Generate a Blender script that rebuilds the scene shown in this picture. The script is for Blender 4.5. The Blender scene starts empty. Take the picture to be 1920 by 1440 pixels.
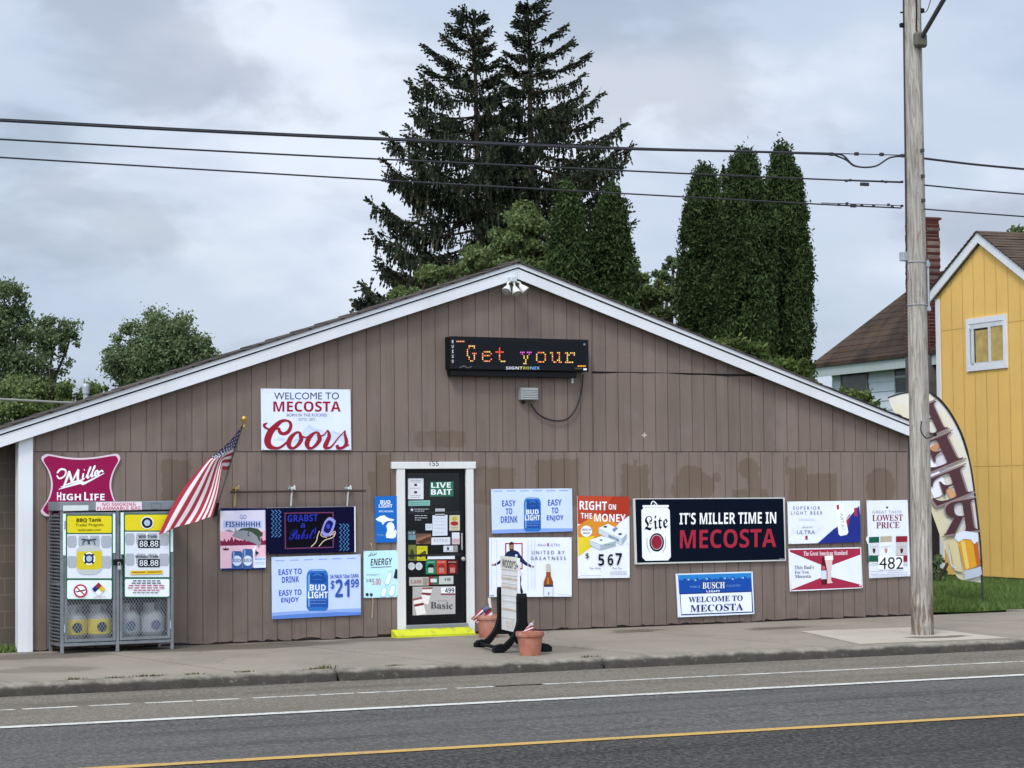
import bpy, math, random
import numpy as np
from mathutils import Vector, Matrix
from mathutils.geometry import tessellate_polygon

random.seed(7); RNG = np.random.default_rng(11)
SC = bpy.context.scene
COL = SC.collection
rad = math.radians

# ------------------------------------------------------------------ camera
FPX = 4270.0
TH, PH, RO = rad(27.3), math.atan(209 / FPX), 0.0100
ZV = np.array([0, 0, 1.0])
R0 = np.array([math.cos(TH), -math.sin(TH), 0])
CF = np.array([math.sin(TH), math.cos(TH), 0]) * math.cos(PH) + ZV * math.sin(PH)
U0 = np.cross(R0, CF)
CR = R0 * math.cos(RO) - U0 * math.sin(RO)
CU = U0 * math.cos(RO) + R0 * math.sin(RO)
def ray(px, py): return CF + CR * ((px - 960) / FPX) - CU * ((py - 720) / FPX)
CAM = -ray(815, 1180) * 30.6
def P(px, py, y=0.0):                       # point of the vertical plane Y = y
    d = ray(px, py); return CAM + d * ((y - CAM[1]) / d[1])
def G(px, py, z=0.0):                       # point of the horizontal plane Z = z
    d = ray(px, py); return CAM + d * ((z - CAM[2]) / d[2])
def D(px, py, depth): return CAM + ray(px, py) * depth
def PL(px, py, p0, n):                      # point of any plane
    d = ray(px, py); return CAM + d * (np.dot(np.asarray(p0) - CAM, n) / np.dot(d, n))

cam = bpy.data.cameras.new('camera'); cam_o = bpy.data.objects.new('camera', cam); COL.objects.link(cam_o)
cam.sensor_width = 36; cam.lens = 36 * FPX / 1920; cam.clip_end = 3000; cam.clip_start = 0.1
mw = Matrix.Identity(4)
for i in range(3):
    mw[i][0], mw[i][1], mw[i][2], mw[i][3] = CR[i], CU[i], -CF[i], CAM[i]
cam_o.matrix_world = mw
SC.camera = cam_o

# ------------------------------------------------------------------ sky, sun, exposure
SUN_EL, SUN_AZ = rad(50), rad(228)          # azimuth from +y, clockwise: behind the camera, a little left
SC.view_settings.view_transform = 'Standard'; SC.view_settings.look = 'None'
SC.view_settings.exposure = 0.25; SC.view_settings.gamma = 1.0
world = bpy.data.worlds.new("World"); SC.world = world; world.use_nodes = True
def build_world():
    nt = world.node_tree; N = nt.nodes; L = nt.links; N.clear()
    out = N.new('ShaderNodeOutputWorld'); bg = N.new('ShaderNodeBackground'); L.new(bg.outputs[0], out.inputs[0])
    sky = N.new('ShaderNodeTexSky'); sky.sky_type = 'NISHITA'; sky.sun_disc = False
    sky.sun_elevation = SUN_EL; sky.sun_rotation = SUN_AZ; sky.air_density = 1.0; sky.dust_density = 2.0
    tc = N.new('ShaderNodeTexCoord'); sep = N.new('ShaderNodeSeparateXYZ'); L.new(tc.outputs['Generated'], sep.inputs[0])
    def m(op, a, b=None, c=None):
        n = N.new('ShaderNodeMath'); n.operation = op
        for i, v in enumerate((a, b, c)):
            if v is None: continue
            if isinstance(v, (int, float)): n.inputs[i].default_value = v
            else: L.new(v, n.inputs[i])
        return n.outputs[0]
    x, y, z = sep.outputs
    # cloud sheet: direction stretched so that clouds flatten towards the horizon
    comb = N.new('ShaderNodeCombineXYZ')
    L.new(m('MULTIPLY', x, 1.0), comb.inputs[0]); L.new(m('MULTIPLY', y, 1.0), comb.inputs[1]); L.new(m('MULTIPLY', z, 2.1), comb.inputs[2])
    def noise(scale, detail, rough, off, dist=0.0):
        mp = N.new('ShaderNodeMapping'); mp.inputs['Location'].default_value = off; L.new(comb.outputs[0], mp.inputs[0])
        n = N.new('ShaderNodeTexNoise'); n.inputs['Scale'].default_value = scale; n.inputs['Detail'].default_value = detail
        n.inputs['Roughness'].default_value = rough; n.inputs['Distortion'].default_value = dist
        L.new(mp.outputs[0], n.inputs['Vector']); return n.outputs['Fac']
    def ramp(fac, stops):
        r = N.new('ShaderNodeValToRGB'); r.color_ramp.interpolation = 'EASE'
        e = r.color_ramp.elements
        while len(e) < len(stops): e.new(0.5)
        for el, (p, c) in zip(e, stops): el.position = p; el.color = (*c, 1)
        L.new(fac, r.inputs[0]); return r.outputs[0]
    n1 = noise(6.0, 6, 0.5, (3.1, 1.7, 0.4), 0.15)
    n2 = noise(11.0, 6, 0.5, (0.3, 4.2, 2.4), 0.3)
    n3 = noise(5.0, 4, 0.5, (7.3, 2.2, 5.1))
    # cloud radiance divided by the background strength below
    cloud = ramp(n1, [(0.36, (4.55, 5.35, 6.75)), (0.50, (5.4, 6.15, 7.45)), (0.66, (6.9, 7.5, 8.5))])
    grey = ramp(n2, [(0.36, (0.74, 0.745, 0.76)), (0.52, (1.0, 1.0, 1.0))])
    mul = N.new('ShaderNodeMix'); mul.data_type = 'RGBA'; mul.blend_type = 'MULTIPLY'; mul.inputs[0].default_value = 0.9
    L.new(cloud, mul.inputs[6]); L.new(grey, mul.inputs[7])
    mix = N.new('ShaderNodeMix'); mix.data_type = 'RGBA'
    cover = N.new('ShaderNodeMapRange'); cover.inputs['From Min'].default_value = 0.36; cover.inputs['From Max'].default_value = 0.6
    cover.inputs['To Min'].default_value = 0.72; cover.inputs['To Max'].default_value = 1.0; L.new(n3, cover.inputs[0])
    L.new(cover.outputs[0], mix.inputs[0]); L.new(sky.outputs[0], mix.inputs[6]); L.new(mul.outputs[2], mix.inputs[7])
    # an overcast sky is brighter overhead and on the sun's side
    sx, sy = math.sin(SUN_AZ), math.cos(SUN_AZ)
    toward = m('ADD', m('MULTIPLY', x, sx), m('MULTIPLY', y, sy))
    side = N.new('ShaderNodeMapRange'); side.interpolation_type = 'SMOOTHSTEP'
    side.inputs['From Min'].default_value = -0.4; side.inputs['From Max'].default_value = 0.9
    side.inputs['To Min'].default_value = 1.0; side.inputs['To Max'].default_value = 2.75; L.new(toward, side.inputs[0])
    gain = m('MULTIPLY', side.outputs[0], m('ADD', 1.0, m('MULTIPLY', m('MAXIMUM', m('SUBTRACT', z, 0.3), 0.0), 0.5)))
    fin = N.new('ShaderNodeVectorMath'); fin.operation = 'SCALE'; L.new(mix.outputs[2], fin.inputs[0]); L.new(gain, fin.inputs['Scale'])
    L.new(fin.outputs[0], bg.inputs[0]); bg.inputs[1].default_value = 0.10
build_world()
sun = bpy.data.lights.new('sun', 'SUN'); sun.energy = 1.5; sun.angle = rad(12); sun.color = (1.0, 0.95, 0.88)
sun_o = bpy.data.objects.new('sun', sun); COL.objects.link(sun_o)
sd = Vector((math.sin(SUN_AZ) * math.cos(SUN_EL), math.cos(SUN_AZ) * math.cos(SUN_EL), math.sin(SUN_EL)))
sun_o.rotation_euler = sd.to_track_quat('Z', 'Y').to_euler(); sun_o.location = (0, -10, 30)

# ------------------------------------------------------------------ materials
def lin(h):
    h = h.lstrip('#'); o = []
    for i in (0, 2, 4):
        c = int(h[i:i + 2], 16) / 255
        o.append(c / 12.92 if c <= 0.04045 else ((c + 0.055) / 1.055) ** 2.4)
    return o
_mats = {}
class NT:
    """Small node-tree writer."""
    def __init__(s, name):
        s.m = bpy.data.materials.new(name); s.m.use_nodes = True
        s.N = s.m.node_tree.nodes; s.L = s.m.node_tree.links
        s.bsdf = s.N['Principled BSDF']; s.out = s.N['Material Output']
        s.tc = s.N.new('ShaderNodeTexCoord'); s.geo = s.N.new('ShaderNodeNewGeometry')
    def set(s, sock, v):
        if isinstance(v, (int, float)): sock.default_value = v
        elif isinstance(v, (tuple, list)):
            sock.default_value = tuple(v) + ((1,) if len(v) == 3 and sock.type == 'RGBA' else ())
        else: s.L.new(v, sock)
    def noise(s, scale, detail=4, rough=0.55, vec=None, dist=0.0, col=False):
        n = s.N.new('ShaderNodeTexNoise'); n.inputs['Scale'].default_value = scale; n.inputs['Detail'].default_value = detail
        n.inputs['Roughness'].default_value = rough; n.inputs['Distortion'].default_value = dist
        s.L.new(vec or s.geo.outputs['Position'], n.inputs['Vector']); return n.outputs['Color' if col else 'Fac']
    def voro(s, scale, vec=None, feature='F1', out='Distance'):
        n = s.N.new('ShaderNodeTexVoronoi'); n.feature = feature; n.inputs['Scale'].default_value = scale
        s.L.new(vec or s.geo.outputs['Position'], n.inputs['Vector']); return n.outputs[out]
    def mapping(s, scale=(1, 1, 1), rot=(0, 0, 0), loc=(0, 0, 0), vec=None):
        n = s.N.new('ShaderNodeMapping'); n.inputs['Scale'].default_value = scale; n.inputs['Rotation'].default_value = rot
        n.inputs['Location'].default_value = loc
        s.L.new(vec or s.geo.outputs['Position'], n.inputs[0]); return n.outputs[0]
    def math(s, op, a, b=0.0, c=0.0):
        n = s.N.new('ShaderNodeMath'); n.operation = op
        for i, v in enumerate((a, b, c)): s.set(n.inputs[i], v)
        return n.outputs[0]
    def vmath(s, op, a, b):
        n = s.N.new('ShaderNodeVectorMath'); n.operation = op
        for i, v in enumerate((a, b)): s.set(n.inputs[i], v)
        return n.outputs['Value' if op in ('LENGTH', 'DOT_PRODUCT') else 0]
    def rng(s, v, a, b, c=0.0, d=1.0, smooth=True):
        n = s.N.new('ShaderNodeMapRange'); n.interpolation_type = 'SMOOTHSTEP' if smooth else 'LINEAR'
        for i, q in enumerate((v, a, b, c, d)): s.set(n.inputs[i], q)
        return n.outputs[0]
    def mix(s, f, a, b, mode='MIX'):
        n = s.N.new('ShaderNodeMix'); n.data_type = 'RGBA'; n.blend_type = mode
        s.set(n.inputs[0], f); s.set(n.inputs[6], a); s.set(n.inputs[7], b); return n.outputs[2]
    def sep(s, v=None):
        n = s.N.new('ShaderNodeSeparateXYZ'); s.L.new(v or s.geo.outputs['Position'], n.inputs[0]); return n.outputs
    def bump(s, h, strength=0.3, dist=0.01):
        n = s.N.new('ShaderNodeBump'); n.inputs['Strength'].default_value = strength; n.inputs['Distance'].default_value = dist
        s.L.new(h, n.inputs['Height']); s.L.new(n.outputs[0], s.bsdf.inputs['Normal'])
    def done(s, color, rough=0.6, metal=0.0, spec=0.5):
        s.set(s.bsdf.inputs['Base Color'], color); s.set(s.bsdf.inputs['Roughness'], rough)
        s.set(s.bsdf.inputs['Metallic'], metal); s.set(s.bsdf.inputs['Specular IOR Level'], spec); return s.m

def paint(h, rough=0.5, var=0.10, scale=3.0, metal=0.0, spec=0.35, k=1.0, bump=0.0):
    key = (h, rough, var, scale, metal, spec, k, bump)
    if key in _mats: return _mats[key]
    t = NT('paint_' + h.strip('#')); c = [min(0.9, v * k) for v in lin(h)]
    n = t.noise(scale, 5, 0.6); n2 = t.noise(scale * 9, 3, 0.6)
    f = t.math('MULTIPLY', t.math('ADD', n, t.math('MULTIPLY', n2, 0.35)), 1.0)
    v = t.rng(f, 0.45, 0.9, 1 - var, 1 + var * 0.6, smooth=False)
    cc = t.mix(1.0, c, v, 'MULTIPLY')
    if bump: t.bump(n2, bump, 0.004)
    _mats[key] = t.done(cc, rough, metal, spec); return _mats[key]

def emit(h, strength):
    key = ('emit', h, strength)
    if key in _mats: return _mats[key]
    t = NT('lit_' + h.strip('#')); c = lin(h)
    t.set(t.bsdf.inputs['Emission Color'], c); t.bsdf.inputs['Emission Strength'].default_value = strength
    _mats[key] = t.done([v * 0.3 for v in c], 0.5); return _mats[key]

# ------------------------------------------------------------------ objects and meshes
_loc = {}
def thing(name, label, cat, loc, group=None):
    o = bpy.data.objects.new(name, None); COL.objects.link(o); o.empty_display_size = 0.2
    o.location = tuple(float(v) for v in loc); o['label'] = label; o['category'] = cat
    if group: o['group'] = group
    _loc[o.name] = np.array(loc, float); return o
def tag(o, label, cat, group=None):
    o['label'] = label; o['category'] = cat
    if group: o['group'] = group
    return o
def struct(o): o['kind'] = 'structure'; return o

def origin_of(o):
    p = np.zeros(3)
    while o is not None:
        p = p + np.array(o.location); o = o.parent
    return p
def link_mesh(name, verts, faces, mats, parent=None, midx=None, smooth=False, loc=None):
    verts = np.asarray(verts, float).reshape(-1, 3)
    base = origin_of(parent) if parent is not None else np.zeros(3)
    l = np.zeros(3)
    if loc is not None: l = np.asarray(loc, float) - base
    me = bpy.data.meshes.new(name); me.from_pydata((verts - base - l).tolist(), [], [tuple(int(i) for i in f) for f in faces])
    for m in (mats if isinstance(mats, (list, tuple)) else [mats]): me.materials.append(m)
    if midx is not None: me.polygons.foreach_set('material_index', np.asarray(midx, np.int32))
    if smooth: me.polygons.foreach_set('use_smooth', [True] * len(me.polygons))
    me.update()
    o = bpy.data.objects.new(name, me); COL.objects.link(o); o.location = l
    if parent is not None: o.parent = parent
    return o

def catmull(pts, n=6):
    pts = np.asarray(pts, float)
    if len(pts) < 3: return np.array([pts[0] + (pts[-1] - pts[0]) * t for t in np.linspace(0, 1, n + 1)])
    p = np.vstack([2 * pts[0] - pts[1], pts, 2 * pts[-1] - pts[-2]]); out = []
    for i in range(1, len(p) - 2):
        for t in np.linspace(0, 1, n, endpoint=False):
            a, b, c, d = p[i - 1:i + 3]
            out.append(0.5 * (2 * b + (c - a) * t + (2 * a - 5 * b + 4 * c - d) * t * t + (3 * b - a - 3 * c + d) * t ** 3))
    out.append(pts[-1]); return np.array(out)

class MB:
    """Collects shapes and links them as one mesh object."""
    def __init__(s): s.v, s.f, s.m = [], [], []
    def add(s, verts, faces, mi=0):
        b = len(s.v); s.v.extend([tuple(map(float, q)) for q in verts])
        for f in faces: s.f.append(tuple(b + i for i in f)); s.m.append(mi)
        return s
    def box(s, lo, hi, mi=0):
        x0, y0, z0 = lo; x1, y1, z1 = hi
        return s.add([(x0, y0, z0), (x1, y0, z0), (x1, y1, z0), (x0, y1, z0), (x0, y0, z1), (x1, y0, z1), (x1, y1, z1), (x0, y1, z1)],
                     [(0, 3, 2, 1), (4, 5, 6, 7), (0, 1, 5, 4), (1, 2, 6, 5), (2, 3, 7, 6), (3, 0, 4, 7)], mi)
    def bbox(s, lo, hi, b=0.005, mi=0):      # box with chamfered edges
        lo, hi = np.array(lo, float), np.array(hi, float)
        b = min(b, 0.45 * float((hi - lo).min())); vs, ids = [], {}
        for sx in (0, 1):
            for sy in (0, 1):
                for sz in (0, 1):
                    c = np.where([sx, sy, sz], hi, lo); sg = np.where([sx, sy, sz], -1, 1) * b
                    for ax in range(3):
                        q = c + sg; q[ax] = c[ax]; ids[(sx, sy, sz, ax)] = len(vs); vs.append(q)
        fs = []
        for ax in range(3):
            a, c = (ax + 1) % 3, (ax + 2) % 3
            for sd_ in (0, 1):
                k = []
                for u, w in ((0, 0), (1, 0), (1, 1), (0, 1)):
                    t = [0, 0, 0]; t[ax] = sd_; t[a] = u; t[c] = w; k.append(ids[(*t, ax)])
                fs.append(k if sd_ else k[::-1])
            for u in (0, 1):
                for w in (0, 1):
                    t0 = [0, 0, 0]; t1 = [0, 0, 0]; t0[ax], t1[ax] = 0, 1
                    t0[a] = t1[a] = u; t0[c] = t1[c] = w
                    fs.append([ids[(*t0, a)], ids[(*t1, a)], ids[(*t1, c)], ids[(*t0, c)]])
        for sx in (0, 1):
            for sy in (0, 1):
                for sz in (0, 1): fs.append([ids[(sx, sy, sz, k)] for k in range(3)])
        return s.add(vs, fs, mi)
    def prism(s, poly, d, mi=0):             # closed 3-D polygon swept by vector d
        poly = [np.array(p, float) for p in poly]; n = len(poly); d = np.array(d, float)
        tri = tessellate_polygon([[Vector(p) for p in poly]])
        vs = poly + [p + d for p in poly]
        fs = [tuple(t) for t in tri] + [tuple(i + n for i in reversed(t)) for t in tri]
        fs += [(i, (i + 1) % n, n + (i + 1) % n, n + i) for i in range(n)]
        return s.add(vs, fs, mi)
    def tube(s, path, r, n=8, mi=0, caps=True):
        path = np.asarray(path, float); k = len(path); rs = np.broadcast_to(np.asarray(r, float), (k,))
        vs = []; up = None
        for i in range(k):
            t = path[min(i + 1, k - 1)] - path[max(i - 1, 0)]; t = t / (np.linalg.norm(t) + 1e-12)
            if up is None:
                a = np.array([0, 0, 1.0]) if abs(t[2]) < 0.9 else np.array([1.0, 0, 0])
                up = np.cross(t, a)
            up = up - t * np.dot(up, t); up /= np.linalg.norm(up) + 1e-12; w = np.cross(t, up)
            for j in range(n):
                a = 2 * math.pi * j / n; vs.append(path[i] + rs[i] * (math.cos(a) * up + math.sin(a) * w))
        fs = [(i * n + j, i * n + (j + 1) % n, (i + 1) * n + (j + 1) % n, (i + 1) * n + j) for i in range(k - 1) for j in range(n)]
        if caps: fs += [tuple(range(n))[::-1], tuple((k - 1) * n + j for j in range(n))]
        return s.add(vs, fs, mi)
    def lathe(s, c, prof, n=24, mi=0, axis=2):   # profile of (radius, height)
        vs = []
        for r, h in prof:
            for j in range(n):
                a = 2 * math.pi * j / n; q = [r * math.cos(a), r * math.sin(a), h]
                if axis == 1: q = [q[0], q[2], q[1]]
                vs.append(np.array(c) + q)
        k = len(prof)
        fs = [(i * n + j, i * n + (j + 1) % n, (i + 1) * n + (j + 1) % n, (i + 1) * n + j) for i in range(k - 1) for j in range(n)]
        fs += [tuple(range(n))[::-1], tuple((k - 1) * n + j for j in range(n))]
        return s.add(vs, fs, mi)
    def sheet(s, fn, nu, nv, mi=0):
        b = [fn(i / nu, j / nv) for j in range(nv + 1) for i in range(nu + 1)]
        return s.add(b, [(j * (nu + 1) + i, j * (nu + 1) + i + 1, (j + 1) * (nu + 1) + i + 1, (j + 1) * (nu + 1) + i) for j in range(nv) for i in range(nu)], mi)
    def build(s, name, mats, parent=None, smooth=False, loc=None):
        return link_mesh(name, s.v, s.f, mats, parent, s.m, smooth, loc)

# ------------------------------------------------------------------ printed artwork on a plane
_txt = {}
def heavy(s):                                # the bold cut of the built-in fallback fonts
    o = ''
    for ch in s:
        k = ord(ch)
        o += chr(0x1D5D4 + k - 65) if 65 <= k <= 90 else chr(0x1D5EE + k - 97) if 97 <= k <= 122 else chr(0x1D7EC + k - 48) if 48 <= k <= 57 else ch
    return o
def glyphs(body, bold=0.0):
    if bold >= 1: bold -= 1                    # a plain outline offset
    elif bold >= 0.02:
        if all(ord(c) < 0x2000 for c in body): body = heavy(body)
        bold = 0.0
    elif bold < 0.02: bold = 0.0
    key = (body, bold)
    if key in _txt: return _txt[key]
    c = bpy.data.curves.new('t', 'FONT'); c.body = body; c.resolution_u = 3; c.offset = bold
    o = bpy.data.objects.new('t', c); me = o.to_mesh()
    v = np.array([q.co[:2] for q in me.vertices]); f = [tuple(p.vertices) for p in me.polygons]
    o.to_mesh_clear(); bpy.data.objects.remove(o); bpy.data.curves.remove(c)
    lo, hi = v.min(0), v.max(0); v = (v - lo) / (hi - lo)
    _txt[key] = (v, f); return v, f

def ink(h):                                  # printed or painted colour of a sign
    c = lin(h); return paint(h, 0.6, 0.05, spec=0.05 if max(c) < 0.12 else 0.14, k=1.16 if min(c) > 0.3 else 1.0)

class Art:
    DL = 0.0005
    def __init__(s, root, crop, p0, n):
        s.root, s.crop, s.p0, s.n, s.k = root, crop, np.asarray(p0, float), np.asarray(n, float), 0
    def px(s, x, y): return s.crop[0] + x / s.crop[2], s.crop[1] + y / s.crop[2]
    def at(s, x, y, off=0.0):
        a, b = s.px(x, y); return PL(a, b, s.p0 + s.n * off, s.n)
    def flat(s, name, v2, faces, mat, layer=None, grow=0.0, parent=None):
        if layer is None: s.k += 1; layer = s.k
        if isinstance(mat, str): mat = ink(mat)
        vs = [s.at(x, y, layer * s.DL + grow * i) for i, (x, y) in enumerate(v2)]
        return link_mesh(name, vs, faces, mat, parent or s.root)
    def text(s, body, r, mat, name='lettering', bold=0.0, skew=0.0, slant=0.0, **kw):
        v, f = glyphs(body, bold)
        x0, y0, x1, y1 = r
        pts = [(x0 + (x1 - x0) * a + slant * b * (y1 - y0), y1 + (y0 - y1) * b + skew * a) for a, b in v]
        return s.flat(name, pts, f, mat, **kw)
    def textq(s, body, bl, br, tl, mat, name='lettering', bold=0.0, **kw):
        v, f = glyphs(body, bold); bl, br, tl = map(np.array, (bl, br, tl))
        return s.flat(name, [bl + (br - bl) * a + (tl - bl) * b for a, b in v], f, mat, **kw)
    def poly(s, pts, mat, name='print', **kw):
        tri = tessellate_polygon([[Vector((p[0], p[1], 0)) for p in pts]])
        return s.flat(name, pts, [tuple(t) for t in tri], mat, **kw)
    def rect(s, x0, y0, x1, y1, mat, name='print', **kw): return s.poly([(x0, y0), (x1, y0), (x1, y1), (x0, y1)], mat, name, **kw)
    def ell(s, cx, cy, rx, ry, mat, name='print', n=28, **kw):
        return s.poly([(cx + rx * math.cos(2 * math.pi * i / n), cy + ry * math.sin(2 * math.pi * i / n)) for i in range(n)], mat, name, **kw)
    def strokes(s, lists, mat, name='print', w=None, n=6, smooth=True, layer=None, parent=None):
        """One mesh of ribbons; each list holds (x, y[, width])."""
        if layer is None: s.k += 1; layer = s.k
        if isinstance(mat, str): mat = ink(mat)
        vs, fs, z = [], [], 0.0
        for pts in lists:
            q = np.array([(p[0], p[1], p[2] if len(p) > 2 else w) for p in pts], float)
            q = catmull(q, n) if smooth and len(q) > 2 else q
            b = len(vs)
            for i in range(len(q)):
                t = q[min(i + 1, len(q) - 1), :2] - q[max(i - 1, 0), :2]; t = t / (np.linalg.norm(t) + 1e-9)
                o = np.array([-t[1], t[0]]) * q[i, 2] / 2; z += 0.00001
                for sg in (1, -1): vs.append(s.at(*(q[i, :2] + sg * o), layer * s.DL + z))
            fs += [(b + 2 * i, b + 2 * i + 1, b + 2 * i + 3, b + 2 * i + 2) for i in range(len(q) - 1)]
        return link_mesh(name, vs, fs, mat, parent or s.root)
    def ring(s, pts, w, mat, name='border', **kw):
        c = np.mean(np.array(pts, float), 0); n = len(pts); inner = []
        for p in pts:
            d = np.array(p, float) - c; inner.append(c + d - np.sign(d) * w)
        return s.flat(name, list(pts) + inner, [(i, (i + 1) % n, n + (i + 1) % n, n + i) for i in range(n)], mat, **kw)
    def board(s, pts, th, mat, name='board'):
        if isinstance(mat, str): mat = ink(mat)
        b = MB(); b.prism([s.at(*p) for p in pts], -s.n * th); return b.build(name, mat, s.root)

def sign(name, label, cat, crop, pts, y=0.035, th=0.012, color='#d5dae6', group='signs fixed to the storefront', board='board'):
    ps = [P(crop[0] + x / crop[2], crop[1] + yy / crop[2], -y) for x, yy in pts]
    base = np.mean(ps, 0); base[2] = min(p[2] for p in ps)
    t = thing(name, label, cat, base, group)
    a = Art(t, crop, (0, -y, 0), (0, -1, 0)); a.board(pts, th, color, board); a.pts = pts
    c = np.mean(np.array(pts, float), 0)
    for p in pts[:4] if len(pts) == 4 else []:
        q = c + (np.array(p) - c) * 0.965; w = a.at(*q); b = MB(); b.lathe(w, [(0.006, -0.004), (0.006, 0.0005), (0.003, 0.002)][::-1], 6, axis=1); b.build('screw', paint('#8c8f94', 0.4, 0.1, metal=0.8), t)
    return a
C1, C2, C3, C4 = (0, 800, 3.273), (400, 880, 4.8), (680, 840, 3.7875), (860, 900, 4.0)
C5, C6, C7, C8 = (1170, 900, 5.144), (1460, 900, 4.5), (1500, 380, 3.6), (820, 480, 3.79)
K1, E1, E5, E6 = (460, 700, 7.2), (1640, 720, 3.6), (880, 1020, 6.2588), (280, 760, 5.76)
# ================================================================== materials of the setting
def m_siding():
    t = NT('siding_paint'); pos = t.geo.outputs['Position']; X, Y, Z = t.sep()
    base = t.mix(t.rng(t.noise(0.9, 4), 0.35, 0.7), lin('#796a60'), lin('#72645a'))
    cell = t.math('FLOOR', t.math('DIVIDE', t.math('SUBTRACT', X, 0.03), 0.2032)); wn = t.N.new('ShaderNodeTexWhiteNoise'); wn.noise_dimensions = '2D'
    cv = t.N.new('ShaderNodeCombineXYZ'); t.set(cv.inputs[0], cell); t.set(cv.inputs[1], t.math('GREATER_THAN', Z, 2.385)); t.L.new(cv.outputs[0], wn.inputs['Vector'])
    # band of newer paint under the seam, stops unevenly above the signs
    wob = t.noise(3.0, 3); wz = t.math('ADD', Z, t.rng(wob, 0.3, 0.7, -0.05, 0.05))
    band = t.math('MULTIPLY', t.rng(wz, 1.62, 1.68), t.rng(wz, 2.38, 2.383, 1, 0))
    band = t.math('MULTIPLY', band, t.rng(X, 1.2, 1.6, 0.25, 0.8))
    base = t.mix(band, base, lin('#7e6e64'))
    # older brown paint where earlier signs hung
    wv = t.noise(7.0, 3, 0.6, col=True); off = t.vmath('MULTIPLY', t.vmath('SUBTRACT', wv, (0.5, 0.5, 0.5)), (0.16, 0, 0.13))
    q = t.vmath('ADD', pos, off); qx, qy, qz = t.sep(q)
    mask = 0.0
    def pm(x0, y0, x1, y1): a, b = P(x0, y0), P(x1, y1); return (a[0] + b[0]) / 2, (a[2] + b[2]) / 2, abs(b[0] - a[0]) / 2, abs(a[2] - b[2]) / 2
    boxes = [(888, 876, 966, 945), (1004, 861, 1086, 950), (1164, 873, 1217, 950), (1188, 862, 1194, 880), (1478, 878, 1512, 950), (1472, 857, 1478, 890), (1512, 888, 1570, 950),
             (705, 852, 732, 960), (692, 885, 745, 960), (304, 862, 358, 970), (1372, 918, 1440, 950), (1402, 890, 1424, 925), (778, 808, 872, 838)]
    ells = [(1258, 882, 1342, 945), (1270, 872, 1320, 905), (1384, 859, 1424, 897), (1622, 876, 1680, 945), (700, 905, 755, 985), (1335, 885, 1352, 905)]
    for b in boxes:
        cx, cz, hx, hz = pm(*b)
        d = t.math('MAXIMUM', t.math('SUBTRACT', t.math('ABSOLUTE', t.math('SUBTRACT', qx, cx)), hx), t.math('SUBTRACT', t.math('ABSOLUTE', t.math('SUBTRACT', qz, cz)), hz))
        k = t.rng(d, -0.012, 0.012, 1, 0); mask = k if mask == 0.0 else t.math('MAXIMUM', mask, k)
    for b in ells:
        cx, cz, hx, hz = pm(*b)
        ax = t.math('DIVIDE', t.math('SUBTRACT', qx, cx), hx); az = t.math('DIVIDE', t.math('SUBTRACT', qz, cz), hz)
        d = t.math('SQRT', t.math('ADD', t.math('MULTIPLY', ax, ax), t.math('MULTIPLY', az, az)))
        mask = t.math('MAXIMUM', mask, t.rng(d, 0.94, 1.04, 1, 0))
    base = t.mix(t.math('MULTIPLY', mask, 0.7), base, lin('#665646'))
    # weathering: vertical streaks, rain splash at the foot
    st = t.noise(1.0, 5, 0.6, t.mapping((9, 9, 0.5)))
    base = t.mix(t.rng(st, 0.40, 0.72, 0, 0.34), base, lin('#5b5048'))
    pale = t.noise(2.2, 5, 0.65, t.mapping((1, 1, 1), loc=(4, 2, 7)))
    base = t.mix(t.rng(pale, 0.52, 0.75, 0, 0.25), base, lin('#8a7d78'))
    low = t.math('MULTIPLY', t.rng(Z, -0.1, 0.55, 1, 0), t.rng(t.noise(5, 4), 0.35, 0.7, 0.2, 1.0))
    base = t.mix(t.math('MULTIPLY', low, 0.5), base, lin('#5f5248'))
    chips = t.rng(t.noise(26, 2), 0.74, 0.78); base = t.mix(t.math('MULTIPLY', chips, 0.4), base, lin('#9a8f88'))
    base = t.mix(1.0, base, t.rng(wn.outputs['Value'], 0, 1, 0.93, 1.05, False), 'MULTIPLY')
    t.bump(t.noise(1.0, 6, 0.65, t.mapping((120, 120, 5))), 0.35, 0.004)
    return t.done(base, 0.82, 0, 0.25)

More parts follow.
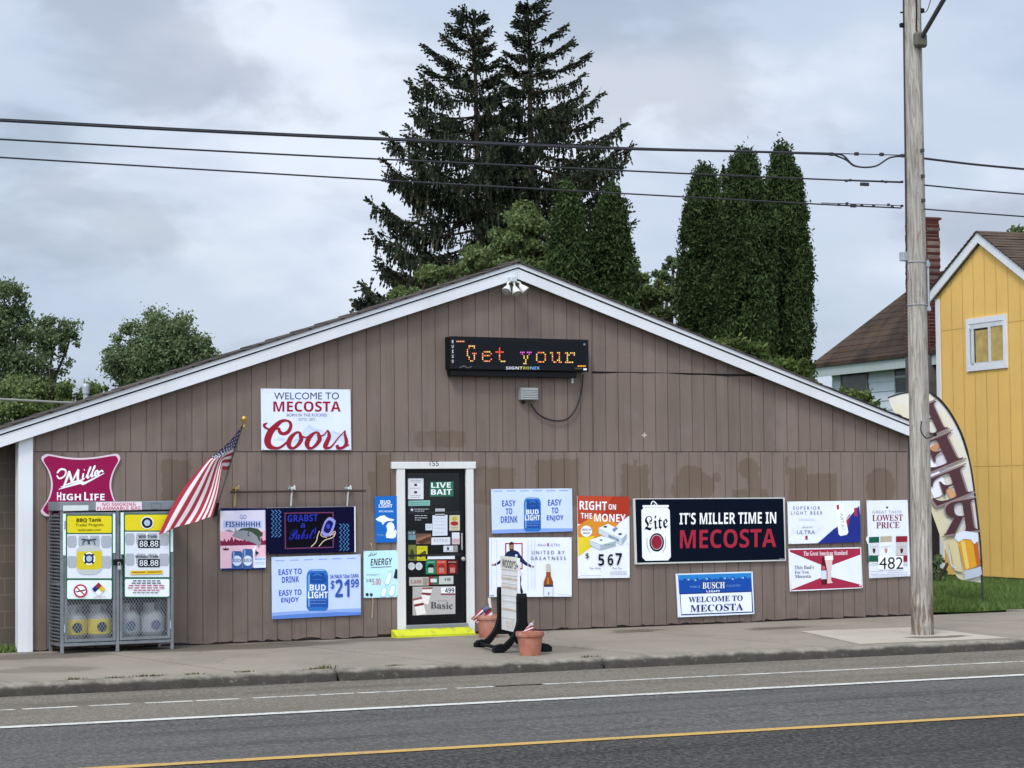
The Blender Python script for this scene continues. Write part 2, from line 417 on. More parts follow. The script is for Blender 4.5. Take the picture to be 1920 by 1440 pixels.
def m_concrete(h1, h2, stains=(), k=1.0, name='concrete'):
    t = NT(name); X, Y, Z = t.sep()
    c = t.mix(t.rng(t.noise(0.7, 5, 0.6), 0.35, 0.68), [v * k for v in lin(h1)], [v * k for v in lin(h2)])
    c = t.mix(t.rng(t.noise(60, 3, 0.7), 0.3, 0.75, 0, 0.30), c, [v * 0.6 * k for v in lin(h1)])
    c = t.mix(t.rng(t.noise(5, 6, 0.7), 0.55, 0.75, 0, 0.28), c, [v * 0.55 * k for v in lin(h2)])
    cw = t.noise(1.5, 4, 0.6, col=True); e = t.voro(0.42, t.vmath('ADD', t.geo.outputs['Position'], t.vmath('MULTIPLY', cw, (0.9, 0.9, 0))), 'DISTANCE_TO_EDGE')
    c = t.mix(t.rng(e, 0.001, 0.006, 0.45, 0), c, [v * 0.4 * k for v in lin(h2)])
    w = t.noise(1.6, 4, 0.6, col=True); q = t.vmath('ADD', t.geo.outputs['Position'], t.vmath('MULTIPLY', t.vmath('SUBTRACT', w, (0.5, 0.5, 0.5)), (1.1, 0.7, 0)))
    qx, qy, _ = t.sep(q)
    for cx, cy, rx, ry, a in stains:
        ax = t.math('DIVIDE', t.math('SUBTRACT', qx, cx), rx); ay = t.math('DIVIDE', t.math('SUBTRACT', qy, cy), ry)
        d = t.math('SQRT', t.math('ADD', t.math('MULTIPLY', ax, ax), t.math('MULTIPLY', ay, ay)))
        c = t.mix(t.rng(d, 0.7, 1.1, min(1.0, a * 1.5), 0), c, [v * k for v in lin('#5f564b')])
    t.bump(t.noise(90, 4, 0.7), 0.4, 0.004)
    return t.done(c, 0.9, 0, 0.2)

def m_asphalt(h1, h2, speck=0.5, name='asphalt', cracks=True, speckc='#86837c'):
    t = NT(name); X, Y, Z = t.sep()
    c = t.mix(t.rng(t.noise(0.5, 5, 0.6, t.mapping((0.25, 1.2, 1))), 0.3, 0.7), lin(h1), lin(h2))
    sq = t.mapping((1, 0.6, 1)); g = t.noise(26, 4, 0.8, sq); g2 = t.voro(42, sq)
    c = t.mix(t.rng(g, 0.44, 0.62, 0, speck), c, lin(speckc))
    c = t.mix(t.rng(g2, 0.1, 0.45, speck * 0.9, 0), c, lin('#2c2c2d'))
    c = t.mix(t.rng(t.noise(1.0, 4, 0.6, t.mapping((0.25, 1.6, 1), (0, 0, 0.04))), 0.45, 0.75, 0, 0.4), c, [v * 0.55 for v in lin(h1)])
    if cracks:
        w = t.noise(1.2, 5, 0.6, col=True); q = t.vmath('ADD', t.mapping((0.5, 1, 1)), t.vmath('MULTIPLY', w, (2.2, 1.6, 0)))
        e = t.voro(0.13, q, 'DISTANCE_TO_EDGE'); c = t.mix(t.rng(e, 0.0012, 0.004, 0.4, 0), c, lin('#232324'))
        seal = t.noise(0.8, 3, 0.5, t.mapping((0.12, 4.0, 1))); c = t.mix(t.rng(seal, 0.60, 0.66, 0, 0.35), c, [v * 0.5 for v in lin(h1)])
        track = t.noise(1.0, 3, 0.5, t.mapping((0.05, 0.9, 1), (0, 0, 0.036), (0, 3.7, 0))); c = t.mix(t.rng(track, 0.42, 0.62, 0, 0.28), c, [min(1, v * 1.9) for v in lin(h2)])
    t.bump(t.math('ADD', g, g2), 0.6, 0.008)
    return t.done(c, 0.92, 0, 0.08)

def m_line(h, wear):
    t = NT('road_paint_' + h.strip('#')); n = t.noise(22, 5, 0.75); n2 = t.noise(3, 3)
    f = t.math('ADD', t.math('MULTIPLY', n, 0.7), t.math('MULTIPLY', n2, 0.3))
    return t.done(t.mix(t.rng(f, wear, wear + 0.13), lin(h), lin('#6b6a66')), 0.7, 0, 0.3)

def m_shingle(h1, h2, h3, axis_up=(0, 0, 1), row=0.14, name='shingles', run=(1, 0, 0)):
    t = NT(name); p = t.geo.outputs['Position']
    u = t.vmath('DOT_PRODUCT', p, run); v = t.vmath('DOT_PRODUCT', p, axis_up)
    rowf = t.math('DIVIDE', v, row); rid = t.math('FLOOR', rowf); fr = t.math('FRACT', rowf)
    uu = t.math('ADD', t.math('DIVIDE', u, 0.32), t.math('MULTIPLY', rid, 0.37)); tid = t.math('FLOOR', uu); fu = t.math('FRACT', uu)
    w = t.N.new('ShaderNodeTexWhiteNoise'); w.noise_dimensions = '2D'
    cb = t.N.new('ShaderNodeCombineXYZ'); t.set(cb.inputs[0], rid); t.set(cb.inputs[1], tid); t.L.new(cb.outputs[0], w.inputs['Vector'])
    c = t.mix(w.outputs['Value'], lin(h1), lin(h2)); c = t.mix(t.rng(t.noise(0.8, 5, 0.65), 0.4, 0.68), c, lin(h3))
    c = t.mix(t.rng(t.noise(70, 2), 0.4, 0.7, 0, 0.3), c, lin('#1c1816'))
    t.bump(t.math('MULTIPLY', t.math('ADD', t.rng(fr, 0.0, 0.18, 1, 0), t.math('MULTIPLY', t.rng(fu, 0.0, 0.06, 1, 0), 0.5)), -1.0), 1.0, 0.03)
    return t.done(c, 0.9, 0, 0.2)

def m_brick(h1, h2, mortar, name, run=(1, 0, 0), bw=0.21, bh=0.075, wash=None):
    t = NT(name); p = t.geo.outputs['Position']
    cb = t.N.new('ShaderNodeCombineXYZ'); t.set(cb.inputs[0], t.vmath('DOT_PRODUCT', p, run)); t.set(cb.inputs[1], t.sep()[2])
    b = t.N.new('ShaderNodeTexBrick'); t.L.new(cb.outputs[0], b.inputs['Vector']); b.inputs['Scale'].default_value = 1.0
    b.inputs['Brick Width'].default_value = bw; b.inputs['Row Height'].default_value = bh; b.inputs['Mortar Size'].default_value = 0.008
    t.set(b.inputs['Color1'], lin(h1)); t.set(b.inputs['Color2'], lin(h2)); t.set(b.inputs['Mortar'], lin(mortar))
    c = b.outputs['Color']
    if wash:
        c = t.mix(t.math('MULTIPLY', b.outputs['Fac'], t.rng(t.noise(1.1, 3), 0.48, 0.62, 0, 0.55)), c, lin(wash))
        c = t.mix(t.rng(t.noise(1.6, 4), 0.6, 0.8, 0, 0.2), c, lin(wash))
    c = t.mix(t.rng(t.noise(3, 5), 0.4, 0.8, 0, 0.35), c, lin('#2a1d1a'))
    t.bump(b.outputs['Fac'], -0.6, 0.01)
    return t.done(c, 0.9, 0, 0.2)

def m_wood_pole():
    t = NT('weathered_pole'); X, Y, Z = t.sep()
    g = t.noise(1.0, 6, 0.65, t.mapping((22, 22, 1.1)), 1.6); k = t.noise(1.0, 5, 0.6, t.mapping((6, 6, 1.6)), 2.5)
    c = t.mix(t.rng(g, 0.32, 0.68), lin('#7a746b'), lin('#b5aea2'))
    c = t.mix(t.rng(k, 0.56, 0.66, 0, 0.55), c, lin('#6a5f53'))
    c = t.mix(t.rng(t.noise(1.0, 4, 0.6, t.mapping((60, 60, 1.5))), 0.62, 0.72, 0, 0.7), c, lin('#4e453c'))
    foot = t.math('MULTIPLY', t.rng(Z, 0.15, 1.0, 1, 0), t.rng(t.noise(1.0, 4, 0.65, t.mapping((16, 16, 2.6))), 0.42, 0.6, 0.05, 1))
    c = t.mix(t.math('MULTIPLY', foot, 0.8), c, lin('#5a4431'))
    t.bump(t.math('ADD', g, t.math('MULTIPLY', k, 0.7)), 0.8, 0.02)
    return t.done(c, 0.9, 0, 0.2)

def m_house_paint(h, dirty='#6b5a34', name='house_paint', lap=None):
    t = NT(name); X, Y, Z = t.sep()
    c = t.mix(t.rng(t.noise(0.8, 5, 0.6), 0.35, 0.7), lin(h), [v * 0.9 for v in lin(h)])
    c = t.mix(t.rng(t.noise(1.0, 5, 0.6, t.mapping((7, 7, 0.4))), 0.5, 0.78, 0, 0.16), c, lin(dirty))
    t.bump(t.noise(1.0, 5, 0.6, t.mapping((60, 60, 4))), 0.25, 0.004)
    return t.done(c, 0.75, 0, 0.3)

def m_leaf(h1, h2, h3, trans=0.25, name='leaves'):
    t = NT(name); r = t.geo.outputs['Random Per Island']
    c = t.mix(t.rng(r, 0.0, 0.55), lin(h1), lin(h2)); c = t.mix(t.rng(r, 0.6, 1.0), c, lin(h3))
    c = t.mix(t.rng(t.noise(0.9, 3), 0.35, 0.7, 0, 0.35), c, [v * 0.6 for v in lin(h1)])
    t.done(c, 0.7, 0, 0.15)
    tr = t.N.new('ShaderNodeBsdfTranslucent'); t.L.new(c, tr.inputs[0])
    mx = t.N.new('ShaderNodeMixShader'); mx.inputs[0].default_value = trans
    t.L.new(t.bsdf.outputs[0], mx.inputs[1]); t.L.new(tr.outputs[0], mx.inputs[2]); t.L.new(mx.outputs[0], t.out.inputs[0]); return t.m
def m_bark(h='#3d342c'):
    t = NT('bark'); n = t.noise(1.0, 5, 0.65, t.mapping((14, 14, 2.5)))
    t.bump(n, 0.8, 0.03); return t.done(t.mix(t.rng(n, 0.35, 0.7), lin(h), [v * 1.7 for v in lin(h)]), 0.95, 0, 0.1)
def m_grass():
    t = NT('grass_ground'); c = t.mix(t.rng(t.noise(0.8, 5), 0.35, 0.7), lin('#44572c'), lin('#5a6e38'))
    c = t.mix(t.rng(t.noise(30, 3), 0.4, 0.7, 0, 0.6), c, lin('#31441d')); t.bump(t.noise(50, 3), 1.0, 0.03)
    return t.done(c, 0.95, 0, 0.1)

SIDING = m_siding(); GROUND = m_grass(); BARK = m_bark()
WHITE = m_house_paint('#d8dadb', '#8b8a86', 'white_trim_paint')
DARK = paint('#17181b', 0.6, 0.15, spec=.15); BLACKP = paint('#0c0d10', 0.45, 0.2, spec=0.2)
STEEL = paint('#7c8083', 0.5, 0.25, 6, metal=0.45, bump=0.05)
GALV = paint('#a3a8ac', 0.5, 0.2, 8, metal=0.3)

# ================================================================== ground, sidewalk, kerb, road
def two(a, b): return np.array(a, float), np.array(b, float)
def ext(a, b, x):                           # point of line a-b at X = x (top view, keeps z)
    k = (x - a[0]) / (b[0] - a[0]); p = a + (b - a) * k; return np.array([p[0], p[1], a[2]])
KT = two(G(0, 1283, -.13), G(1920, 1198, -.13)); KB = two(G(0, 1307, -.268), G(1920, 1217, -.268))
KB = (KT[0] + [0, -0.035, -.138], KT[1] + [0, -0.035, -.138])
WL = two(G(0, 1365, -.245), G(1920, 1266, -.245)); YL = two(G(220, 1439.5, -.19), G(1920, 1341, -.19)); TL = two(G(0, 1333, -.262), G(1920, 1241, -.262))
XA, XB = -70.0, 90.0
def strip(name, l0, l1, mat, dz=0.0):
    a0, a1, b0, b1 = ext(*l0, XA), ext(*l0, XB), ext(*l1, XA), ext(*l1, XB)
    n = 40; vs, fs = [], []
    for i in range(n + 1):
        t = i / n; vs += [a0 + (a1 - a0) * t + [0, 0, dz], b0 + (b1 - b0) * t + [0, 0, dz]]
    fs = [(2 * i + 1, 2 * i + 3, 2 * i + 2, 2 * i) for i in range(n)]
    return struct(link_mesh(name, vs, fs, mat))
def shift(l, dy, z): return (np.array([l[0][0], l[0][1] + dy, z]), np.array([l[1][0], l[1][1] + dy, z]))
A_SIDE = m_asphalt('#645c50', '#736a5b', 0.75, 'asphalt_parking', False)
A_LANE = m_asphalt('#444240', '#4c4a47', 0.52, 'asphalt_lane'); A_NEAR = m_asphalt('#302e2d', '#373533', 0.36, 'asphalt_near')
kb_in = shift(KB, 0.10, -.262)
strip('parking_lane', kb_in, shift(WL, 0.10, -.249), A_SIDE)
strip('road', shift(WL, 0.10, -.249), shift(YL, -0.02, -.190), A_LANE)
strip('near_road', shift(YL, -0.02, -.190), shift(YL, -11.5, -.25), A_NEAR)
struct(link_mesh('ground', [(-900, -900, -.62), (900, -900, -.62), (900, 1500, -.62), (-900, 1500, -.62)], [(0, 1, 2, 3)], GROUND))
struct(link_mesh('far_verge', [(-70, -60, -.27), (90, -60, -.27), (90, -17, -.27), (-70, -12, -.27)], [(0, 1, 2, 3)], m_concrete('#6f6c66', '#77736c', name='gravel')))
def marking(name, l, w, mat, z, spans=((XA, XB),)):
    b = MB()
    for x0, x1 in spans:
        n = max(1, int((x1 - x0) / 0.12)) if x1 - x0 < 30 else 90
        pr = None
        for i in range(n + 1):
            p = ext(*l, x0 + (x1 - x0) * i / n); j = 0.006 * (random.random() - .5); k = w * (1 + 0.12 * (random.random() - .5))
            q = [(p[0], p[1] + k / 2 + j, z), (p[0], p[1] - k / 2 + j, z)]
            if pr: b.add([pr[0], pr[1], q[1], q[0]], [(0, 1, 2, 3)])
            pr = q
    return struct(b.build(name, mat))
marking('white_edge_marking', WL, 0.17, m_line('#c6c4ba', 0.51), -.239, ((XA, -10), (-10, 5), (5, XB)))
marking('yellow_centre_marking', YL, 0.165, m_line('#b8924a', 0.52), -.184, ((XA, -9.5), (-9.5, 2), (2, XB)))
sp = []; x = -9.0
while x < -2.2:
    l_ = random.uniform(0.35, 1.3); sp.append((x, x + l_)); x += l_ + random.uniform(0.03, 0.16)
marking('thin_parking_marking', TL, 0.095, m_line('#c9c6ba', 0.48), -.253, [(XA, -9.1)] + sp + [(-2.1, 8), (8, XB)])

def kerb_y(x): return ext(*KT, x)[1]
BASE_Z = -0.08
def walk_z(y): return BASE_Z + 0.0122 * min(y, 0.0) if y < 0 else BASE_Z
stains = [(-3.0, -.5, 1.6, .55, .55), (-5.6, -.7, .9, .45, .45), (-.9, -.35, .9, .3, .4), (2.8, -.7, .55, .28, .5), (4.7, -1.25, .55, .3, .55), (5.5, -3.6, .35, .2, .5), (-6.0, -2.6, .7, .5, .3), (.1, -2.9, .8, .7, .35)]
CONC = m_concrete('#918879', '#9e9484', stains, 0.84)
def build_walk():
    b = MB(); skew = -0.16; step = 2.52; x = -4.9 - 8 * step; gap = 0.03
    while x < 45:
        x1 = x + step
        yb = 0.52 if x > 7.9 else 0.0
        for ya, yc in ((yb, -2.05), (-2.06, None)):
            def f(xx, y): return xx + skew * y
            n = 6; top = []
            e0 = x + gap / 2; e1 = x1 - gap / 2
            def yend(xx): return kerb_y(xx) + 0.165
            back = [(f(e0 + (e1 - e0) * i / n, ya), ya) for i in range(n + 1)]
            if yc is None:
                fr = []
                for i in range(n + 1):
                    xx = e0 + (e1 - e0) * i / n; q = f(xx, yend(xx)); fr.append((q, yend(q)))
            else: fr = [(f(e0 + (e1 - e0) * i / n, yc), yc) for i in range(n + 1)]
            vs = [(px, py, walk_z(py)) for px, py in back] + [(px, py, walk_z(py)) for px, py in fr]
            vs += [(px, py, z - 0.06) for px, py, z in vs]; m = n + 1
            fs = [(i, m + i, m + i + 1, i + 1) for i in range(n)]
            fs += [(0, 2 * m, 3 * m, m), (n, m + n, 3 * m + n, 2 * m + n)] + [(m + i, 3 * m + i, 3 * m + i + 1, m + i + 1) for i in range(n)] + [(i + 1, 2 * m + i + 1, 2 * m + i, i) for i in range(n)]
            b.add(vs, fs)
        x = x1
    struct(b.build('sidewalk', CONC))
    k = MB(); k.add([(XA, .55, -.12), (XB, .55, -.12), (XB, kerb_y(XB) + .1, -.19), (XA, kerb_y(XA) + .1, -.19)], [(0, 3, 2, 1)])
    struct(k.build('sidewalk_bed', m_concrete('#211e1a', '#191713', name='joint_dirt')))
build_walk()
# newer pale slab round the pole
q = [G(1500, 1184, -.105), G(1612, 1208, -.13), G(1892, 1196.5, -.13), G(1722, 1175.5, -.10)]
pb = MB(); n = 12
pb.sheet(lambda u, v: (lambda p: (p[0], p[1], walk_z(p[1]) + 0.004))((q[0] * (1 - u) + q[3] * u) * (1 - v) + (q[1] * (1 - u) + q[2] * u) * v), 8, 8)
struct(pb.build('pale_sidewalk_slab', m_concrete('#b5ac9b', '#a9a08f', [(5.55, -3.7, .5, .22, .6)], 0.95, 'new_concrete')))

def build_kerb():
    cuts = sorted([-40.0, -24, -15, -9.6, G(607, 1262, -.2)[0], G(1102, 1240, -.2)[0], 9.0, 16, 26, 45])
    K = MB(); rr = random.Random(5)
    for a, c in zip(cuts[:-1], cuts[1:]):
        a += 0.02; c -= 0.02; n = max(2, int((c - a) / 0.07)); rows = []
        for i in range(n + 1):
            x = a + (c - a) * i / n; y = kerb_y(x); e = min(i, n - i); ch = 0.03 if e < 2 else 0.0
            j = lambda s: rr.uniform(-s, s)
            z0 = walk_z(y + 0.16)
            rows.append([(x, y + 0.16, z0 + 0.002), (x, y + 0.07 + j(.006), z0 - 0.003 + j(.003)), (x, y + 0.022 + j(.012) + ch, z0 - 0.012 + j(.007) - ch),
                         (x, y - 0.006 + j(.010) + ch, z0 - 0.045 + j(.010)), (x, y - 0.022 + j(.007) + ch, z0 - 0.09 + j(.01)), (x, y - 0.035 + ch, -.30)])
        m = 6; vs = [p for r in rows for p in r]
        fs = [(i * m + k, i * m + k + 1, (i + 1) * m + k + 1, (i + 1) * m + k) for i in range(n) for k in range(m - 1)]
        fs += [tuple(range(m))[::-1], tuple(n * m + k for k in range(m))]
        K.add(vs, fs)
    t = NT('kerb_stone'); X, Y, Z = t.sep()
    c = t.mix(t.rng(t.noise(6, 6, 0.7), 0.35, 0.65), lin('#7d766a'), lin('#968e80'))
    c = t.mix(t.rng(t.noise(2.2, 5, 0.7), 0.48, 0.72, 0.0, 0.6), c, lin('#57524a'))
    # tyre and gutter grime on the lower face, ragged upper edge
    gr = t.rng(t.math('ADD', Z, t.rng(t.noise(4, 4), 0.3, 0.7, -.014, .014)), -.185, -.138, 0.85, 0.0); c = t.mix(gr, c, lin('#2f2c28'))
    c = t.mix(t.rng(t.noise(12, 5, 0.7), 0.58, 0.75, 0, 0.4), c, lin('#a39b8c'))
    t.bump(t.noise(30, 6, 0.75), 1.0, 0.02)
    struct(K.build('kerb', t.done(c, 0.92, 0, 0.2), smooth=True))
build_kerb()

# lawn beside the yellow house
def build_lawn():
    b = MB()
    def f(u, v):
        x = 7.86 + 40 * u ** 1.5; y = 0.52 + 40 * v ** 1.6
        z = -.085 + min(1, (y - .52) / 6) * 0.10 + 0.012 * math.sin(x * 3 + y * 2.1)
        return (x, y, z)
    b.sheet(f, 40, 40); struct(b.build('lawn', GROUND))
    s = MB(); s.sheet(lambda u, v: (-14 + 22.1 * u, 0.7 + 60 * v, -.09), 4, 4); struct(s.build('yard_ground', GROUND))
    N = 42000; r = np.random.default_rng(3)
    x = 8.4 + 8.2 * r.random(N) ** 1.0; y = 0.54 + 9.4 * r.random(N) ** 1.35
    keep = y < 9.4; x, y = x[keep], y[keep]; N = len(x)
    x = np.concatenate([x, r.uniform(-7.3, -5.52, 1500)]); y = np.concatenate([y, r.uniform(0.0, .34, 1500)]); N = len(x)
    z = np.where(x > 0, -.085 + np.minimum(1, (y - .52) / 6) * 0.10, -.09)
    h = r.uniform(.05, .13, N); a = r.uniform(0, 2 * np.pi, N); w = r.uniform(.006, .011, N); l = r.normal(0, .035, (N, 2))
    c = np.stack([np.cos(a) * w, np.sin(a) * w, 0 * a], 1); p = np.stack([x, y, z], 1)
    v = np.stack([p - c, p + c, p + np.stack([l[:, 0], l[:, 1], h], 1)], 1).reshape(-1, 3)
    f = np.arange(3 * N).reshape(-1, 3)
    o = link_mesh('grass_blades', v, f, m_leaf('#4c6130', '#667d40', '#819455', 0.3, 'grass_blade')); o['kind'] = 'stuff'
    o['label'] = 'short green grass growing on the verge'
build_lawn()
# weeds and grit along the kerb joint
def weeds():
    spots = [(607, 1254, .05), (240, 1262, .03), (330, 1258, .025), (410, 1252, .025), (118, 1270, .03), (195, 1266, .022), (745, 1249, .02), (1104, 1232, .03), (340, 1213, .02), (280, 1264, .02)]
    V, F = [], []
    r = random.Random(2)
    for px, py, h in spots:
        c = G(px, py, -.13); c[1] = kerb_y(c[0]) + 0.155; c[2] = walk_z(c[1])
        for _ in range(40):
            p = c + [r.gauss(0, .06), r.gauss(0, .012), 0]; d = np.array([r.gauss(0, .02), r.gauss(0, .02), h * r.uniform(.5, 1.2)]); w = np.array([.006, .002, 0])
            V += [p - w, p + w, p + d]; F.append((len(V) - 3, len(V) - 2, len(V) - 1))
    o = link_mesh('kerb_weeds', V, F, m_leaf('#4b4a26', '#5c5f30', '#746b42', 0.2, 'weed_leaf')); o['kind'] = 'stuff'; o['label'] = 'small weeds and grit in the kerb joint'
weeds()
p = G(320, 1290, -.255); b = MB()
for k in range(5): b.lathe(p + np.array([random.gauss(0, .02), random.gauss(0, .012), 0]), [(.004, 0), (.016, .006), (.012, .018), (.003, .022)], 7)
tag(b.build('litter_scrap', paint('#d8d2c4', 0.8), loc=p), 'small crumpled white scrap lying in the gutter', 'litter')

# ================================================================== the store
SEAM = 2.385; DX0, DX1, DTOP = P(757, 1000)[0], P(875, 1000)[0], 2.165
XL, XR, XAP = -5.48, 7.90, 1.235
def roof_in(x): return 4.80 - 0.3235 * abs(x - XAP)   # under the roof deck
store = thing('roadside_store', 'low gabled store with grooved mauve-brown siding, white rake boards and a sticker-covered door', 'building', (1.2, 0, BASE_Z))
def build_siding():
    b = MB(); rr = random.Random(9); G8 = 0.2032; gw = 0.0125; gd = 0.011
    def sheet(phase, x0, x1, zlo, zhi, y, jag=False, hole=False):
        xs = []; k = math.floor((x0 - phase) / G8)
        marks = []
        while phase + k * G8 < x1 + G8:
            g = phase + k * G8; marks += [(g - gw / 2, 0), (g + gw / 2, 1)]; k += 1
        segs = []; prev = x0; depth = 0
        for mx, tp in marks:
            if mx <= x0: depth = 1 if tp == 0 else 0; continue
            if mx >= x1: break
            segs.append((prev, mx, depth)); prev = mx; depth = 1 if tp == 0 else 0
        segs.append((prev, x1, depth))
        out = []
        for a, c, d in segs:
            cuts = [a] + sorted(v for v in ((XAP,) + ((DX0, DX1) if hole else ())) if a < v < c)
            if jag and not d: cuts += [a + (c - a) * rr.uniform(.2, .8)]
            cuts = sorted(set(cuts)) + [c]
            for u, w in zip(cuts[:-1], cuts[1:]): out.append((u, w, d))
        jz = lambda: BASE_Z + (rr.choice([.008, .012, .018, .03]) + rr.uniform(0, .012)) if jag else zlo
        pz = jz()
        for u, w, d in out:
            yy = y + (gd if d else 0); m = (u + w) / 2
            if hole and DX0 - 1e-6 < m < DX1 + 1e-6: z0a = z0b = DTOP
            else: z0a = pz; pz = jz() if rr.random() < .8 else pz; z0b = pz
            za, zb = zhi(u), zhi(w)
            za, zb = min(za, roof_in(u)), min(zb, roof_in(w))
            if za <= z0a + .002 and zb <= z0b + .002: continue
            za, zb = max(za, z0a), max(zb, z0b)
            b.add([(u, yy, z0a), (w, yy, z0b), (w, yy, zb), (u, yy, za), (u, yy + .012, z0a), (w, yy + .012, z0b)], [(0, 1, 2, 3), (0, 4, 5, 1)])
        for (u, w, d), (u2, w2, d2) in zip(out[:-1], out[1:]):
            if d != d2:
                zz = min(zhi(w), roof_in(w)); z0 = DTOP if hole and DX0 < w < DX1 else (BASE_Z + .02 if jag else zlo)
                if zz > z0: b.add([(w, y, z0), (w, y + gd, z0), (w, y + gd, zz), (w, y, zz)], [(0, 1, 2, 3)])
    sheet(P(519.8, 1172)[0], XL, XR, None, lambda x: SEAM - .004, 0.0, True, True)
    up = P(840.6, 600)[0]
    sheet(up, XL, 2.46, SEAM + .005, lambda x: 9, -.003)
    wav = lambda x: 3.492 + .012 * math.sin(x * 2.3) + .006 * math.sin(x * 9)
    sheet(up, 2.465, XR, SEAM + .005, lambda x: wav(x) - .003, -.003)
    sheet(up + .006, 2.465, XR, 3.512, lambda x: 9, -.003)
    b.build('siding_wall', SIDING, store)
    c = MB()                                  # dark sheathing behind the sheets, with the door opening left free
    for x0, x1, z0 in ((XL, DX0, BASE_Z - .1), (DX1, XR, BASE_Z - .1), (DX0, DX1, DTOP)):
        xs = [x0] + [v for v in (XAP,) if x0 < v < x1] + [x1]
        for u, w in zip(xs[:-1], xs[1:]):
            c.prism([(u, .016, z0), (w, .016, z0), (w, .016, roof_in(w)), (u, .016, roof_in(u))], (0, .1, 0))
    c.prism([(XL, .30, 2.3), (XR, .30, 2.3), (XR, .30, roof_in(XR)), (XAP, .30, roof_in(XAP)), (XL, .30, roof_in(XL))], (0, .1, 0))
    c.build('sheathing', paint('#2e2724', 0.9), store)
    m = MB()                                  # lower flat-roofed rear part behind the gabled front
    m.box((XR - .12, .116, BASE_Z - .1), (XR, 12.8, 2.25)); m.box((XL, .116, BASE_Z - .1), (XL + .12, 12.8, 2.25)); m.box((XL, 12.8, BASE_Z - .1), (XR, 12.9, 2.25)); m.build('rear_wall', paint('#6f625b', .85), store)
    m = MB(); m.box((XL - .02, .42, 2.252), (XR + .02, 13, 2.36)); m.build('rear_roof', paint('#4a4643', .9), store)
    s = MB(); s.box((XR, -.003, BASE_Z + .02), (XR + .018, .10, roof_in(XR) - .02)); s.build('corner_trim', paint('#6f625b', 0.8), store)
build_siding()
def build_roof():
    yf, yb = -.16, .42; sl = 0.3235; apz = 4.83
    def z(x): return apz - sl * abs(x - XAP)
    def rake(name, zlo, zhi, y0, y1, mat):
        for xe in (-9.2, 8.04):
            b = MB(); cut = XAP + (0.0015 if xe > XAP else -.0015)
            n = 14
            for i in range(n):
                u, w = cut + (xe - cut) * i / n, cut + (xe - cut) * (i + 1) / n
                b.prism([(u, y0, z(u) + zlo), (w, y0, z(w) + zlo), (w, y0, z(w) + zhi), (u, y0, z(u) + zhi)], (0, y1 - y0, 0))
            b.build(name, mat, store)
    rake('rake_board', -.075, .066, yf + .012, yf + .03, WHITE)
    rake('rake_gap', .064, .090, yf + .026, yf + .045, DARK)
    rake('upper_rake_trim', .088, .140, yf - .008, yf + .03, WHITE)
    sh = m_shingle('#4a4340', '#3a3532', '#575049', (0.3, 0, 0.95), 0.14, 'store_shingles', (0, 1, 0))
    b = MB()
    for xe in (-9.25, 8.07):
        n = 30
        for i in range(n):                    # courses of shingle, each lapping the next
            u, w = XAP + (xe - XAP) * i / n, XAP + (xe - XAP) * (i + 1) / n
            lap = .014
            b.prism([(u, yf - .03, z(u) + .142), (w, yf - .03, z(w) + .142), (w, yf - .03, z(w) + .142 + .016 + lap), (u, yf - .03, z(u) + .142 + .016)], (0, yb - yf, 0))
    b.build('shingle_roof', sh, store)
    d = MB()
    for xe in (-9.2, 8.04): d.prism([(XAP, yf + .046, z(XAP) - .015), (xe, yf + .046, z(xe) - .015), (xe, yf + .046, z(xe) + .139), (XAP, yf + .046, z(XAP) + .139)], (0, yb - yf - .1, 0))
    d.build('roof_deck', paint('#3b352f', 0.9), store)
    r = MB(); r.tube([(XAP, yf - .03, apz + .155), (XAP, yb, apz + .155)], .03, 8); r.build('ridge_cap', sh, store)
    v = D(161, 745, 31.2); b = MB(); bz = 2.3
    b.tube([(v[0], v[1], bz), (v[0], v[1], v[2] + .08)], .035, 10); b.lathe((v[0], v[1], v[2] + .05), [(.05, 0), (.055, .10), (.04, .14)], 10)
    b.build('vent_pipe', GALV, store)
build_roof()
def build_corner():
    a, c = P(34.5, 1000, -.05)[0], P(62, 1000, -.05)[0]
    b = MB(); b.bbox((a, -.055, BASE_Z + .0), (c, .10, roof_in(c) - .02), .006); b.build('corner_post', WHITE, store)
    t = NT('block_wall'); p = t.geo.outputs['Position']
    cb = t.N.new('ShaderNodeCombineXYZ'); t.set(cb.inputs[0], t.sep()[0]); t.set(cb.inputs[1], t.sep()[2])
    br = t.N.new('ShaderNodeTexBrick'); t.L.new(cb.outputs[0], br.inputs[0]); br.inputs['Scale'].default_value = 1; br.inputs['Brick Width'].default_value = .41; br.inputs['Row Height'].default_value = .205
    br.inputs['Mortar Size'].default_value = .007
    t.set(br.inputs[1], lin('#5c5248')); t.set(br.inputs[2], lin('#63594e')); t.set(br.inputs[3], lin('#6f655a'))
    t.bump(br.outputs['Fac'], -.5, .01)
    cc = t.mix(t.rng(t.noise(2, 5), .4, .75, 0, .5), br.outputs[0], lin('#544a41'))
    k = MB(); k.box((-12, .36, -.3), (XL - .02, .56, 2.6)); k.build('block_wall', t.done(cc, .9, 0, .2), store)
build_corner()
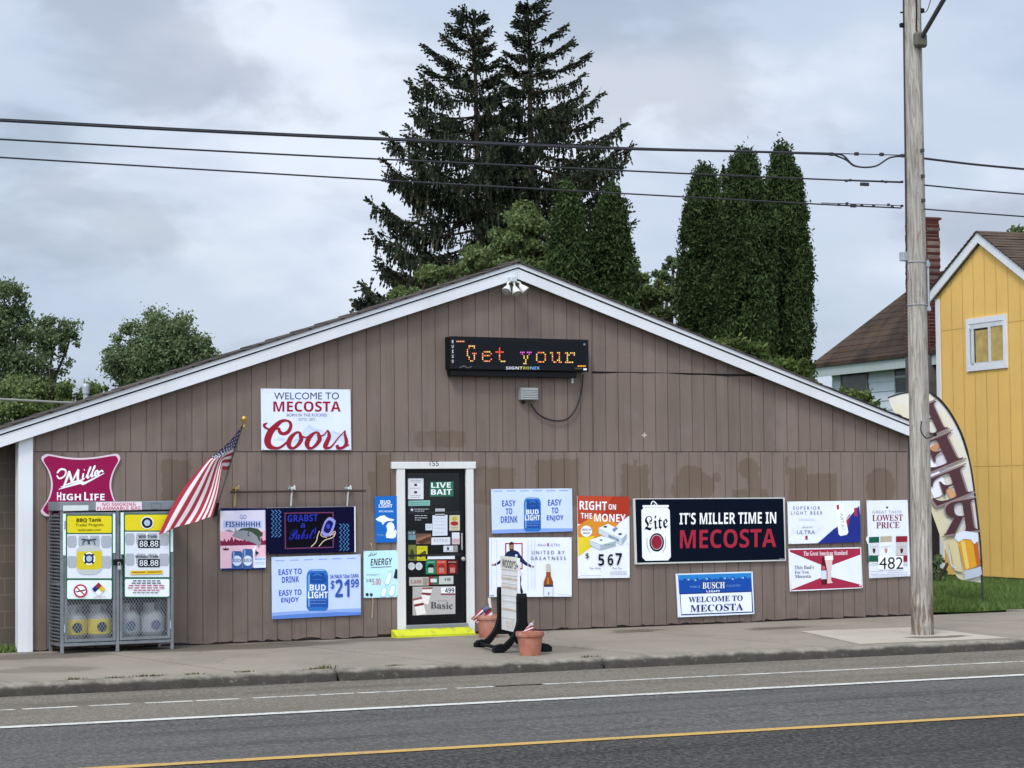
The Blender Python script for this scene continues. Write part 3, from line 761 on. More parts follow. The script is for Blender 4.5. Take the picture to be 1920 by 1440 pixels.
def build_door():
    # casing
    jl, jr, top = P(745, 1000, -.03)[0], P(889, 1000, -.03)[0], P(815, 866, -.03)[2]
    b = MB(); b.bbox((jl, -.035, BASE_Z + .005), (DX0 + .012, .012, DTOP), .005); b.bbox((DX1 - .012, -.035, BASE_Z + .005), (jr, .012, DTOP), .005)
    b.bbox((P(735, 870, -.04)[0], -.045, DTOP - .01), (P(892.5, 870, -.04)[0], .012, top), .006)
    casing = b.build('door_casing', m_house_paint('#d6d7d2', '#7d7a70', 'casing_paint'), store)
    a = Art(store, C3, (0, -.046, 0), (0, -1, 0)); a.text('155', (476, 92, 540, 128), '#20222a', 'house_number', .01, parent=casing)
    x0, x1 = DX0 + .014, DX1 - .014; z0 = 0.075
    f = MB(); w = .065
    for lo, hi in (((x0, .03, z0), (x0 + w, .06, DTOP)), ((x1 - w, .03, z0), (x1, .06, DTOP)), ((x0 + w, .03, DTOP - w), (x1 - w, .06, DTOP)), ((x0 + w, .03, z0), (x1 - w, .06, z0 + .12))): f.bbox(lo, hi, .004)
    door = f.build('door', paint('#0d0e10', .45, .2, spec=.2), store, loc=((x0 + x1) / 2, .04, z0))
    g = MB(); g.box((x0 + w, .042, z0 + .12), (x1 - w, .048, DTOP - w))
    t = NT('dark_glass'); g.build('door_glass', t.done(t.mix(t.rng(t.noise(2, 3), .4, .7), (.006, .007, .008), (.012, .012, .013)), .10, 0, .3), door)
    for z in (1.55, .98): k = MB(); k.box((x0 + w, .034, z), (x1 - w, .041, z + .03)); k.build('crossbar', paint('#1b1c1f', .4), door)
    h = MB(); hx = P(867.5, 1048)[0]; kz = P(867.5, 1048)[2]
    h.lathe((hx, .028, kz), [(.012, .01), (.014, -.02), (.03, -.035), (.028, -.055), (.012, -.062)], 14, axis=1)
    h.bbox((hx - .012, .0, kz + .12), (hx + .006, .028, kz + .35), .005); h.build('handle', paint('#b9b6ae', .3, .1, metal=.7), door)
    s = MB(); s.bbox((x0 - .01, -.05, BASE_Z + .03), (x1 + .01, .06, z0 - .004), .01); s.build('door_sill', paint('#8d9092', .4, .2, metal=.4), store)
    st = MB(); q = [P(738, 1189, -.5), P(880, 1184, -.5)]
    xa, xb = P(742, 1180, -.2)[0], P(889, 1178, -.2)[0]
    st.prism([(xa, -.24, BASE_Z - .03), (xa, -.056, BASE_Z - .03), (xa, -.056, .02), (xa, -.10, .01), (xa, -.24, -.055)], (xb - xa, 0, 0))
    t = NT('yellow_step_paint'); n = t.noise(6, 6, .7)
    st.build('door_step', t.done(t.mix(t.rng(n, .5, .68, 0, .8), lin('#c3c61c'), lin('#77743f')), .75), store)
build_door()
# ================================================================== signs on the storefront
NAVY, RED, WHT = '#1f2b52', '#a3212f', '#dfe3ea'
def small_lines(a, rows, mat, name='fine_print', w=1.5):
    """Rows of print too small to read in the photograph, as broken thin strokes."""
    r = random.Random(len(rows) * 7 + int(rows[0][0])); ls = []
    for x0, x1, y in rows:
        x = x0
        while x < x1:
            l = min(x1, x + r.uniform(.05, .16) * (x1 - x0) + 2); ls.append([(x, y, w * 2), (l, y + r.uniform(-.3, .3), w * 2)]); x = l + w * 2
    return a.strokes(ls, mat, name, smooth=False)
def can(a, x0, y0, x1, y1, lines, name='can_picture'):
    w, h = x1 - x0, y1 - y0
    def box(f0, f1, mat, nm, ins=0.0): a.poly([(x0 + ins * w, y0 + f0 * h), (x1 - ins * w, y0 + f0 * h), (x1 - ins * w, y0 + f1 * h), (x0 + ins * w, y0 + f1 * h)], mat, nm)
    a.poly([(x0 + .22 * w, y0), (x1 - .22 * w, y0), (x1 - .12 * w, y0 + .025 * h), (x1 - .03 * w, y0 + .09 * h), (x1, y0 + .16 * h), (x1, y0 + .91 * h), (x1 - .04 * w, y0 + .965 * h), (x1 - .13 * w, y1), (x0 + .13 * w, y1), (x0 + .04 * w, y0 + .965 * h), (x0, y0 + .91 * h), (x0, y0 + .16 * h), (x0 + .03 * w, y0 + .09 * h), (x0 + .12 * w, y0 + .025 * h)], '#2f6fbb', name)
    a.poly([(x0 + .2 * w, y0 + .09 * h), (x1 - .2 * w, y0 + .09 * h), (x1 - .08 * w, y0 + .30 * h), (x1 - .2 * w, y0 + .345 * h), (x0 + .2 * w, y0 + .345 * h), (x0 + .08 * w, y0 + .30 * h)], '#1c4a92', 'can_crest'); box(.73, .91, '#24529f', 'can_band', .0)
    a.strokes([[(x0 + .3 * w, y0 + .16 * h, .02 * h), (x0 + .5 * w, y0 + .12 * h, .03 * h), (x0 + .7 * w, y0 + .16 * h, .02 * h)], [(x0 + .3 * w, y0 + .25 * h, .012 * h), (x0 + .7 * w, y0 + .25 * h, .012 * h)]], '#3f7cc4', 'crest_mark')
    a.poly([(x1 - .12 * w, y0 + .14 * h), (x1 - .03 * w, y0 + .16 * h), (x1 - .03 * w, y0 + .9 * h), (x1 - .12 * w, y0 + .93 * h)], '#245aa6', 'can_side_print')
    a.poly([(x0 + .22 * w, y0 + .008 * h), (x1 - .22 * w, y0 + .008 * h), (x1 - .13 * w, y0 + .04 * h), (x0 + .13 * w, y0 + .04 * h)], '#8db4da', 'can_rim')
    a.poly([(x0 + .06 * w, y0 + .15 * h), (x0 + .15 * w, y0 + .12 * h), (x0 + .15 * w, y0 + .9 * h), (x0 + .06 * w, y0 + .9 * h)], '#6b9fd6', 'can_shine')
    for body, r in lines: a.text(body, r, '#e6ebf4', 'can_lettering', .02)
    small_lines(a, [(x0 + .1 * w, x1 - .1 * w, y0 + .76 * h), (x0 + .12 * w, x1 - .12 * w, y0 + .83 * h)], '#7ea3dc', 'can_print', h * .006)

# --- white welcome sign with red script
a = sign('welcome_sign', 'white welcome sign with big red script, highest of the signs on the siding', 'sign', K1, [(210, 205), (1418, 218), (1430, 1035), (220, 1035)], color='#cdd4e4')
for pts in ([(560, 980), (650, 900), (760, 790), (860, 690), (900, 720), (960, 735), (1000, 760), (1100, 800), (1180, 770), (1260, 800), (1400, 880), (1400, 960), (1200, 900), (1000, 930), (800, 900)],
            [(380, 900), (450, 850), (520, 880), (540, 930), (450, 910)]): a.poly(pts, '#c0cadd', 'mountain_print')
a.strokes([[(850, 700, 8), (920, 760, 14), (1040, 775, 8)], [(640, 930, 10), (700, 890, 20), (760, 930, 8)], [(1180, 790, 8), (1300, 830, 12), (1390, 830, 8)], [(460, 890, 8), (540, 885, 12)]], '#a9b6d0', 'mountain_print')
a.text('WELCOME TO', (388, 258, 1265, 352), '#262d48', bold=.012); a.text('MECOSTA', (378, 378, 1288, 518), '#97192b', bold=.03)
a.text('BORN IN THE ROCKIES', (560, 542, 1100, 582), '#6d6788', bold=.01); a.text("- EST'D 1873 -", (692, 605, 968, 638), '#85868f', bold=.01)
R_ = '#93202e'
a.strokes([[(455, 735, 30), (465, 790, 48), (515, 815, 44), (575, 790, 50), (612, 725, 44), (605, 665, 38), (560, 638, 30), (490, 645, 46), (410, 710, 70), (335, 800, 86), (300, 900, 92), (320, 975, 80), (390, 1008, 44), (470, 1000, 34), (560, 930, 28), (640, 840, 22), (700, 800, 22)],
           [(455, 745, 26), (395, 750, 28), (320, 752, 26), (270, 730, 30), (255, 695, 36), (300, 668, 10)]], R_, 'script_capital')
a.strokes([[(745, 850, 50), (735, 805, 36), (690, 798, 30), (620, 860, 58), (585, 940, 66), (605, 1000, 48), (655, 1008, 34), (715, 960, 46), (755, 890, 56), (745, 850, 50)], [(745, 838, 26), (800, 862, 20), (860, 850, 18), (930, 800, 24)],
           [(990, 850, 52), (985, 808, 36), (940, 800, 30), (870, 860, 58), (832, 940, 66), (850, 1000, 48), (900, 1008, 34), (960, 960, 46), (1005, 890, 56), (990, 850, 52)], [(1000, 850, 26), (1060, 830, 18), (1112, 765, 14)],
           [(1112, 765, 16), (1128, 810, 40), (1130, 860, 52), (1100, 930, 60), (1078, 985, 62), (1105, 1008, 40), (1165, 985, 24), (1255, 870, 16), (1350, 770, 12)],
           [(1348, 770, 14), (1345, 830, 32), (1362, 900, 46), (1358, 960, 46), (1310, 1005, 36), (1250, 1005, 46), (1240, 965, 40)], [(1300, 1000, 22), (1360, 985, 18), (1402, 962, 16)]], R_, 'script_lettering')

# --- crimson scalloped sign behind the gas cage
def highlife():
    def outline(k):
        c = np.array([495, 358.0]); pts = [(258, 182), (280, 170), (300, 168), (400, 186), (495, 192), (600, 184), (700, 167), (725, 170), (738, 190), (733, 212), (700, 275), (682, 358), (700, 440), (733, 505), (738, 525), (722, 546), (695, 550), (600, 532), (495, 524), (400, 532), (300, 550), (270, 545), (252, 525), (257, 505), (297, 440), (314, 358), (297, 275), (262, 215), (254, 197)]
        p = catmull(pts + [pts[0]], 3)[:-1]
        return [tuple(c + (q - c) * np.array([k[0], k[1]])) for q in p]
    a = sign('scalloped_sign', 'crimson scalloped sign with white script, partly behind the gas cage', 'sign', C1, outline((1, 1)), y=.03, th=.01, color='#c9b6bd')
    a.poly(outline((.945, .935)), '#8f1148', 'crimson_face')
    a.strokes([[(390, 374, 12), (408, 325, 14), (426, 272, 13)], [(424, 274, 12), (436, 318, 16), (442, 348, 9)], [(440, 346, 7), (462, 300, 10), (482, 262, 12)], [(481, 264, 13), (477, 310, 15), (482, 336, 10), (496, 326, 5)],
               [(512, 286, 9), (508, 318, 11), (520, 318, 5)], [(516, 266, 9), (520, 264, 9)], [(526, 312, 6), (552, 262, 9), (556, 246, 9), (546, 268, 9), (536, 312, 11), (550, 308, 5)], [(552, 306, 6), (578, 256, 9), (582, 240, 9), (572, 262, 9), (562, 306, 11), (576, 300, 5)],
               [(580, 294, 6), (598, 284, 8), (598, 268, 8), (584, 280, 10), (584, 302, 10), (602, 294, 5)], [(607, 272, 9), (604, 300, 10)], [(606, 286, 6), (622, 270, 10), (634, 278, 9)]], WHT, 'script_lettering')
    a.strokes([[(350, 285, 10), (372, 262, 12), (402, 268, 10), (398, 300, 9), (366, 318, 10), (348, 300, 8)], [(360, 385, 3), (430, 362, 12), (500, 340, 20), (516, 348, 14), (640, 285, 4)], [(372, 372, 5), (450, 340, 9), (516, 322, 4)]], WHT, 'script_swash')
    for s, r in (('H', (350, 402, 376, 452)), ('IGH', (382, 412, 497, 452)), ('L', (517, 402, 545, 452)), ('IFE', (551, 412, 642, 452))): a.text(s, r, WHT, 'lettering', .045)
highlife()

# --- fishing poster
a = sign('fishing_poster', 'pink poster with a leaping green fish over two cans', 'poster', C2, [(60, 350), (470, 350), (473, 900), (65, 910)], y=.032, color='#cbc5d5')
a.poly([(60, 350), (470, 350), (470, 366), (60, 374)], '#15194f', 'top_band'); a.poly([(64, 892), (473, 882), (473, 900), (65, 910)], '#1a2a62', 'bottom_band')
a.poly([(62, 560), (471, 552), (472, 680), (63, 690)], '#d7a6b3', 'sunset_print'); a.poly([(63, 690), (472, 680), (473, 882), (64, 892)], '#dcb4c0', 'water_print')
z = [(63, 688)] + [(63 + i * 12, 655 - (14 if i % 3 == 0 else 0) - (i * 37 % 23) - (22 if i in (8, 9, 11, 25, 31) else 0)) for i in range(35)] + [(472, 680)]
a.poly(z, '#7d2343', 'treeline_print')
a.text('GO', (238, 408, 298, 448), '#5a79b4', 'small_lettering'); a.rect(92, 462, 440, 526, '#a9b2d2', 'title_plate'); a.text('FISHHHHH', (112, 470, 420, 518), '#1b3268', 'lettering', .03)
a.poly([(98, 548), (150, 542), (180, 560), (150, 566)], '#8f8f9c', 'lure_print')
a.poly([(170, 600), (195, 560), (196, 522), (215, 555), (250, 533), (330, 522), (400, 535), (428, 560), (446, 570), (440, 605), (420, 612), (430, 660), (412, 712), (392, 680), (360, 662), (300, 640), (230, 622)], '#8b8f93', 'fish_print')
a.poly([(215, 555), (250, 533), (330, 522), (400, 535), (428, 560), (446, 570), (440, 600), (418, 606), (425, 650), (408, 640), (392, 600), (340, 562), (270, 548)], '#3f4d3c', 'fish_back_print')
a.strokes([[(318, 560, 6), (312, 590, 8), (330, 602, 5)], [(360, 560, 4), (400, 590, 4)]], '#2c3529', 'fish_fin_print')
a.poly([(80, 712), (145, 712), (132, 728), (95, 728)], '#4d1a33', 'boat_print'); a.strokes([[(110, 712, 4), (112, 696, 4)]], '#4d1a33', 'boat_print')
for x0, y0, x1 in ((166, 736, 260), (264, 716, 354)):
    a.poly([(x0 + 10, y0), (x1 - 10, y0), (x1, y0 + 20), (x1, 880), (x1 - 8, 895), (x0 + 8, 896), (x0, 882), (x0, y0 + 20)], '#3d5f96', 'can_picture')
    a.ell((x0 + x1) / 2, 822, (x1 - x0) * .46, 46, '#c8d3e4', 'can_label'); a.text('BUSCH', (x0 + 8, 804, x1 - 8, 836), '#22355f', 'can_lettering', .02)
    a.rect(x0 + 12, y0 + 8, x0 + 24, y0 + 70, '#8fb0d8', 'can_shine')
a.poly([(362, 792), (472, 788), (472, 884), (364, 888)], '#cdd6e6', 'note_print'); a.text('BUSCH', (376, 796, 462, 818), '#5c86b8', 'small_lettering', .02); small_lines(a, [(376, 464, 838), (372, 460, 852)], '#55689a')
a.poly([(352, 720), (384, 690), (372, 760), (362, 800), (358, 750)], '#e3e6ee', 'splash_print'); a.poly([(378, 728), (412, 752), (388, 768), (384, 792)], '#1d2748', 'tail_print')

# --- neon style dark sign
a = sign('neon_style_sign', 'dark navy sign with neon style hand lifting a can, under the bracket rail', 'sign', C2, [(472, 345), (1278, 332), (1281, 745), (477, 764)], y=.05, th=.03, color='#0d0c2c')
a.poly([(1268, 333), (1279, 332), (1282, 745), (1271, 746)], '#d2d2da', 'right_edge'); a.strokes([[(472, 347, 4), (1278, 334, 4)]], '#8d8d99', 'top_edge')
a.poly([(650, 395), (1075, 388), (1078, 705), (655, 714)], '#0c0a16', 'inner_panel')
for xs, y0, y1 in (((535, 566, 598), 366, 610), ((1148, 1180, 1210), 490, 732)):
    ls = []
    for x in xs:
        n = 12; ls.append([(x + (12 if i % 2 else -12), y0 + (y1 - y0) * i / n, 7) for i in range(n + 1)])
    a.strokes(ls, '#4f8cc6', 'wave_print', smooth=False)
a.ring([(640, 390), (1082, 384), (1084, 706), (644, 718)], 10, '#6d3560', 'pink_frame_print')
a.textq('GRABST', (668, 474), (940, 466), (668, 412), '#2531a4', 'lettering', .03); a.text('a', (785, 486, 825, 526), '#2531a4', 'lettering', .03); a.textq('𝓟𝓪𝓫𝓼𝓽!', (680, 636), (915, 622), (690, 536), '#2430ab', 'script_lettering')
cp = catmull([(1025, 440), (1050, 430), (1085, 448), (1100, 470), (1085, 530), (1055, 590), (1025, 606), (985, 592), (972, 560), (985, 510), (1005, 465), (1025, 440)], 4)[:-1]
a.poly([tuple(q) for q in cp], '#8f8fc9', 'can_picture'); cc = cp.mean(0); a.poly([tuple(cc + (q - cc) * .66) for q in cp], '#15185c', 'can_label'); a.ell(cc[0], cc[1], 16, 22, '#3b46b5', 'can_emblem')
a.strokes([[(880, 698, 8), (925, 650, 8), (938, 600, 8), (955, 555, 8)], [(950, 694, 8), (1000, 640, 8), (1075, 612, 8), (1098, 570, 8), (1085, 560, 7), (1050, 600, 8)], [(1070, 590, 6), (1098, 575, 6)], [(975, 560, 6), (968, 590, 7), (985, 605, 7), (1020, 612, 7)]], '#c9b196', 'hand_print')

# --- large pale blue price sign
a = sign('price_sign', 'large pale blue can sign with a dollar price, left of the door', 'sign', C2, [(525, 790), (1325, 765), (1328, 1310), (530, 1350)], color='#b7c6ea')
a.poly([(529, 1290), (700, 1278), (850, 1270), (1030, 1262), (1180, 1255), (1328, 1250), (1328, 1310), (530, 1350)], '#8eaae0', 'water_print'); a.poly([(530, 1320), (800, 1300), (1100, 1285), (1328, 1285), (1328, 1310), (530, 1350)], '#5d84cc', 'water_print')
a.strokes([[(560 + i * 128, 822 - i * 4, 9), (640 + i * 128, 819 - i * 4, 9)] for i in range(6)], '#8fa6da', 'border_print', smooth=False)
B_ = '#2f55a6'
a.textq('EASY TO', (588, 953), (797, 943), (586, 900), B_, bold=.035); a.textq('DRINK', (618, 1022), (772, 1014), (616, 968), B_, bold=.035)
a.textq('EASY TO', (592, 1140), (795, 1130), (590, 1088), B_, bold=.035); a.textq('ENJOY', (612, 1209), (770, 1201), (610, 1156), B_, bold=.035)
can(a, 840, 898, 1034, 1272, [('BUD', (868, 1037, 1012, 1092)), ('LIGHT', (852, 1100, 1030, 1160))])
a.textq('24 PACK 12oz CANS', (1052, 982), (1308, 972), (1050, 950), B_, 'small_lettering', .02)
a.text('$', (1056, 1000, 1092, 1084), B_, 'price', .02, skew=-2); a.text('21', (1098, 990, 1226, 1150), B_, 'price', .04, skew=-4); a.text('99', (1238, 988, 1310, 1062), B_, 'price', .03, skew=-2)
# --- narrow blue sign with state map
a = sign('map_sign', 'narrow bright blue sign with a white state map, beside the left door jamb', 'sign', C2, [(1452, 243), (1655, 239), (1655, 656), (1462, 661)], y=.02, th=.008, color='#1a66b8')
a.text('BUD', (1503, 278, 1594, 311), WHT, bold=.04); a.text('LIGHT', (1490, 313, 1611, 345), WHT, bold=.04); a.text('MICHIGAN', (1490, 369, 1617, 386), '#b9d0ec', 'small_lettering', .02)
a.poly([(1460, 450), (1482, 432), (1505, 420), (1540, 413), (1552, 425), (1580, 440), (1630, 452), (1616, 466), (1570, 464), (1545, 476), (1526, 500), (1512, 476), (1480, 464)], '#dbe4f0', 'peninsula_print')
a.poly([(1558, 618), (1552, 590), (1566, 545), (1556, 510), (1572, 482), (1600, 474), (1622, 490), (1632, 525), (1624, 556), (1642, 540), (1650, 562), (1642, 610), (1620, 622)], '#dbe4f0', 'peninsula_print'); small_lines(a, [(1472, 1530, 585), (1478, 1540, 598)], '#8cb4dd')
# --- mint energy drink poster and its cord
a = sign('energy_poster', 'mint green energy drink poster hung by a cord beside the door', 'poster', C2, [(1353, 735), (1657, 727), (1657, 1150), (1355, 1158)], y=.022, th=.008, color='#b5dbe0')
a.textq('𝓐𝓵𝓪𝓷𝓲', (1393, 790), (1470, 772), (1395, 752), '#26323a', 'script_lettering', .01); a.textq('ENERGY', (1415, 868), (1605, 858), (1420, 806), '#3f1c30', bold=.03, name='lettering'); a.strokes([[(1418, 884, 7), (1600, 876, 7)]], '#6b5f6d', 'underline_print', smooth=False)
small_lines(a, [(1374, 1500, 945), (1374, 1470, 955)], '#7b8f98'); a.text('2/$', (1374, 986, 1424, 1016), '#5f4b63', 'price', .01); a.text('5.00', (1430, 982, 1506, 1040), '#c58292', 'price', .03)
for q in ([(1575, 915), (1612, 930), (1580, 1040), (1540, 1030)], [(1605, 1035), (1640, 1045), (1622, 1140), (1575, 1130)], [(1520, 1060), (1565, 1070), (1545, 1145), (1505, 1140)]):
    c_ = catmull(q + [q[0]], 4)[:-1]; a.poly([tuple(v) for v in c_], '#9fc3ca', 'can_picture'); c0 = c_.mean(0); a.poly([tuple(c0 + (v - c0) * .8) for v in c_], '#dbe9ea', 'can_label')
a.poly([(1640, 895), (1656, 900), (1656, 985), (1622, 975)], '#2b2740', 'can_picture'); a.ell(1385, 1127, 13, 15, '#2c3138', 'dot_print'); a.ell(1422, 1128, 13, 15, '#3a454c', 'dot_print')
b = MB(); cz = [P(400 + x / 4.8, 880 + y / 4.8, -.034) for x, y in ((1425, 690), (1438, 735), (1440, 900), (1436, 1160), (1434, 1250), (1428, 1335))]
b.tube(catmull([P(400 + 1418 / 4.8, 880 + 682 / 4.8, -.02), *cz[:2]], 4), .006, 6); b.tube(catmull(cz[3:], 5), .006, 6); b.lathe(P(400 + 1420 / 4.8, 880 + 680 / 4.8, -.02), [(.012, .0), (.014, .01), (.004, .022)], 8)
for k in np.linspace(0, 1, 9): b.lathe(cz[3] + (cz[5] - cz[3]) * k, [(.003, -.006), (.009, 0), (.003, .006)], 6)
tag(b.build('hanging_cord', paint('#a8967f', .8), loc=cz[5]), 'thin beige cord knotted behind the mint green poster', 'cord')

# --- small can sign, footballer sign
a = sign('can_sign', 'small pale blue sign with one can between two slogans, right of the door', 'sign', C4, [(245, 68), (850, 63), (855, 385), (252, 402)], color='#bccae9')
a.poly([(250, 375), (400, 368), (620, 362), (855, 362), (855, 385), (252, 402)], '#86a3de', 'water_print'); a.strokes([[(265 + i * 98, 83 - i * .6, 6), (330 + i * 98, 82 - i * .6, 6)] for i in range(6)], '#7f97d0', 'border_print', smooth=False)
for s, r in (('EASY', (325, 153, 428, 200)), ('TO', (353, 213, 402, 260)), ('DRINK', (316, 273, 442, 322)), ('EASY', (670, 147, 772, 193)), ('TO', (697, 207, 747, 252)), ('ENJOY', (661, 265, 787, 312))): a.text(s, r, B_, bold=.035, skew=-3)
can(a, 490, 130, 616, 385, [('BUD', (507, 222, 600, 258)), ('LIGHT', (497, 263, 610, 303))])
a = sign('footballer_sign', 'white beer sign with a player in a navy shirt, behind the reader board', 'sign', C4, [(230, 432), (847, 430), (848, 875), (232, 878)], color='#d6dae6')
a.ring([(348, 472), (480, 472), (480, 670), (348, 670)], 9, '#ab1f33', 'red_frame_print')
a.poly([(345, 566), (362, 540), (388, 528), (420, 526), (448, 538), (470, 572), (500, 610), (545, 640), (540, 655), (500, 640), (462, 612), (462, 690), (356, 690), (352, 605), (318, 622), (285, 640), (270, 645), (268, 630), (300, 610)], '#1f2950', 'player_shirt_print')
a.ell(258, 637, 12, 8, '#b07f62', 'player_hand_print'); a.ell(553, 650, 14, 8, '#b07f62', 'player_hand_print')
a.ell(397, 505, 17, 26, '#a8775c', 'player_face_print'); a.poly([(380, 508), (384, 530), (398, 538), (412, 530), (414, 508), (404, 518), (390, 518)], '#3a2620', 'player_beard_print'); a.poly([(379, 500), (380, 475), (393, 462), (410, 468), (416, 498), (408, 484), (388, 484)], '#2b1d1a', 'player_hair_print')
a.strokes([[(388, 500, 3), (394, 499, 3)], [(401, 499, 3), (407, 500, 3)]], '#20140f', 'player_eye_print', smooth=False); a.ell(432, 566, 10, 9, '#c6cbd8', 'shirt_badge_print')
a.poly([(440, 690), (462, 690), (470, 740), (466, 780), (484, 840), (470, 862), (452, 800), (442, 740)], '#1d2648', 'player_leg_print'); a.ell(468, 706, 10, 14, '#c3c7d4', 'shirt_badge_print')
for x in (245, 285, 520, 548, 572): a.strokes([[(x, 450, 5), (x, 820, 5)]], '#c4cad9', 'print_fold', smooth=False)
a.textq('𝓜𝓲𝓬𝓱𝓮𝓵𝓸𝓫', (590, 494), (655, 494), (592, 474), '#8b8f9c', 'script_lettering'); a.rect(665, 472, 675, 496, '#b23444', 'ribbon_print'); a.text('ULTRA', (682, 476, 760, 494), '#8b8f9c', 'lettering')
a.text('U N I T E D   B Y', (548, 530, 795, 557), '#3c4563', bold=.015); a.text('G R E A T N E S S', (540, 573, 803, 600), '#3c4563', bold=.015)
a.poly([(660, 632), (686, 632), (688, 650), (691, 720), (708, 765), (708, 873), (638, 874), (638, 765), (656, 720), (660, 650)], '#8d4a1e', 'bottle_picture'); a.poly([(661, 634), (685, 634), (690, 690), (657, 690)], '#b9ada2', 'bottle_neck_label'); a.rect(640, 800, 706, 873, '#ccd5e4', 'bottle_label'); a.rect(640, 785, 706, 802, '#3d3a45', 'bottle_label_band'); a.poly([(665, 730), (675, 730), (678, 780), (662, 780)], '#c27a35', 'bottle_shine')
a.rect(672, 840, 680, 862, '#b23444', 'ribbon_print'); small_lines(a, [(745, 832, 860)], '#a6a9b3'); a.text('USA', (240, 860, 268, 872), '#30343f', 'small_lettering', .02)

# --- price poster with cartons
a = sign('carton_poster', 'tall red, orange and white poster with cigarette cartons and a price', 'poster', C4, [(890, 118), (1278, 125), (1283, 733), (897, 738)], color='#d9dce5')
a.poly([(890, 118), (1278, 125), (1280, 268), (1190, 330), (893, 330)], '#b8452b', 'red_field'); a.poly([(1150, 123), (1278, 125), (1280, 268), (1060, 300)], '#a93522', 'red_field')
a.poly([(893, 345), (1030, 255), (1200, 330), (1085, 440), (895, 440)], '#d58c2e', 'orange_field'); a.poly([(895, 430), (1020, 420), (1000, 500), (897, 575)], '#e2c92f', 'yellow_field'); a.poly([(1280, 268), (1282, 480), (1000, 505), (1080, 440)], '#d9dce5', 'white_field')
a.text('RIGHT', (907, 156, 1112, 222), '#eceef2', bold=.05, skew=6); a.text('ON', (1124, 180, 1180, 222), '#eceef2', bold=.04, skew=2); a.text('THE', (916, 247, 1000, 288), '#eceef2', bold=.04, skew=3); a.text('MONEY', (1017, 252, 1252, 312), '#eceef2', bold=.05, skew=5)
a.ell(958, 384, 42, 42, '#dfe2ea', 'round_badge'); a.text('AMERICAN', (922, 364, 994, 380), '#3a4a80', 'small_lettering', .02); a.text('MADE', (934, 390, 984, 406), '#3a4a80', 'small_lettering', .02)
for top, left, right, bands in (([(1050, 360), (1120, 328), (1262, 400), (1225, 440)], [(1050, 360), (1225, 440), (1222, 488), (1050, 402)], [(1225, 440), (1262, 400), (1258, 446), (1222, 488)], [(1150, 370), (1180, 352), (1196, 362), (1166, 392)]),
                                ([(980, 452), (1072, 420), (1180, 455), (1085, 492)], [(980, 452), (1060, 490), (1062, 525), (985, 490)], [(1060, 490), (1180, 455), (1178, 492), (1062, 525)], None)):
    a.poly(top, '#d8dedf', 'carton_top_picture'); a.poly(left, '#b9c3c6', 'carton_side_picture'); a.poly(right, '#9aa6ab', 'carton_side_picture')
    if bands: a.poly(bands, '#7887b0', 'carton_band')
a.textq('WINSTON', (1122, 428), (1200, 464), (1124, 408), '#4f6190', 'carton_lettering', .02); small_lines(a, [(1098, 1160, 486)], '#5e8a6e', 'carton_print', 5)
a.ell(1100, 350, 14, 7, '#39404a', 'carton_mark'); a.ell(1210, 405, 14, 7, '#39404a', 'carton_mark'); a.ell(1068, 450, 10, 5, '#39404a', 'carton_mark')
a.text('$', (952, 548, 978, 592), '#16181d', 'price', .02); a.text('5', (1048, 556, 1092, 642), '#101216', 'price', .02); a.text('6', (1118, 556, 1160, 640), '#101216', 'price', .02); a.text('7', (1176, 548, 1225, 636), '#101216', 'price', .02)
a.text('Per Pack', (985, 655, 1068, 668), '#3f434c', 'small_lettering', .01); a.text('Plus Tax', (1155, 655, 1225, 668), '#3f434c', 'small_lettering', .01); a.ring([(1137, 685), (1258, 683), (1258, 710), (1137, 712)], 2, '#8f939c', 'warning_box'); small_lines(a, [(1142, 1252, 693), (1142, 1252, 702), (915, 1075, 716)], '#8f939c', w=1.2)

# --- large navy banner sign
a = sign('navy_banner_sign', 'large navy sign in a silver frame with a white can and red town name', 'sign', C5, [(92, 178), (1550, 168), (1562, 780), (110, 814)], y=.045, th=.03, color='#b9bab6', board='frame')
a.poly([(108, 186), (1535, 179), (1553, 768), (126, 798)], '#07101f', 'navy_face')
a.poly([(178, 243), (432, 241), (430, 262), (420, 268), (441, 292), (452, 742), (425, 775), (208, 779), (176, 746), (168, 292), (190, 268), (180, 262)], '#dfe3ea', 'can_picture')
a.strokes([[(262, 240, 9), (268, 215, 10), (290, 208, 10), (322, 240, 9)], [(286, 232, 6), (300, 240, 6)]], '#dfe3ea', 'can_tab'); a.strokes([[(186, 266, 4), (424, 264, 4)]], '#a9adb7', 'can_rim', smooth=False)
a.textq('𝕷𝖎𝖙𝖊', (198, 492), (424, 466), (194, 352), '#0c1424', 'blackletter', .012)
a.ell(316, 601, 70, 89, '#0f1626', 'emblem_ring', 40); a.ell(315, 600, 56, 72, '#c9b3b8', 'emblem_ring', 40); a.ell(315, 600, 51, 66, '#8d2233', 'emblem_centre', 40)
a.strokes([[(222, 550, 4), (224, 640, 6), (255, 700, 4)], [(400, 545, 4), (400, 640, 6), (370, 698, 4)]], '#9a8f8c', 'emblem_wreath')
a.text("IT'S MILLER TIME IN", (536, 318, 1468, 430), '#e4e7ec', bold=.045, skew=-10); a.text('MECOSTA', (540, 482, 1468, 662), '#a0263a', bold=.055, skew=-14); a.rect(1497, 758, 1548, 768, '#8a8c93', 'maker_plate')
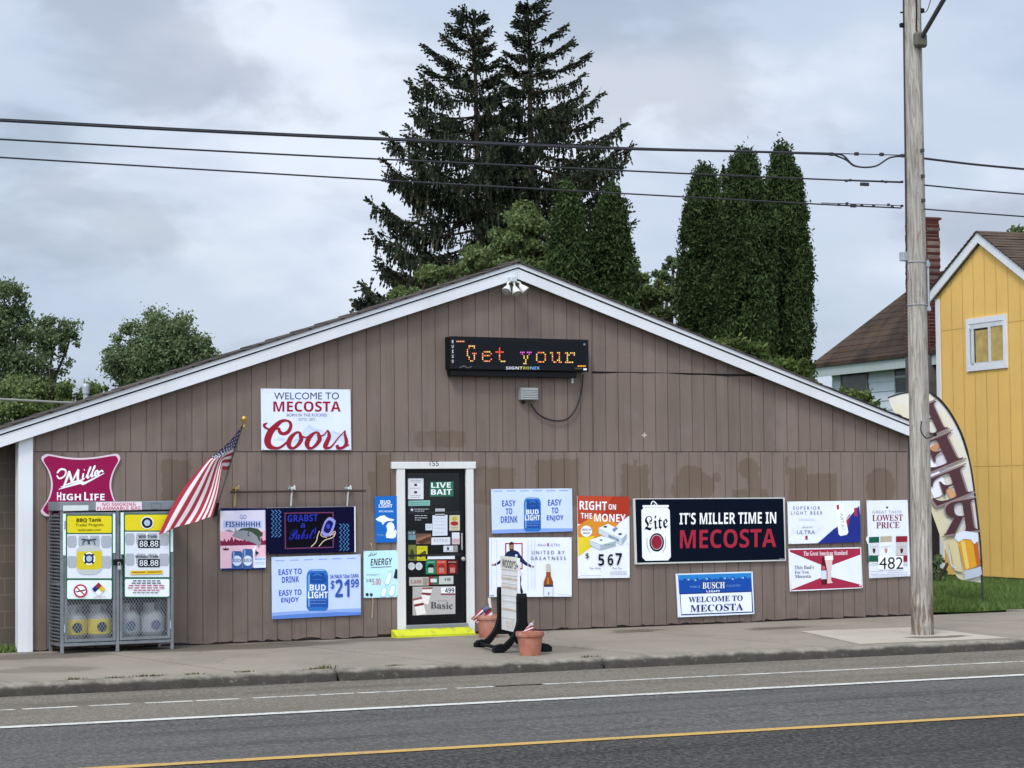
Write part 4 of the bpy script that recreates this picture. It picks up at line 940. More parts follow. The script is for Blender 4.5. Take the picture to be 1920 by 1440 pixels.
# --- blue and white small welcome sign
a = sign('mountain_welcome_sign', 'blue and white welcome sign with mountains, lowest on the siding', 'sign', C5, [(502, 905), (1240, 882), (1258, 1292), (525, 1325)], y=.04, th=.02, color='#cfd7e4')
a.poly([(520, 916), (1228, 895), (1236, 1072), (532, 1098)], '#2b7fc4', 'sky_print')
mt = [(528, 975)] + [(528 + i * 29, 962 - i * .9 + (-16 if i % 4 == 2 else (10 if i % 2 else -4))) for i in range(25)] + [(1236, 1072), (532, 1098)]
a.poly(mt, '#174a9f', 'mountain_print')
a.poly([(536, 1092), (1236, 1070), (1248, 1278), (552, 1306)], '#1b2f6c', 'panel_border'); a.poly([(545, 1104), (1228, 1080), (1236, 1268), (556, 1294)], '#d9dee8', 'white_panel')
for x, y in ((622, 962), (690, 968), (800, 955), (972, 950), (1048, 955), (1148, 945)): a.poly([(x - 10, y + 6), (x, y - 12), (x + 12, y + 8), (x, y + 2)], '#b9d3ec', 'snow_print')
a.text('𝐁𝐔𝐒𝐂𝐇', (750, 982, 980, 1056), '#101c4a', 'lettering_outline', .05, skew=-6); a.text('𝐁𝐔𝐒𝐂𝐇', (757, 988, 973, 1050), '#dfe5ee', 'lettering', .0, skew=-6); a.text('LIGHT', (798, 1064, 930, 1084), '#dfe5ee', 'lettering', .02, skew=-3, slant=-.3)
a.text('THIS IS', (630, 1022, 735, 1042), '#7da6d8', 'small_lettering', .01, skew=-3); a.text('COUNTRY', (988, 1012, 1126, 1030), '#7da6d8', 'small_lettering', .01, skew=-3)
a.text('𝐖𝐄𝐋𝐂𝐎𝐌𝐄 𝐓𝐎', (624, 1128, 1145, 1182), '#1a2a6b', 'lettering', .02, skew=-18); a.text('𝐌𝐄𝐂𝐎𝐒𝐓𝐀', (640, 1206, 1150, 1274), '#1a2a6b', 'lettering', .025, skew=-18)
# --- two stacked signs on the right
a = sign('light_beer_sign', 'white sign with a blue corner and tilted white can, upper of the right pair', 'sign', C6, [(75, 182), (686, 174), (692, 523), (86, 540)], color='#d7dce7')
a.poly([(318, 536), (465, 408), (560, 345), (636, 265), (680, 212), (688, 300), (692, 523)], '#222f83', 'blue_corner'); a.poly([(465, 408), (560, 345), (600, 285), (606, 300), (590, 380), (520, 405)], '#99263c', 'red_wedge'); a.strokes([[(326, 533, 6), (462, 412, 6), (560, 350, 6), (680, 214, 5)]], '#c9cfdd', 'wedge_edge', smooth=False)
a.poly([(636, 238), (662, 230), (664, 312), (650, 300), (638, 310)], '#a23347', 'ribbon_print')
a.poly([(478, 218), (492, 205), (525, 200), (545, 212), (588, 440), (575, 462), (522, 472), (506, 458)], '#e1e5ec', 'can_picture'); a.textq('ULTRA', (536, 420), (516, 282), (560, 416), '#8c93a6', 'can_lettering', .0)
a.poly([(488, 212), (508, 206), (512, 250), (502, 244), (492, 256)], '#a23347', 'ribbon_print')
a.text('S U P E R I O R', (122, 222, 350, 250), '#4a5470', bold=.012); a.text('L I G H T   B E E R', (104, 264, 370, 292), '#4a5470', bold=.012); small_lines(a, [(168, 310, 328), (172, 306, 340)], '#a2a8b8')
a.textq('𝓜𝓲𝓬𝓱𝓮𝓵𝓸𝓫', (195, 408), (285, 404), (196, 388), '#8f95a6', 'script_lettering'); a.text('ULTRA', (154, 424, 308, 456), '#6d7487', bold=.0); a.strokes([[(135, 455, 3), (120, 420, 3), (180, 385, 2)], [(310, 450, 3), (345, 410, 3), (380, 380, 2)]], '#c2c8d6', 'swirl_print')
a.poly([(226, 470), (244, 470), (244, 506), (235, 498), (226, 506)], '#8f2c40', 'ribbon_print')
a = sign('bow_tie_sign', 'red and white sign with bottle and glass, lower of the right pair', 'sign', C6, [(84, 580), (695, 567), (710, 912), (97, 940)], color='#d5d6de')
a.poly([(94, 590), (688, 577), (702, 905), (106, 930)], '#a12b44', 'red_face'); a.poly([(92, 606), (372, 722), (374, 818), (108, 924), (98, 760)], '#d6dbe6', 'white_wing'); a.poly([(690, 630), (440, 722), (442, 818), (700, 884)], '#d6dbe6', 'white_wing')
a.text('𝐓𝐡𝐞 𝐆𝐫𝐞𝐚𝐭 𝐀𝐦𝐞𝐫𝐢𝐜𝐚𝐧 𝐒𝐭𝐚𝐧𝐝𝐚𝐫𝐝', (210, 602, 580, 640), '#e3d6da', skew=-8); a.text("𝐓𝐡𝐢𝐬 𝐁𝐮𝐝'𝐬", (134, 722, 297, 754), '#4b4452', skew=-3); a.text('𝐅𝐨𝐫 𝐘𝐨𝐮,', (136, 766, 260, 796), '#4b4452', skew=-3); a.text('𝐌𝐞𝐜𝐨𝐬𝐭𝐚', (138, 800, 272, 828), '#4b4452', skew=-3)
a.poly([(366, 652), (388, 650), (390, 690), (404, 735), (406, 880), (362, 882), (358, 735), (366, 695)], '#5a1f22', 'bottle_picture'); a.poly([(358, 765), (404, 762), (405, 835), (360, 838)], '#c4cbd8', 'bottle_label'); a.ell(378, 742, 16, 18, '#c25a68', 'bottle_emblem')
a.poly([(388, 650), (458, 646), (452, 700), (442, 780), (444, 850), (458, 868), (410, 874), (412, 780), (396, 700)], '#cdb7b2', 'glass_picture'); a.poly([(388, 640), (458, 636), (460, 672), (390, 676)], '#e4e2e2', 'foam_picture'); a.rect(680, 884, 697, 896, '#d3c7cc', 'maker_plate')
# --- cigarette price poster behind the pole
a = sign('pack_poster', 'white cigarette poster with three packs and a large price, behind the utility pole', 'poster', C6, [(744, 173), (1088, 168), (1112, 812), (766, 829)], y=.028, color='#d4d8df')
a.poly([(735, 500), (745, 475), (765, 480), (770, 700), (752, 700), (748, 530)], '#d4d8df', 'side_flap'); a.poly([(742, 540), (756, 540), (762, 700), (752, 700)], '#1c5a45', 'side_pack')
a.text('GREAT TASTE', (790, 258, 1038, 282), '#8d8f97', 'lettering', .0); a.text('𝐋𝐎𝐖𝐄𝐒𝐓', (790, 294, 1048, 348), '#7d1c2b', skew=-4); a.text('𝐏𝐑𝐈𝐂𝐄', (824, 356, 1020, 410), '#7d1c2b', skew=-4); a.poly([(904, 224), (926, 224), (920, 240), (910, 240)], '#3a3f49', 'crest_print')
for x0, x1, y0, cap, low, body in ((762, 848, 478, '#1f5a47', '#1f5a47', '#c8cbce'), (858, 954, 472, '#b5a98f', None, '#dadcdf'), (990, 1086, 472, '#8d2032', '#8d2032', '#bcb7b4')):
    a.rect(x0, y0, x1, 720 if low else 690, body, 'pack_picture'); a.poly([(x0, y0 + 4), (x1, y0), (x1, y0 + 50), (x0, y0 + 54)], cap, 'pack_lid'); a.text('L&M', ((x0 + 12), 555, x1 - 12, 572), '#9aa0a8', 'pack_lettering')
    if low: a.rect(x0, 636, x1, 690, low, 'pack_foot')
    c_ = (x0 + x1) / 2; a.poly([(c_ - 12, 578), (c_ + 12, 578), (c_ + 10, 606), (c_, 622), (c_ - 10, 606)], '#4a2a2c' if low else '#b98a86', 'pack_crest')
a.rect(840, 640, 1052, 756, '#e2e4e8', 'price_plate'); a.text('482', (848, 650, 1050, 752), '#101216', 'price', .012); small_lines(a, [(775, 880, 772), (920, 1090, 778), (790, 850, 705), (775, 1095, 795), (790, 1090, 810)], '#8b9099', w=1.4)

# ================================================================== door stickers and notices
def notice(name, label, cat, x0, y0, x1, y1, color, items=(), skew=0.0):
    pts = [(x0, y0), (x1, y0 + skew), (x1, y1 + skew), (x0, y1)]
    ps = [P(C3[0] + x / C3[2], C3[1] + y / C3[2], .0395) for x, y in pts]
    base = np.mean(ps, 0); base[2] = min(p[2] for p in ps)
    t = thing(name, label, cat, base, 'notices stuck to the door'); a = Art(t, C3, (0, .0385, 0), (0, -1, 0)); a.DL = .0006
    a.board(pts, .002, color, 'sheet')
    for it in items: getattr(a, it[0])(*it[1:])
    return a
a = notice('opening_notice', 'white printed notice at the top left of the door', 'notice', 322, 216, 432, 364, '#c9cacd'); a.rect(366, 254, 386, 270, '#33363c', 'print'); a.rect(366, 306, 386, 322, '#33363c', 'print'); small_lines(a, [(340, 416, 232), (345, 410, 242), (335, 412, 285), (340, 414, 338), (345, 405, 350)], '#7d8088')
a = notice('live_bait_sign', 'green LIVE BAIT sign in white block letters on the door', 'sign', 478, 240, 644, 346, '#2f6a50', skew=-3); a.text('LIVE', (487, 246, 626, 283), '#dfe6e2', bold=.05, skew=-2); a.text('BAIT', (486, 294, 632, 332), '#dfe6e2', bold=.05, skew=-2)
a = notice('teal_strip_sticker', 'long pale teal strip sticker on the door glass', 'sticker', 324, 374, 478, 412, '#7fb0a6', skew=-3); small_lines(a, [(332, 468, 388), (340, 455, 399)], '#41665f')
def decal(name, label, items):
    t = thing(name, label, 'decal', P(680 + 400 / C3[2], 840 + 520 / C3[2], .04), 'notices stuck to the door'); a = Art(t, C3, (0, .0388, 0), (0, -1, 0)); a.DL = .0005
    for it in items: getattr(a, it[0])(*it[1:])
    return a
a = decal('hours_decal', 'white vinyl lettering and star straight on the dark door glass', ()); a.text('★', (336, 424, 364, 450), '#c9ccd0', 'star'); small_lines(a, [(368, 470, 434), (370, 440, 448), (370, 466, 464), (370, 458, 480), (370, 462, 496), (372, 414, 511)], '#b5b8bd', w=2.2)
a = notice('small_slip', 'small grey paper slip at the top of the paper cluster on the door', 'notice', 516, 430, 583, 482, '#a9abad'); small_lines(a, [(524, 570, 444), (530, 576, 456), (526, 560, 468)], '#5c6066')
a = notice('paper_sheet', 'largest plain white sheet in the paper cluster on the door', 'notice', 496, 478, 602, 624, '#c2c6cf', skew=-3); small_lines(a, [(508, 590, 500), (510, 580, 520), (506, 592, 545), (512, 586, 570), (508, 580, 600)], '#9ba1ad')
a = notice('taped_card', 'tiny white card left of the plain white sheet on the door', 'card', 446, 538, 494, 584, '#bfc1c6'); small_lines(a, [(452, 488, 552), (454, 486, 565)], '#8b8e96')
a = notice('yellow_label', 'cream card with a yellow top and red oval on the door', 'card', 616, 478, 690, 588, '#b9b29a', skew=-2); a.ell(652, 502, 20, 15, '#b9a836', 'yellow_patch'); a.ell(652, 536, 28, 16, '#a02c2c', 'red_oval'); small_lines(a, [(626, 680, 564), (630, 676, 576)], '#5c5346')
a = notice('blue_card', 'dark teal card with grey figures at the left of the door', 'card', 312, 588, 378, 652, '#6c8d95'); a.rect(313, 589, 377, 616, '#24343a', 'dark_top'); a.text('OCB', (320, 594, 370, 612), '#aab4b8', 'lettering', .02)
a = notice('brown_sticker', 'brown wood-toned sticker in the middle of the door', 'sticker', 380, 608, 486, 682, '#6b4c3b'); a.poly([(380, 640), (486, 612), (486, 640), (400, 682), (380, 682)], '#8a6550', 'tan_band'); a.poly([(382, 668), (470, 630), (486, 632), (486, 650), (420, 682)], '#513628', 'dark_band')
a = notice('menthol_card', 'white card with faded grey lettering under the plain white sheet', 'card', 488, 636, 622, 688, '#c3c7cc', skew=-3); a.text('R E T R O', (508, 646, 600, 668), '#888d96', 'lettering', .01)
a = notice('split_card', 'small card, blank above and pink below, near the door handle', 'card', 634, 600, 688, 684, '#c6c9cd'); a.rect(634, 642, 686, 684, '#c0a4ab', 'pink_half'); small_lines(a, [(640, 682, 655), (642, 680, 668)], '#97525f')
a = notice('id_sticker', 'white and grey card with a round portrait, just above the door knob', 'sticker', 574, 694, 674, 738, '#bfc2c6'); a.ell(606, 714, 9, 12, '#484d55', 'portrait'); a.rect(642, 696, 673, 736, '#8e8d86', 'grey_end'); small_lines(a, [(582, 636, 730)], '#80848b')
a = notice('olive_poster', 'dull olive sticker with a dark figure at the left of the door', 'sticker', 314, 688, 380, 800, '#6d7437'); a.poly([(335, 790), (338, 735), (350, 715), (364, 735), (366, 790)], '#3c4420', 'figure')
a = notice('yellow_poster', 'bright yellow sticker with a dark diagonal logo on the door', 'sticker', 384, 696, 460, 800, '#c3bd2a'); a.poly([(392, 760), (440, 728), (452, 736), (448, 756), (410, 778)], '#56521a', 'logo'); small_lines(a, [(396, 450, 712), (394, 440, 790)], '#6f6a1c')
a = notice('white_strip', 'blank white strip across the middle of the door', 'sticker', 446, 758, 654, 790, '#cdd0d4', skew=-2)
for nm, lb, cx in (('round_sticker', 'left one of two round pale stickers low on the door', 347), ('round_sticker', 'right one of two round pale stickers low on the door', 400)):
    c_ = P(C3[0] + cx / C3[2], C3[1] + 840 / C3[2], .0385); t = thing(nm, lb, 'sticker', c_, 'notices stuck to the door'); a = Art(t, C3, (0, .0385, 0), (0, -1, 0)); a.DL = .0006
    a.board([(cx + 25 * math.cos(k * .314), 840 + 27 * math.sin(k * .314)) for k in range(20)], .002, '#b9bdbd', 'disc'); small_lines(a, [(cx - 14, cx + 14, 834), (cx - 12, cx + 10, 844)], '#8f9496')
for lb, x0, col in (('green ball-game sticker, first of three in a row low on the door', 448, '#1f7a55'), ('orange-red sticker, middle of three in a row low on the door', 524, '#b8412e'), ('dark red sticker, last of three in a row low on the door', 602, '#5f1d20')):
    a = notice('pack_sticker', lb, 'sticker', x0, 796, x0 + 72, 896, col); a.ell(x0 + 36, 846, 24, 22, '#1c2023' if x0 < 500 else '#8f2c26', 'round_mark'); a.rect(x0 + 18, 850, x0 + 54, 886, '#a9b3ad' if x0 < 500 else '#b9786c', 'label_print'); small_lines(a, [(x0 + 8, x0 + 64, 810)], '#d6d6cf')
a = notice('price_strip', 'long grey strip with red lettering and a price, low on the door', 'sticker', 330, 918, 468, 978, '#a9a69b', skew=-2); a.text('L&M', (345, 936, 415, 962), '#8d4a4c', 'lettering', .02); a.rect(428, 922, 462, 972, '#8f8d80', 'grey_panel')
a = notice('flavour_card', 'small red and green card in the strip low on the door', 'card', 470, 912, 538, 972, '#8b2a33'); a.rect(500, 914, 537, 970, '#2f6b52', 'green_half'); a.rect(482, 928, 526, 954, '#c3c6c2', 'plate')
a = notice('price_card', 'pale card with black figures at the end of the strip low on the door', 'card', 542, 910, 644, 968, '#b1b4ad', skew=-2); a.text('4 89', (580, 922, 624, 944), '#23262a', 'price', .02)
a = notice('pack_advert', 'large greyish advert with two tilted packs at the bottom of the door', 'poster', 355, 985, 658, 1198, '#a5a19d', skew=-4)
for q in ([(424, 992), (498, 988), (464, 1112), (412, 1092)], [(356, 1070), (420, 1056), (450, 1178), (384, 1190)]):
    q = [np.array(v, float) for v in q]; a.poly([tuple(v) for v in q], '#d9d2cc', 'pack_picture'); f = lambda t0, t1: [tuple(q[0] + (q[3] - q[0]) * t0), tuple(q[1] + (q[2] - q[1]) * t0), tuple(q[1] + (q[2] - q[1]) * t1), tuple(q[0] + (q[3] - q[0]) * t1)]
    a.poly(f(.0, .12), '#8f5d56', 'pack_lid'); a.poly(f(.34, .48), '#7d2d33', 'pack_band')
a.rect(556, 990, 656, 1034, '#d9dadd', 'price_plate'); a.rect(556, 1032, 656, 1042, '#7d2d33', 'price_rule'); a.text('499', (584, 994, 650, 1028), '#17191d', 'price', .02); a.text('𝐁𝐚𝐬𝐢𝐜', (482, 1092, 640, 1140), '#4a4548', 'lettering', skew=4); small_lines(a, [(530, 600, 1084)], '#7c777a')

# ================================================================== lit display, floodlights, junction box, rail
def led_sign():
    yf = -.2; f = (0, yf, 0)
    tl, tr, br, bl = P(820 + 98 / 3.79, 480 + 572 / 3.79, yf), P(820 + 1078 / 3.79, 480 + 592 / 3.79, yf), P(820 + 1078 / 3.79, 480 + 816 / 3.79, yf), P(820 + 98 / 3.79, 480 + 812 / 3.79, yf)
    x0, x1 = (tl[0] + bl[0]) / 2, (tr[0] + br[0]) / 2; z1, z0 = (tl[2] + tr[2]) / 2, (bl[2] + br[2]) / 2
    t = thing('message_display', 'long black lit message display with orange dot letters, under the roof peak', 'display', ((x0 + x1) / 2, 0, z0), 'fittings of the gable')
    b = MB(); b.bbox((x0, yf + .002, z0), (x1, -.004, z1), .012); b.build('cabinet', BLACKP, t)
    a = Art(t, C8, (0, yf, 0), (0, -1, 0))
    a.poly([(140, 600), (1055, 618), (1055, 775), (142, 775)], paint('#05070d', .35, .2, spec=.2), 'screen')
    a.ring([(125, 590), (1062, 608), (1062, 786), (128, 786)], 6, '#20242c', 'bezel')
    u = MB(); u.bbox((x0 + .03, yf + .05, z0 - .085), (x1 - .17, -.004, z0 - .002), .008); u.build('lower_housing', BLACKP, t)
    glyph = {'G': ['.xxxx.', '.x..x.', 'x.....', 'x.....', 'x..xxx', 'x...x.', '.x..x.', '.x..x.', '..xx..'],
             'e': ['......', '......', '......', '.xxxx.', 'x....x', 'xxxxx.', 'x.....', 'x....x', '.xxxx.'],
             't': ['......', '..x...', '..x...', 'xxxxx.', '..x...', '..x...', '..x...', '..x...', '...xxx'],
             'y': ['......', '......', '......', 'xxx.xxx', '.x...x.', '..x.x..', '..x.x..', '...x...', '...x...', '..xx...'],
             'o': ['......', '......', '......', '.xxxx.', 'x....x', 'x....x', 'x....x', 'x....x', '.xxxx.'],
             'u': ['......', '......', '......', 'xx..xx', '.x...x', '.x...x', '.x...x', '.x..xx', '..xx.xx'],
             'r': ['......', '......', '......', 'xx.xxx', '.xx..x', '.x....', '.x....', '.x....', 'xxxxx.']}
    cols = ['#ff8a5a', '#ffb070', '#ffd050', '#f2e05a', '#ff6a4a', '#ffc9a0']
    rr = random.Random(4); dots = []
    def dot(L, col, x, y): L.append((x, y, col))
    for ch, gx in (('G', 214), ('e', 322), ('t', 418), ('y', 592), ('o', 706), ('u', 806), ('r', 912)):
        L = []; dots.append(L)
        for j, row in enumerate(glyph[ch]):
            for i, c in enumerate(row):
                if c != 'x': continue
                col = cols[(j * 2 + i * (3 if ch in 'Gor' else 1) + ord(ch)) % 6] if rr.random() < .7 else rr.choice(cols)
                if ch == 'y' and j < 5: col = '#e060d0' if j == 3 else '#d050c0'
                if ch == 't' and j < 5: col = '#ff5a3a'
                dot(L, col, gx + i * 12.2, 640 + j * 13.2 + (gx - 214) * .014)
    dots += [[(1002 + i * 12, 782, '#ffb03a') for i in range(5)], [(140 + i * 12, 607, '#ff9a6a') for i in range(5)]]
    a.k += 1; k = a.k
    for ps in dots:
        v, fs, mi, cs = [], [], [], sorted({q[2] for q in ps})
        for x, y, col in ps:
            mi.append(cs.index(col))
            n = len(v); v += [(x - 3.9, y - 4.6), (x + 3.9, y - 4.6), (x + 3.9, y + 4.6), (x - 3.9, y + 4.6)]; fs.append((n, n + 1, n + 2, n + 3))
        link_mesh('lit_character', [a.at(x, y, k * a.DL) for x, y in v], fs, [emit(c_, .85) for c_ in cs], t, mi)
    for s, x0_, x1_, c in (('SIGN', 488, 580, '#c9ccd2'), ('T', 584, 606, '#c9cc9a'), ('RO', 610, 655, '#b9b04a'), ('NIX', 660, 728, '#7fa6d8')): a.text(s, (x0_, 786, x1_, 806), c, 'maker_lettering', .04)
    for i, ch in enumerate('EUISO'): a.text(ch, (90 + 13, 597 + i * 35, 90 + 26, 619 + i * 35), '#b9bdc2', 'side_lettering', .05)
    a.rect(1038, 798, 1062, 812, '#d2d4d8', 'sticker'); a.rect(975, 794, 1030, 804, '#4d4a2c', 'plate'); a.strokes([[(155, 795, 6), (190, 782, 9), (215, 795, 6), (245, 784, 7)]], '#5b5f60', 'signature')
    a.ell(1045, 628, 8, 8, '#7d8086', 'lock'); b = MB(); b.bbox((P(820 + 952 / 3.79, 700, -.1)[0], -.11, P(1074, 480 + 905 / 3.79, -.1)[2]), (P(820 + 966 / 3.79, 700, -.1)[0], -.09, z0 - .02), .003); b.build('hanging_tab', GALV, t)
led_sign()
def floodlights():
    c = P(961, 525, -.2); t = thing('floodlight_cluster', 'cluster of three small floodlights under the roof peak', 'floodlight', c, 'fittings of the gable')
    b = MB(); b.bbox(c + [-.05, -.05, -.03], c + [.05, .06, .045], .012); b.build('mounting_box', paint('#b8c0c2', .5), t)
    for px, py, dx in ((951, 542, -1), (967, 545, 0.1), (981, 541, 1)):
        e = P(px, py, -.27); ax = np.array([dx * .55, -.45, -.75]); ax /= np.linalg.norm(ax); u = np.cross(ax, [0, 1, 0]); u /= np.linalg.norm(u); w = np.cross(ax, u)
        b = MB(); b.tube(catmull([c + [dx * .03, -.01, -.02], (c + e) / 2 + [dx * .03, 0, .02], e - ax * .05], 4), .014, 8)
        prof = [(-.075, .018), (-.05, .03), (0, .052), (.035, .062), (.05, .06)]
        vs = [e + ax * h + r * (math.cos(k * math.pi / 8) * u + math.sin(k * math.pi / 8) * w) for h, r in prof for k in range(16)]
        b.add(vs, [(i * 16 + k, i * 16 + (k + 1) % 16, (i + 1) * 16 + (k + 1) % 16, (i + 1) * 16 + k) for i in range(4) for k in range(16)] + [tuple(range(16))[::-1]])
        lamp = b.build('lamp_head', paint('#c4c6bf', .4), t, smooth=True)
        g = MB(); g.add([e + ax * .046 + .058 * (math.cos(k * math.pi / 8) * u + math.sin(k * math.pi / 8) * w) for k in range(16)] + [e + ax * .06], [(k, (k + 1) % 16, 16) for k in range(16)]); g.build('lens', paint('#8f8d84', .2, .1, spec=.6), lamp)
floodlights()
def junction():
    c = P(993, 739, -.05); t = thing('junction_box', 'small grey louvred electrical box below the lit display', 'electrical box', c + [0, .05, -.09], 'fittings of the gable')
    x0, x1 = P(977.5, 739, -.1)[0], P(1009.5, 739, -.1)[0]; z1, z0 = P(993, 727, -.1)[2], P(993, 750, -.1)[2]
    b = MB(); b.bbox((x0, -.1, z0), (x1, -.004, z1), .006); b.build('case', paint('#8d918f', .5, .15), t)
    l = MB()
    for k in range(6): z = z0 + .02 + k * (z1 - z0 - .04) / 5; l.prism([(x0 + .015, -.101, z), (x1 - .015, -.101, z), (x1 - .015, -.112, z - .008), (x0 + .015, -.112, z - .008)], (0, 0, .004))
    l.build('louvres', paint('#a7aaa6', .5), t); b = MB(); b.lathe((x0 + .06, -.05, z0 - .05), [(.02, 0), (.025, .03), (.02, .055)], 10); b.build('cable_gland', DARK, t)
    cb = MB(); pts = [P(995, 757, -.05), P(1010, 777, -.05), P(1035, 788, -.05), P(1060, 787, -.05), P(1078, 770, -.05), P(1090, 735, -.05), P(1093, 702, -.06)]
    cb.tube(catmull(pts, 8), .011, 8); o = cb.build('power_cable', paint('#17151a', .5), loc=pts[3]); tag(o, 'black cable looping from the grey box up to the lit display', 'cable', 'fittings of the gable')
junction()
def rail():
    t = thing('bracket_rail', 'dark rail with three brackets above the neon style sign', 'rail', P(560, 955, -.1))
    b = MB(); b.tube(catmull([P(432, 922.5, -.10), P(560, 921, -.10), P(685, 920, -.10)], 4), .014, 8); b.build('bar', paint('#3d2f2b', .6), t)
    for x, col in ((440, '#b29a63'), (545.5, '#c9cfcb'), (651, '#c9cfcb')):
        b = MB(); m = paint(col, .35, .15, metal=.4); bt = P(x, 949, -.08); tp = P(x + 2, 916, -.10)
        b.bbox(tp + [-.015, -.02, -.012], tp + [.03, .10, .022], .005); b.tube([tp + [0, 0, -.0], bt], .012, 8); b.tube([tp + [.06, .05, -.02], tp + [.07, .09, .035]], .013, 6); b.tube([tp + [.0, .04, .01], tp + [.07, .06, .01]], .008, 6)
        b.build('bracket', m, t)
rail()
# pale filler patch on the siding
c = P(1208, 816); b = MB(); b.prism([c + np.array([math.cos(k * .785) * (.05 if k % 2 == 0 else .022), -.0045, math.sin(k * .785) * (.045 if k % 2 == 0 else .02)]) for k in range(8)], (0, .002, 0)); b.build('filler_patch', paint('#b8aaa0', .8), store)

# ================================================================== gas bottle cage
def cage():
    yf = -.55; x0, x1 = -5.287, -3.85; z0, z1 = -.085, 1.745; d = -.012
    t = thing('gas_cage', 'grey metal gas bottle cage with two poster doors against the siding', 'gas cage', ((x0 + x1) / 2, yf, z0))
    xm = P(0 + 722 / 3.273, 1000, yf)[0]; zt = P(200, 800 + 520 / 3.273, yf)[2]; zb = P(200, 800 + 1340 / 3.273, yf)[2]; w = .04
    b = MB()
    for x in (x0, xm - w / 2, x1 - w): b.bbox((x, yf, z0), (x + w, yf + .04, z1), .004)
    for x in (x0, x1 - w): b.bbox((x, d - .04, z0), (x + w, d, z1), .004)
    b.bbox((x0 + w, yf + .004, zb), (xm - w / 2, yf + .04, zb + .04), .004); b.bbox((xm + w / 2, yf + .004, zb), (x1 - w, yf + .04, zb + .04), .004)
    for x in (x0 + .004, x1 - w + .004):
        for z in (zb, .75): b.bbox((x, yf + .04, z), (x + w - .008, d - .04, z + .04), .004)
    b.build('frame', STEEL, t)
    h = MB(); h.bbox((x0 - .012, yf - .012, zt + .012), (x1 + .012, d, z1 + .018), .006); hood = h.build('hood', paint('#7f8488', .5, .2, 5, metal=.3), t)
    f = MB(); f.box((x0 + w, yf + .04, zb + .012), (x1 - w, d - .02, zb + .03)); f.build('floor_plate', STEEL, t)
    s = MB(); z = zb + .06                     # slatted left flank
    while z < z1 - .16:
        s.prism([(x0 + .004, yf + .045, z), (x0 + .004, d - .045, z), (x0 - .010, d - .045, z + .012), (x0 - .010, yf + .045, z + .012)], (0, 0, .014)); z += .042
    s.build('side_slats', STEEL, t)
    s2 = MB(); s2.box((x1 - .012, yf + .05, zb + .05), (x1 - .008, d - .05, z1 - .1)); s2.build('side_panel', STEEL, t)
    bk = MB(); bk.box((x0 + w, d - .012, zb + .04), (x1 - w, d - .008, z1 - .1)); bk.build('back_panel', paint('#4d4f50', .7), t)
    a = Art(t, C1, (0, yf - .014, 0), (0, -1, 0)); a.k = 1
    a.poly([(387, 484), (543, 481), (543, 514), (387, 518)], '#bfc6c3', 'blank_label', parent=hood)
    a.poly([(588, 463), (870, 460), (870, 510), (588, 516)], '#d3c6ca', 'warning_label', parent=hood); a.text('NO SMOKING', (628, 467, 832, 488), '#b8596a', 'warning_lettering', .02, skew=-2, parent=hood); a.text('FLAMMABLE GAS', (596, 492, 862, 512), '#b8596a', 'warning_lettering', .02, skew=-3, parent=hood)
    a.ring([(928, 468), (990, 467), (990, 502), (928, 504)], 4, '#6b6f70', 'embossed_plate', parent=hood)
    def wires(xa, xb, za, zb_):                # expanded metal
        m = MB(); pw = .040; ph = .058; r = .0026; yw = yf + .012
        n = int((xb - xa) / pw) + int((zb_ - za) / ph) + 2
        for sg in (1, -1):
            for k in range(-n, n):
                # line x = xa + pw*k + sg*(z-za)*pw/ph
                p = []
                s_ = sg * pw / ph
                for z in (za, zb_):
                    p.append((xa + pw * k + s_ * (z - za), z))
                (u0, v0), (u1, v1) = p; lo, hi = 0.0, 1.0
                for bound, sgn in ((xa, 1), (xb, -1)):
                    f0, f1 = sgn * (u0 - bound), sgn * (u1 - bound)
                    if f0 < 0 and f1 < 0: lo = 2; break
                    if f0 < 0: lo = max(lo, f0 / (f0 - f1))
                    elif f1 < 0: hi = min(hi, f0 / (f0 - f1))
                if lo >= hi: continue
                A = np.array([u0 + (u1 - u0) * lo, yw + sg * .0008, v0 + (v1 - v0) * lo]); B = np.array([u0 + (u1 - u0) * hi, yw + sg * .0008, v0 + (v1 - v0) * hi])
                m.tube([A, B], r, 3, caps=False)
        return m
    for k, (xa, xb, pl, label) in enumerate(((x0 + w + .006, xm - w / 2 - .006, (405, 540, 692, 1064), 'door with the yellow tank poster'), (xm + w / 2 + .006, x1 - w - .006, (760, 533, 1046, 1050), 'door with the price poster'))):
        za, zc = zb + .05, zt - .008
        fr = MB(); q = .035
        for lo, hi in (((xa, yf - .004, za), (xa + q, yf + .02, zc)), ((xb - q, yf - .004, za), (xb, yf + .02, zc)), ((xa + q, yf - .004, za), (xb - q, yf + .02, za + q)), ((xa + q, yf - .004, zc - q), (xb - q, yf + .02, zc))): fr.bbox(lo, hi, .003)
        door = fr.build('cage_door', STEEL, t); door['label'] = label
        wires(xa + q, xb - q, za + q, zc - q).build('wire_mesh', paint('#a4a9ab', .4, .1, metal=.6), door)
        A = Art(t, C1, (0, yf - .012, 0), (0, -1, 0)); X0, Y0, X1, Y1 = pl
        rd = lambda x_0, y_0, x_1, y_1, r: [(x_0 + r, y_0), (x_1 - r, y_0 - 0), (x_1, y_0 + r), (x_1, y_1 - r), (x_1 - r, y_1), (x_0 + r, y_1), (x_0, y_1 - r), (x_0, y_0 + r)]
        for u0, u1 in ((X0 - 19, X0 - 1), (X1 + 1, X1 + 16)): A.rect(u0, Y0 - 6, u1, Y0 + (250 if u0 < X0 else 235), '#cbdcd4', 'pale_strip', parent=door, layer=.5)
        bd = MB(); bd.prism([A.at(*p) for p in rd(X0, Y0, X1, Y1, 12)], (0, .006, 0)); pan = bd.build('poster_panel', paint('#135c3e', .45), door)
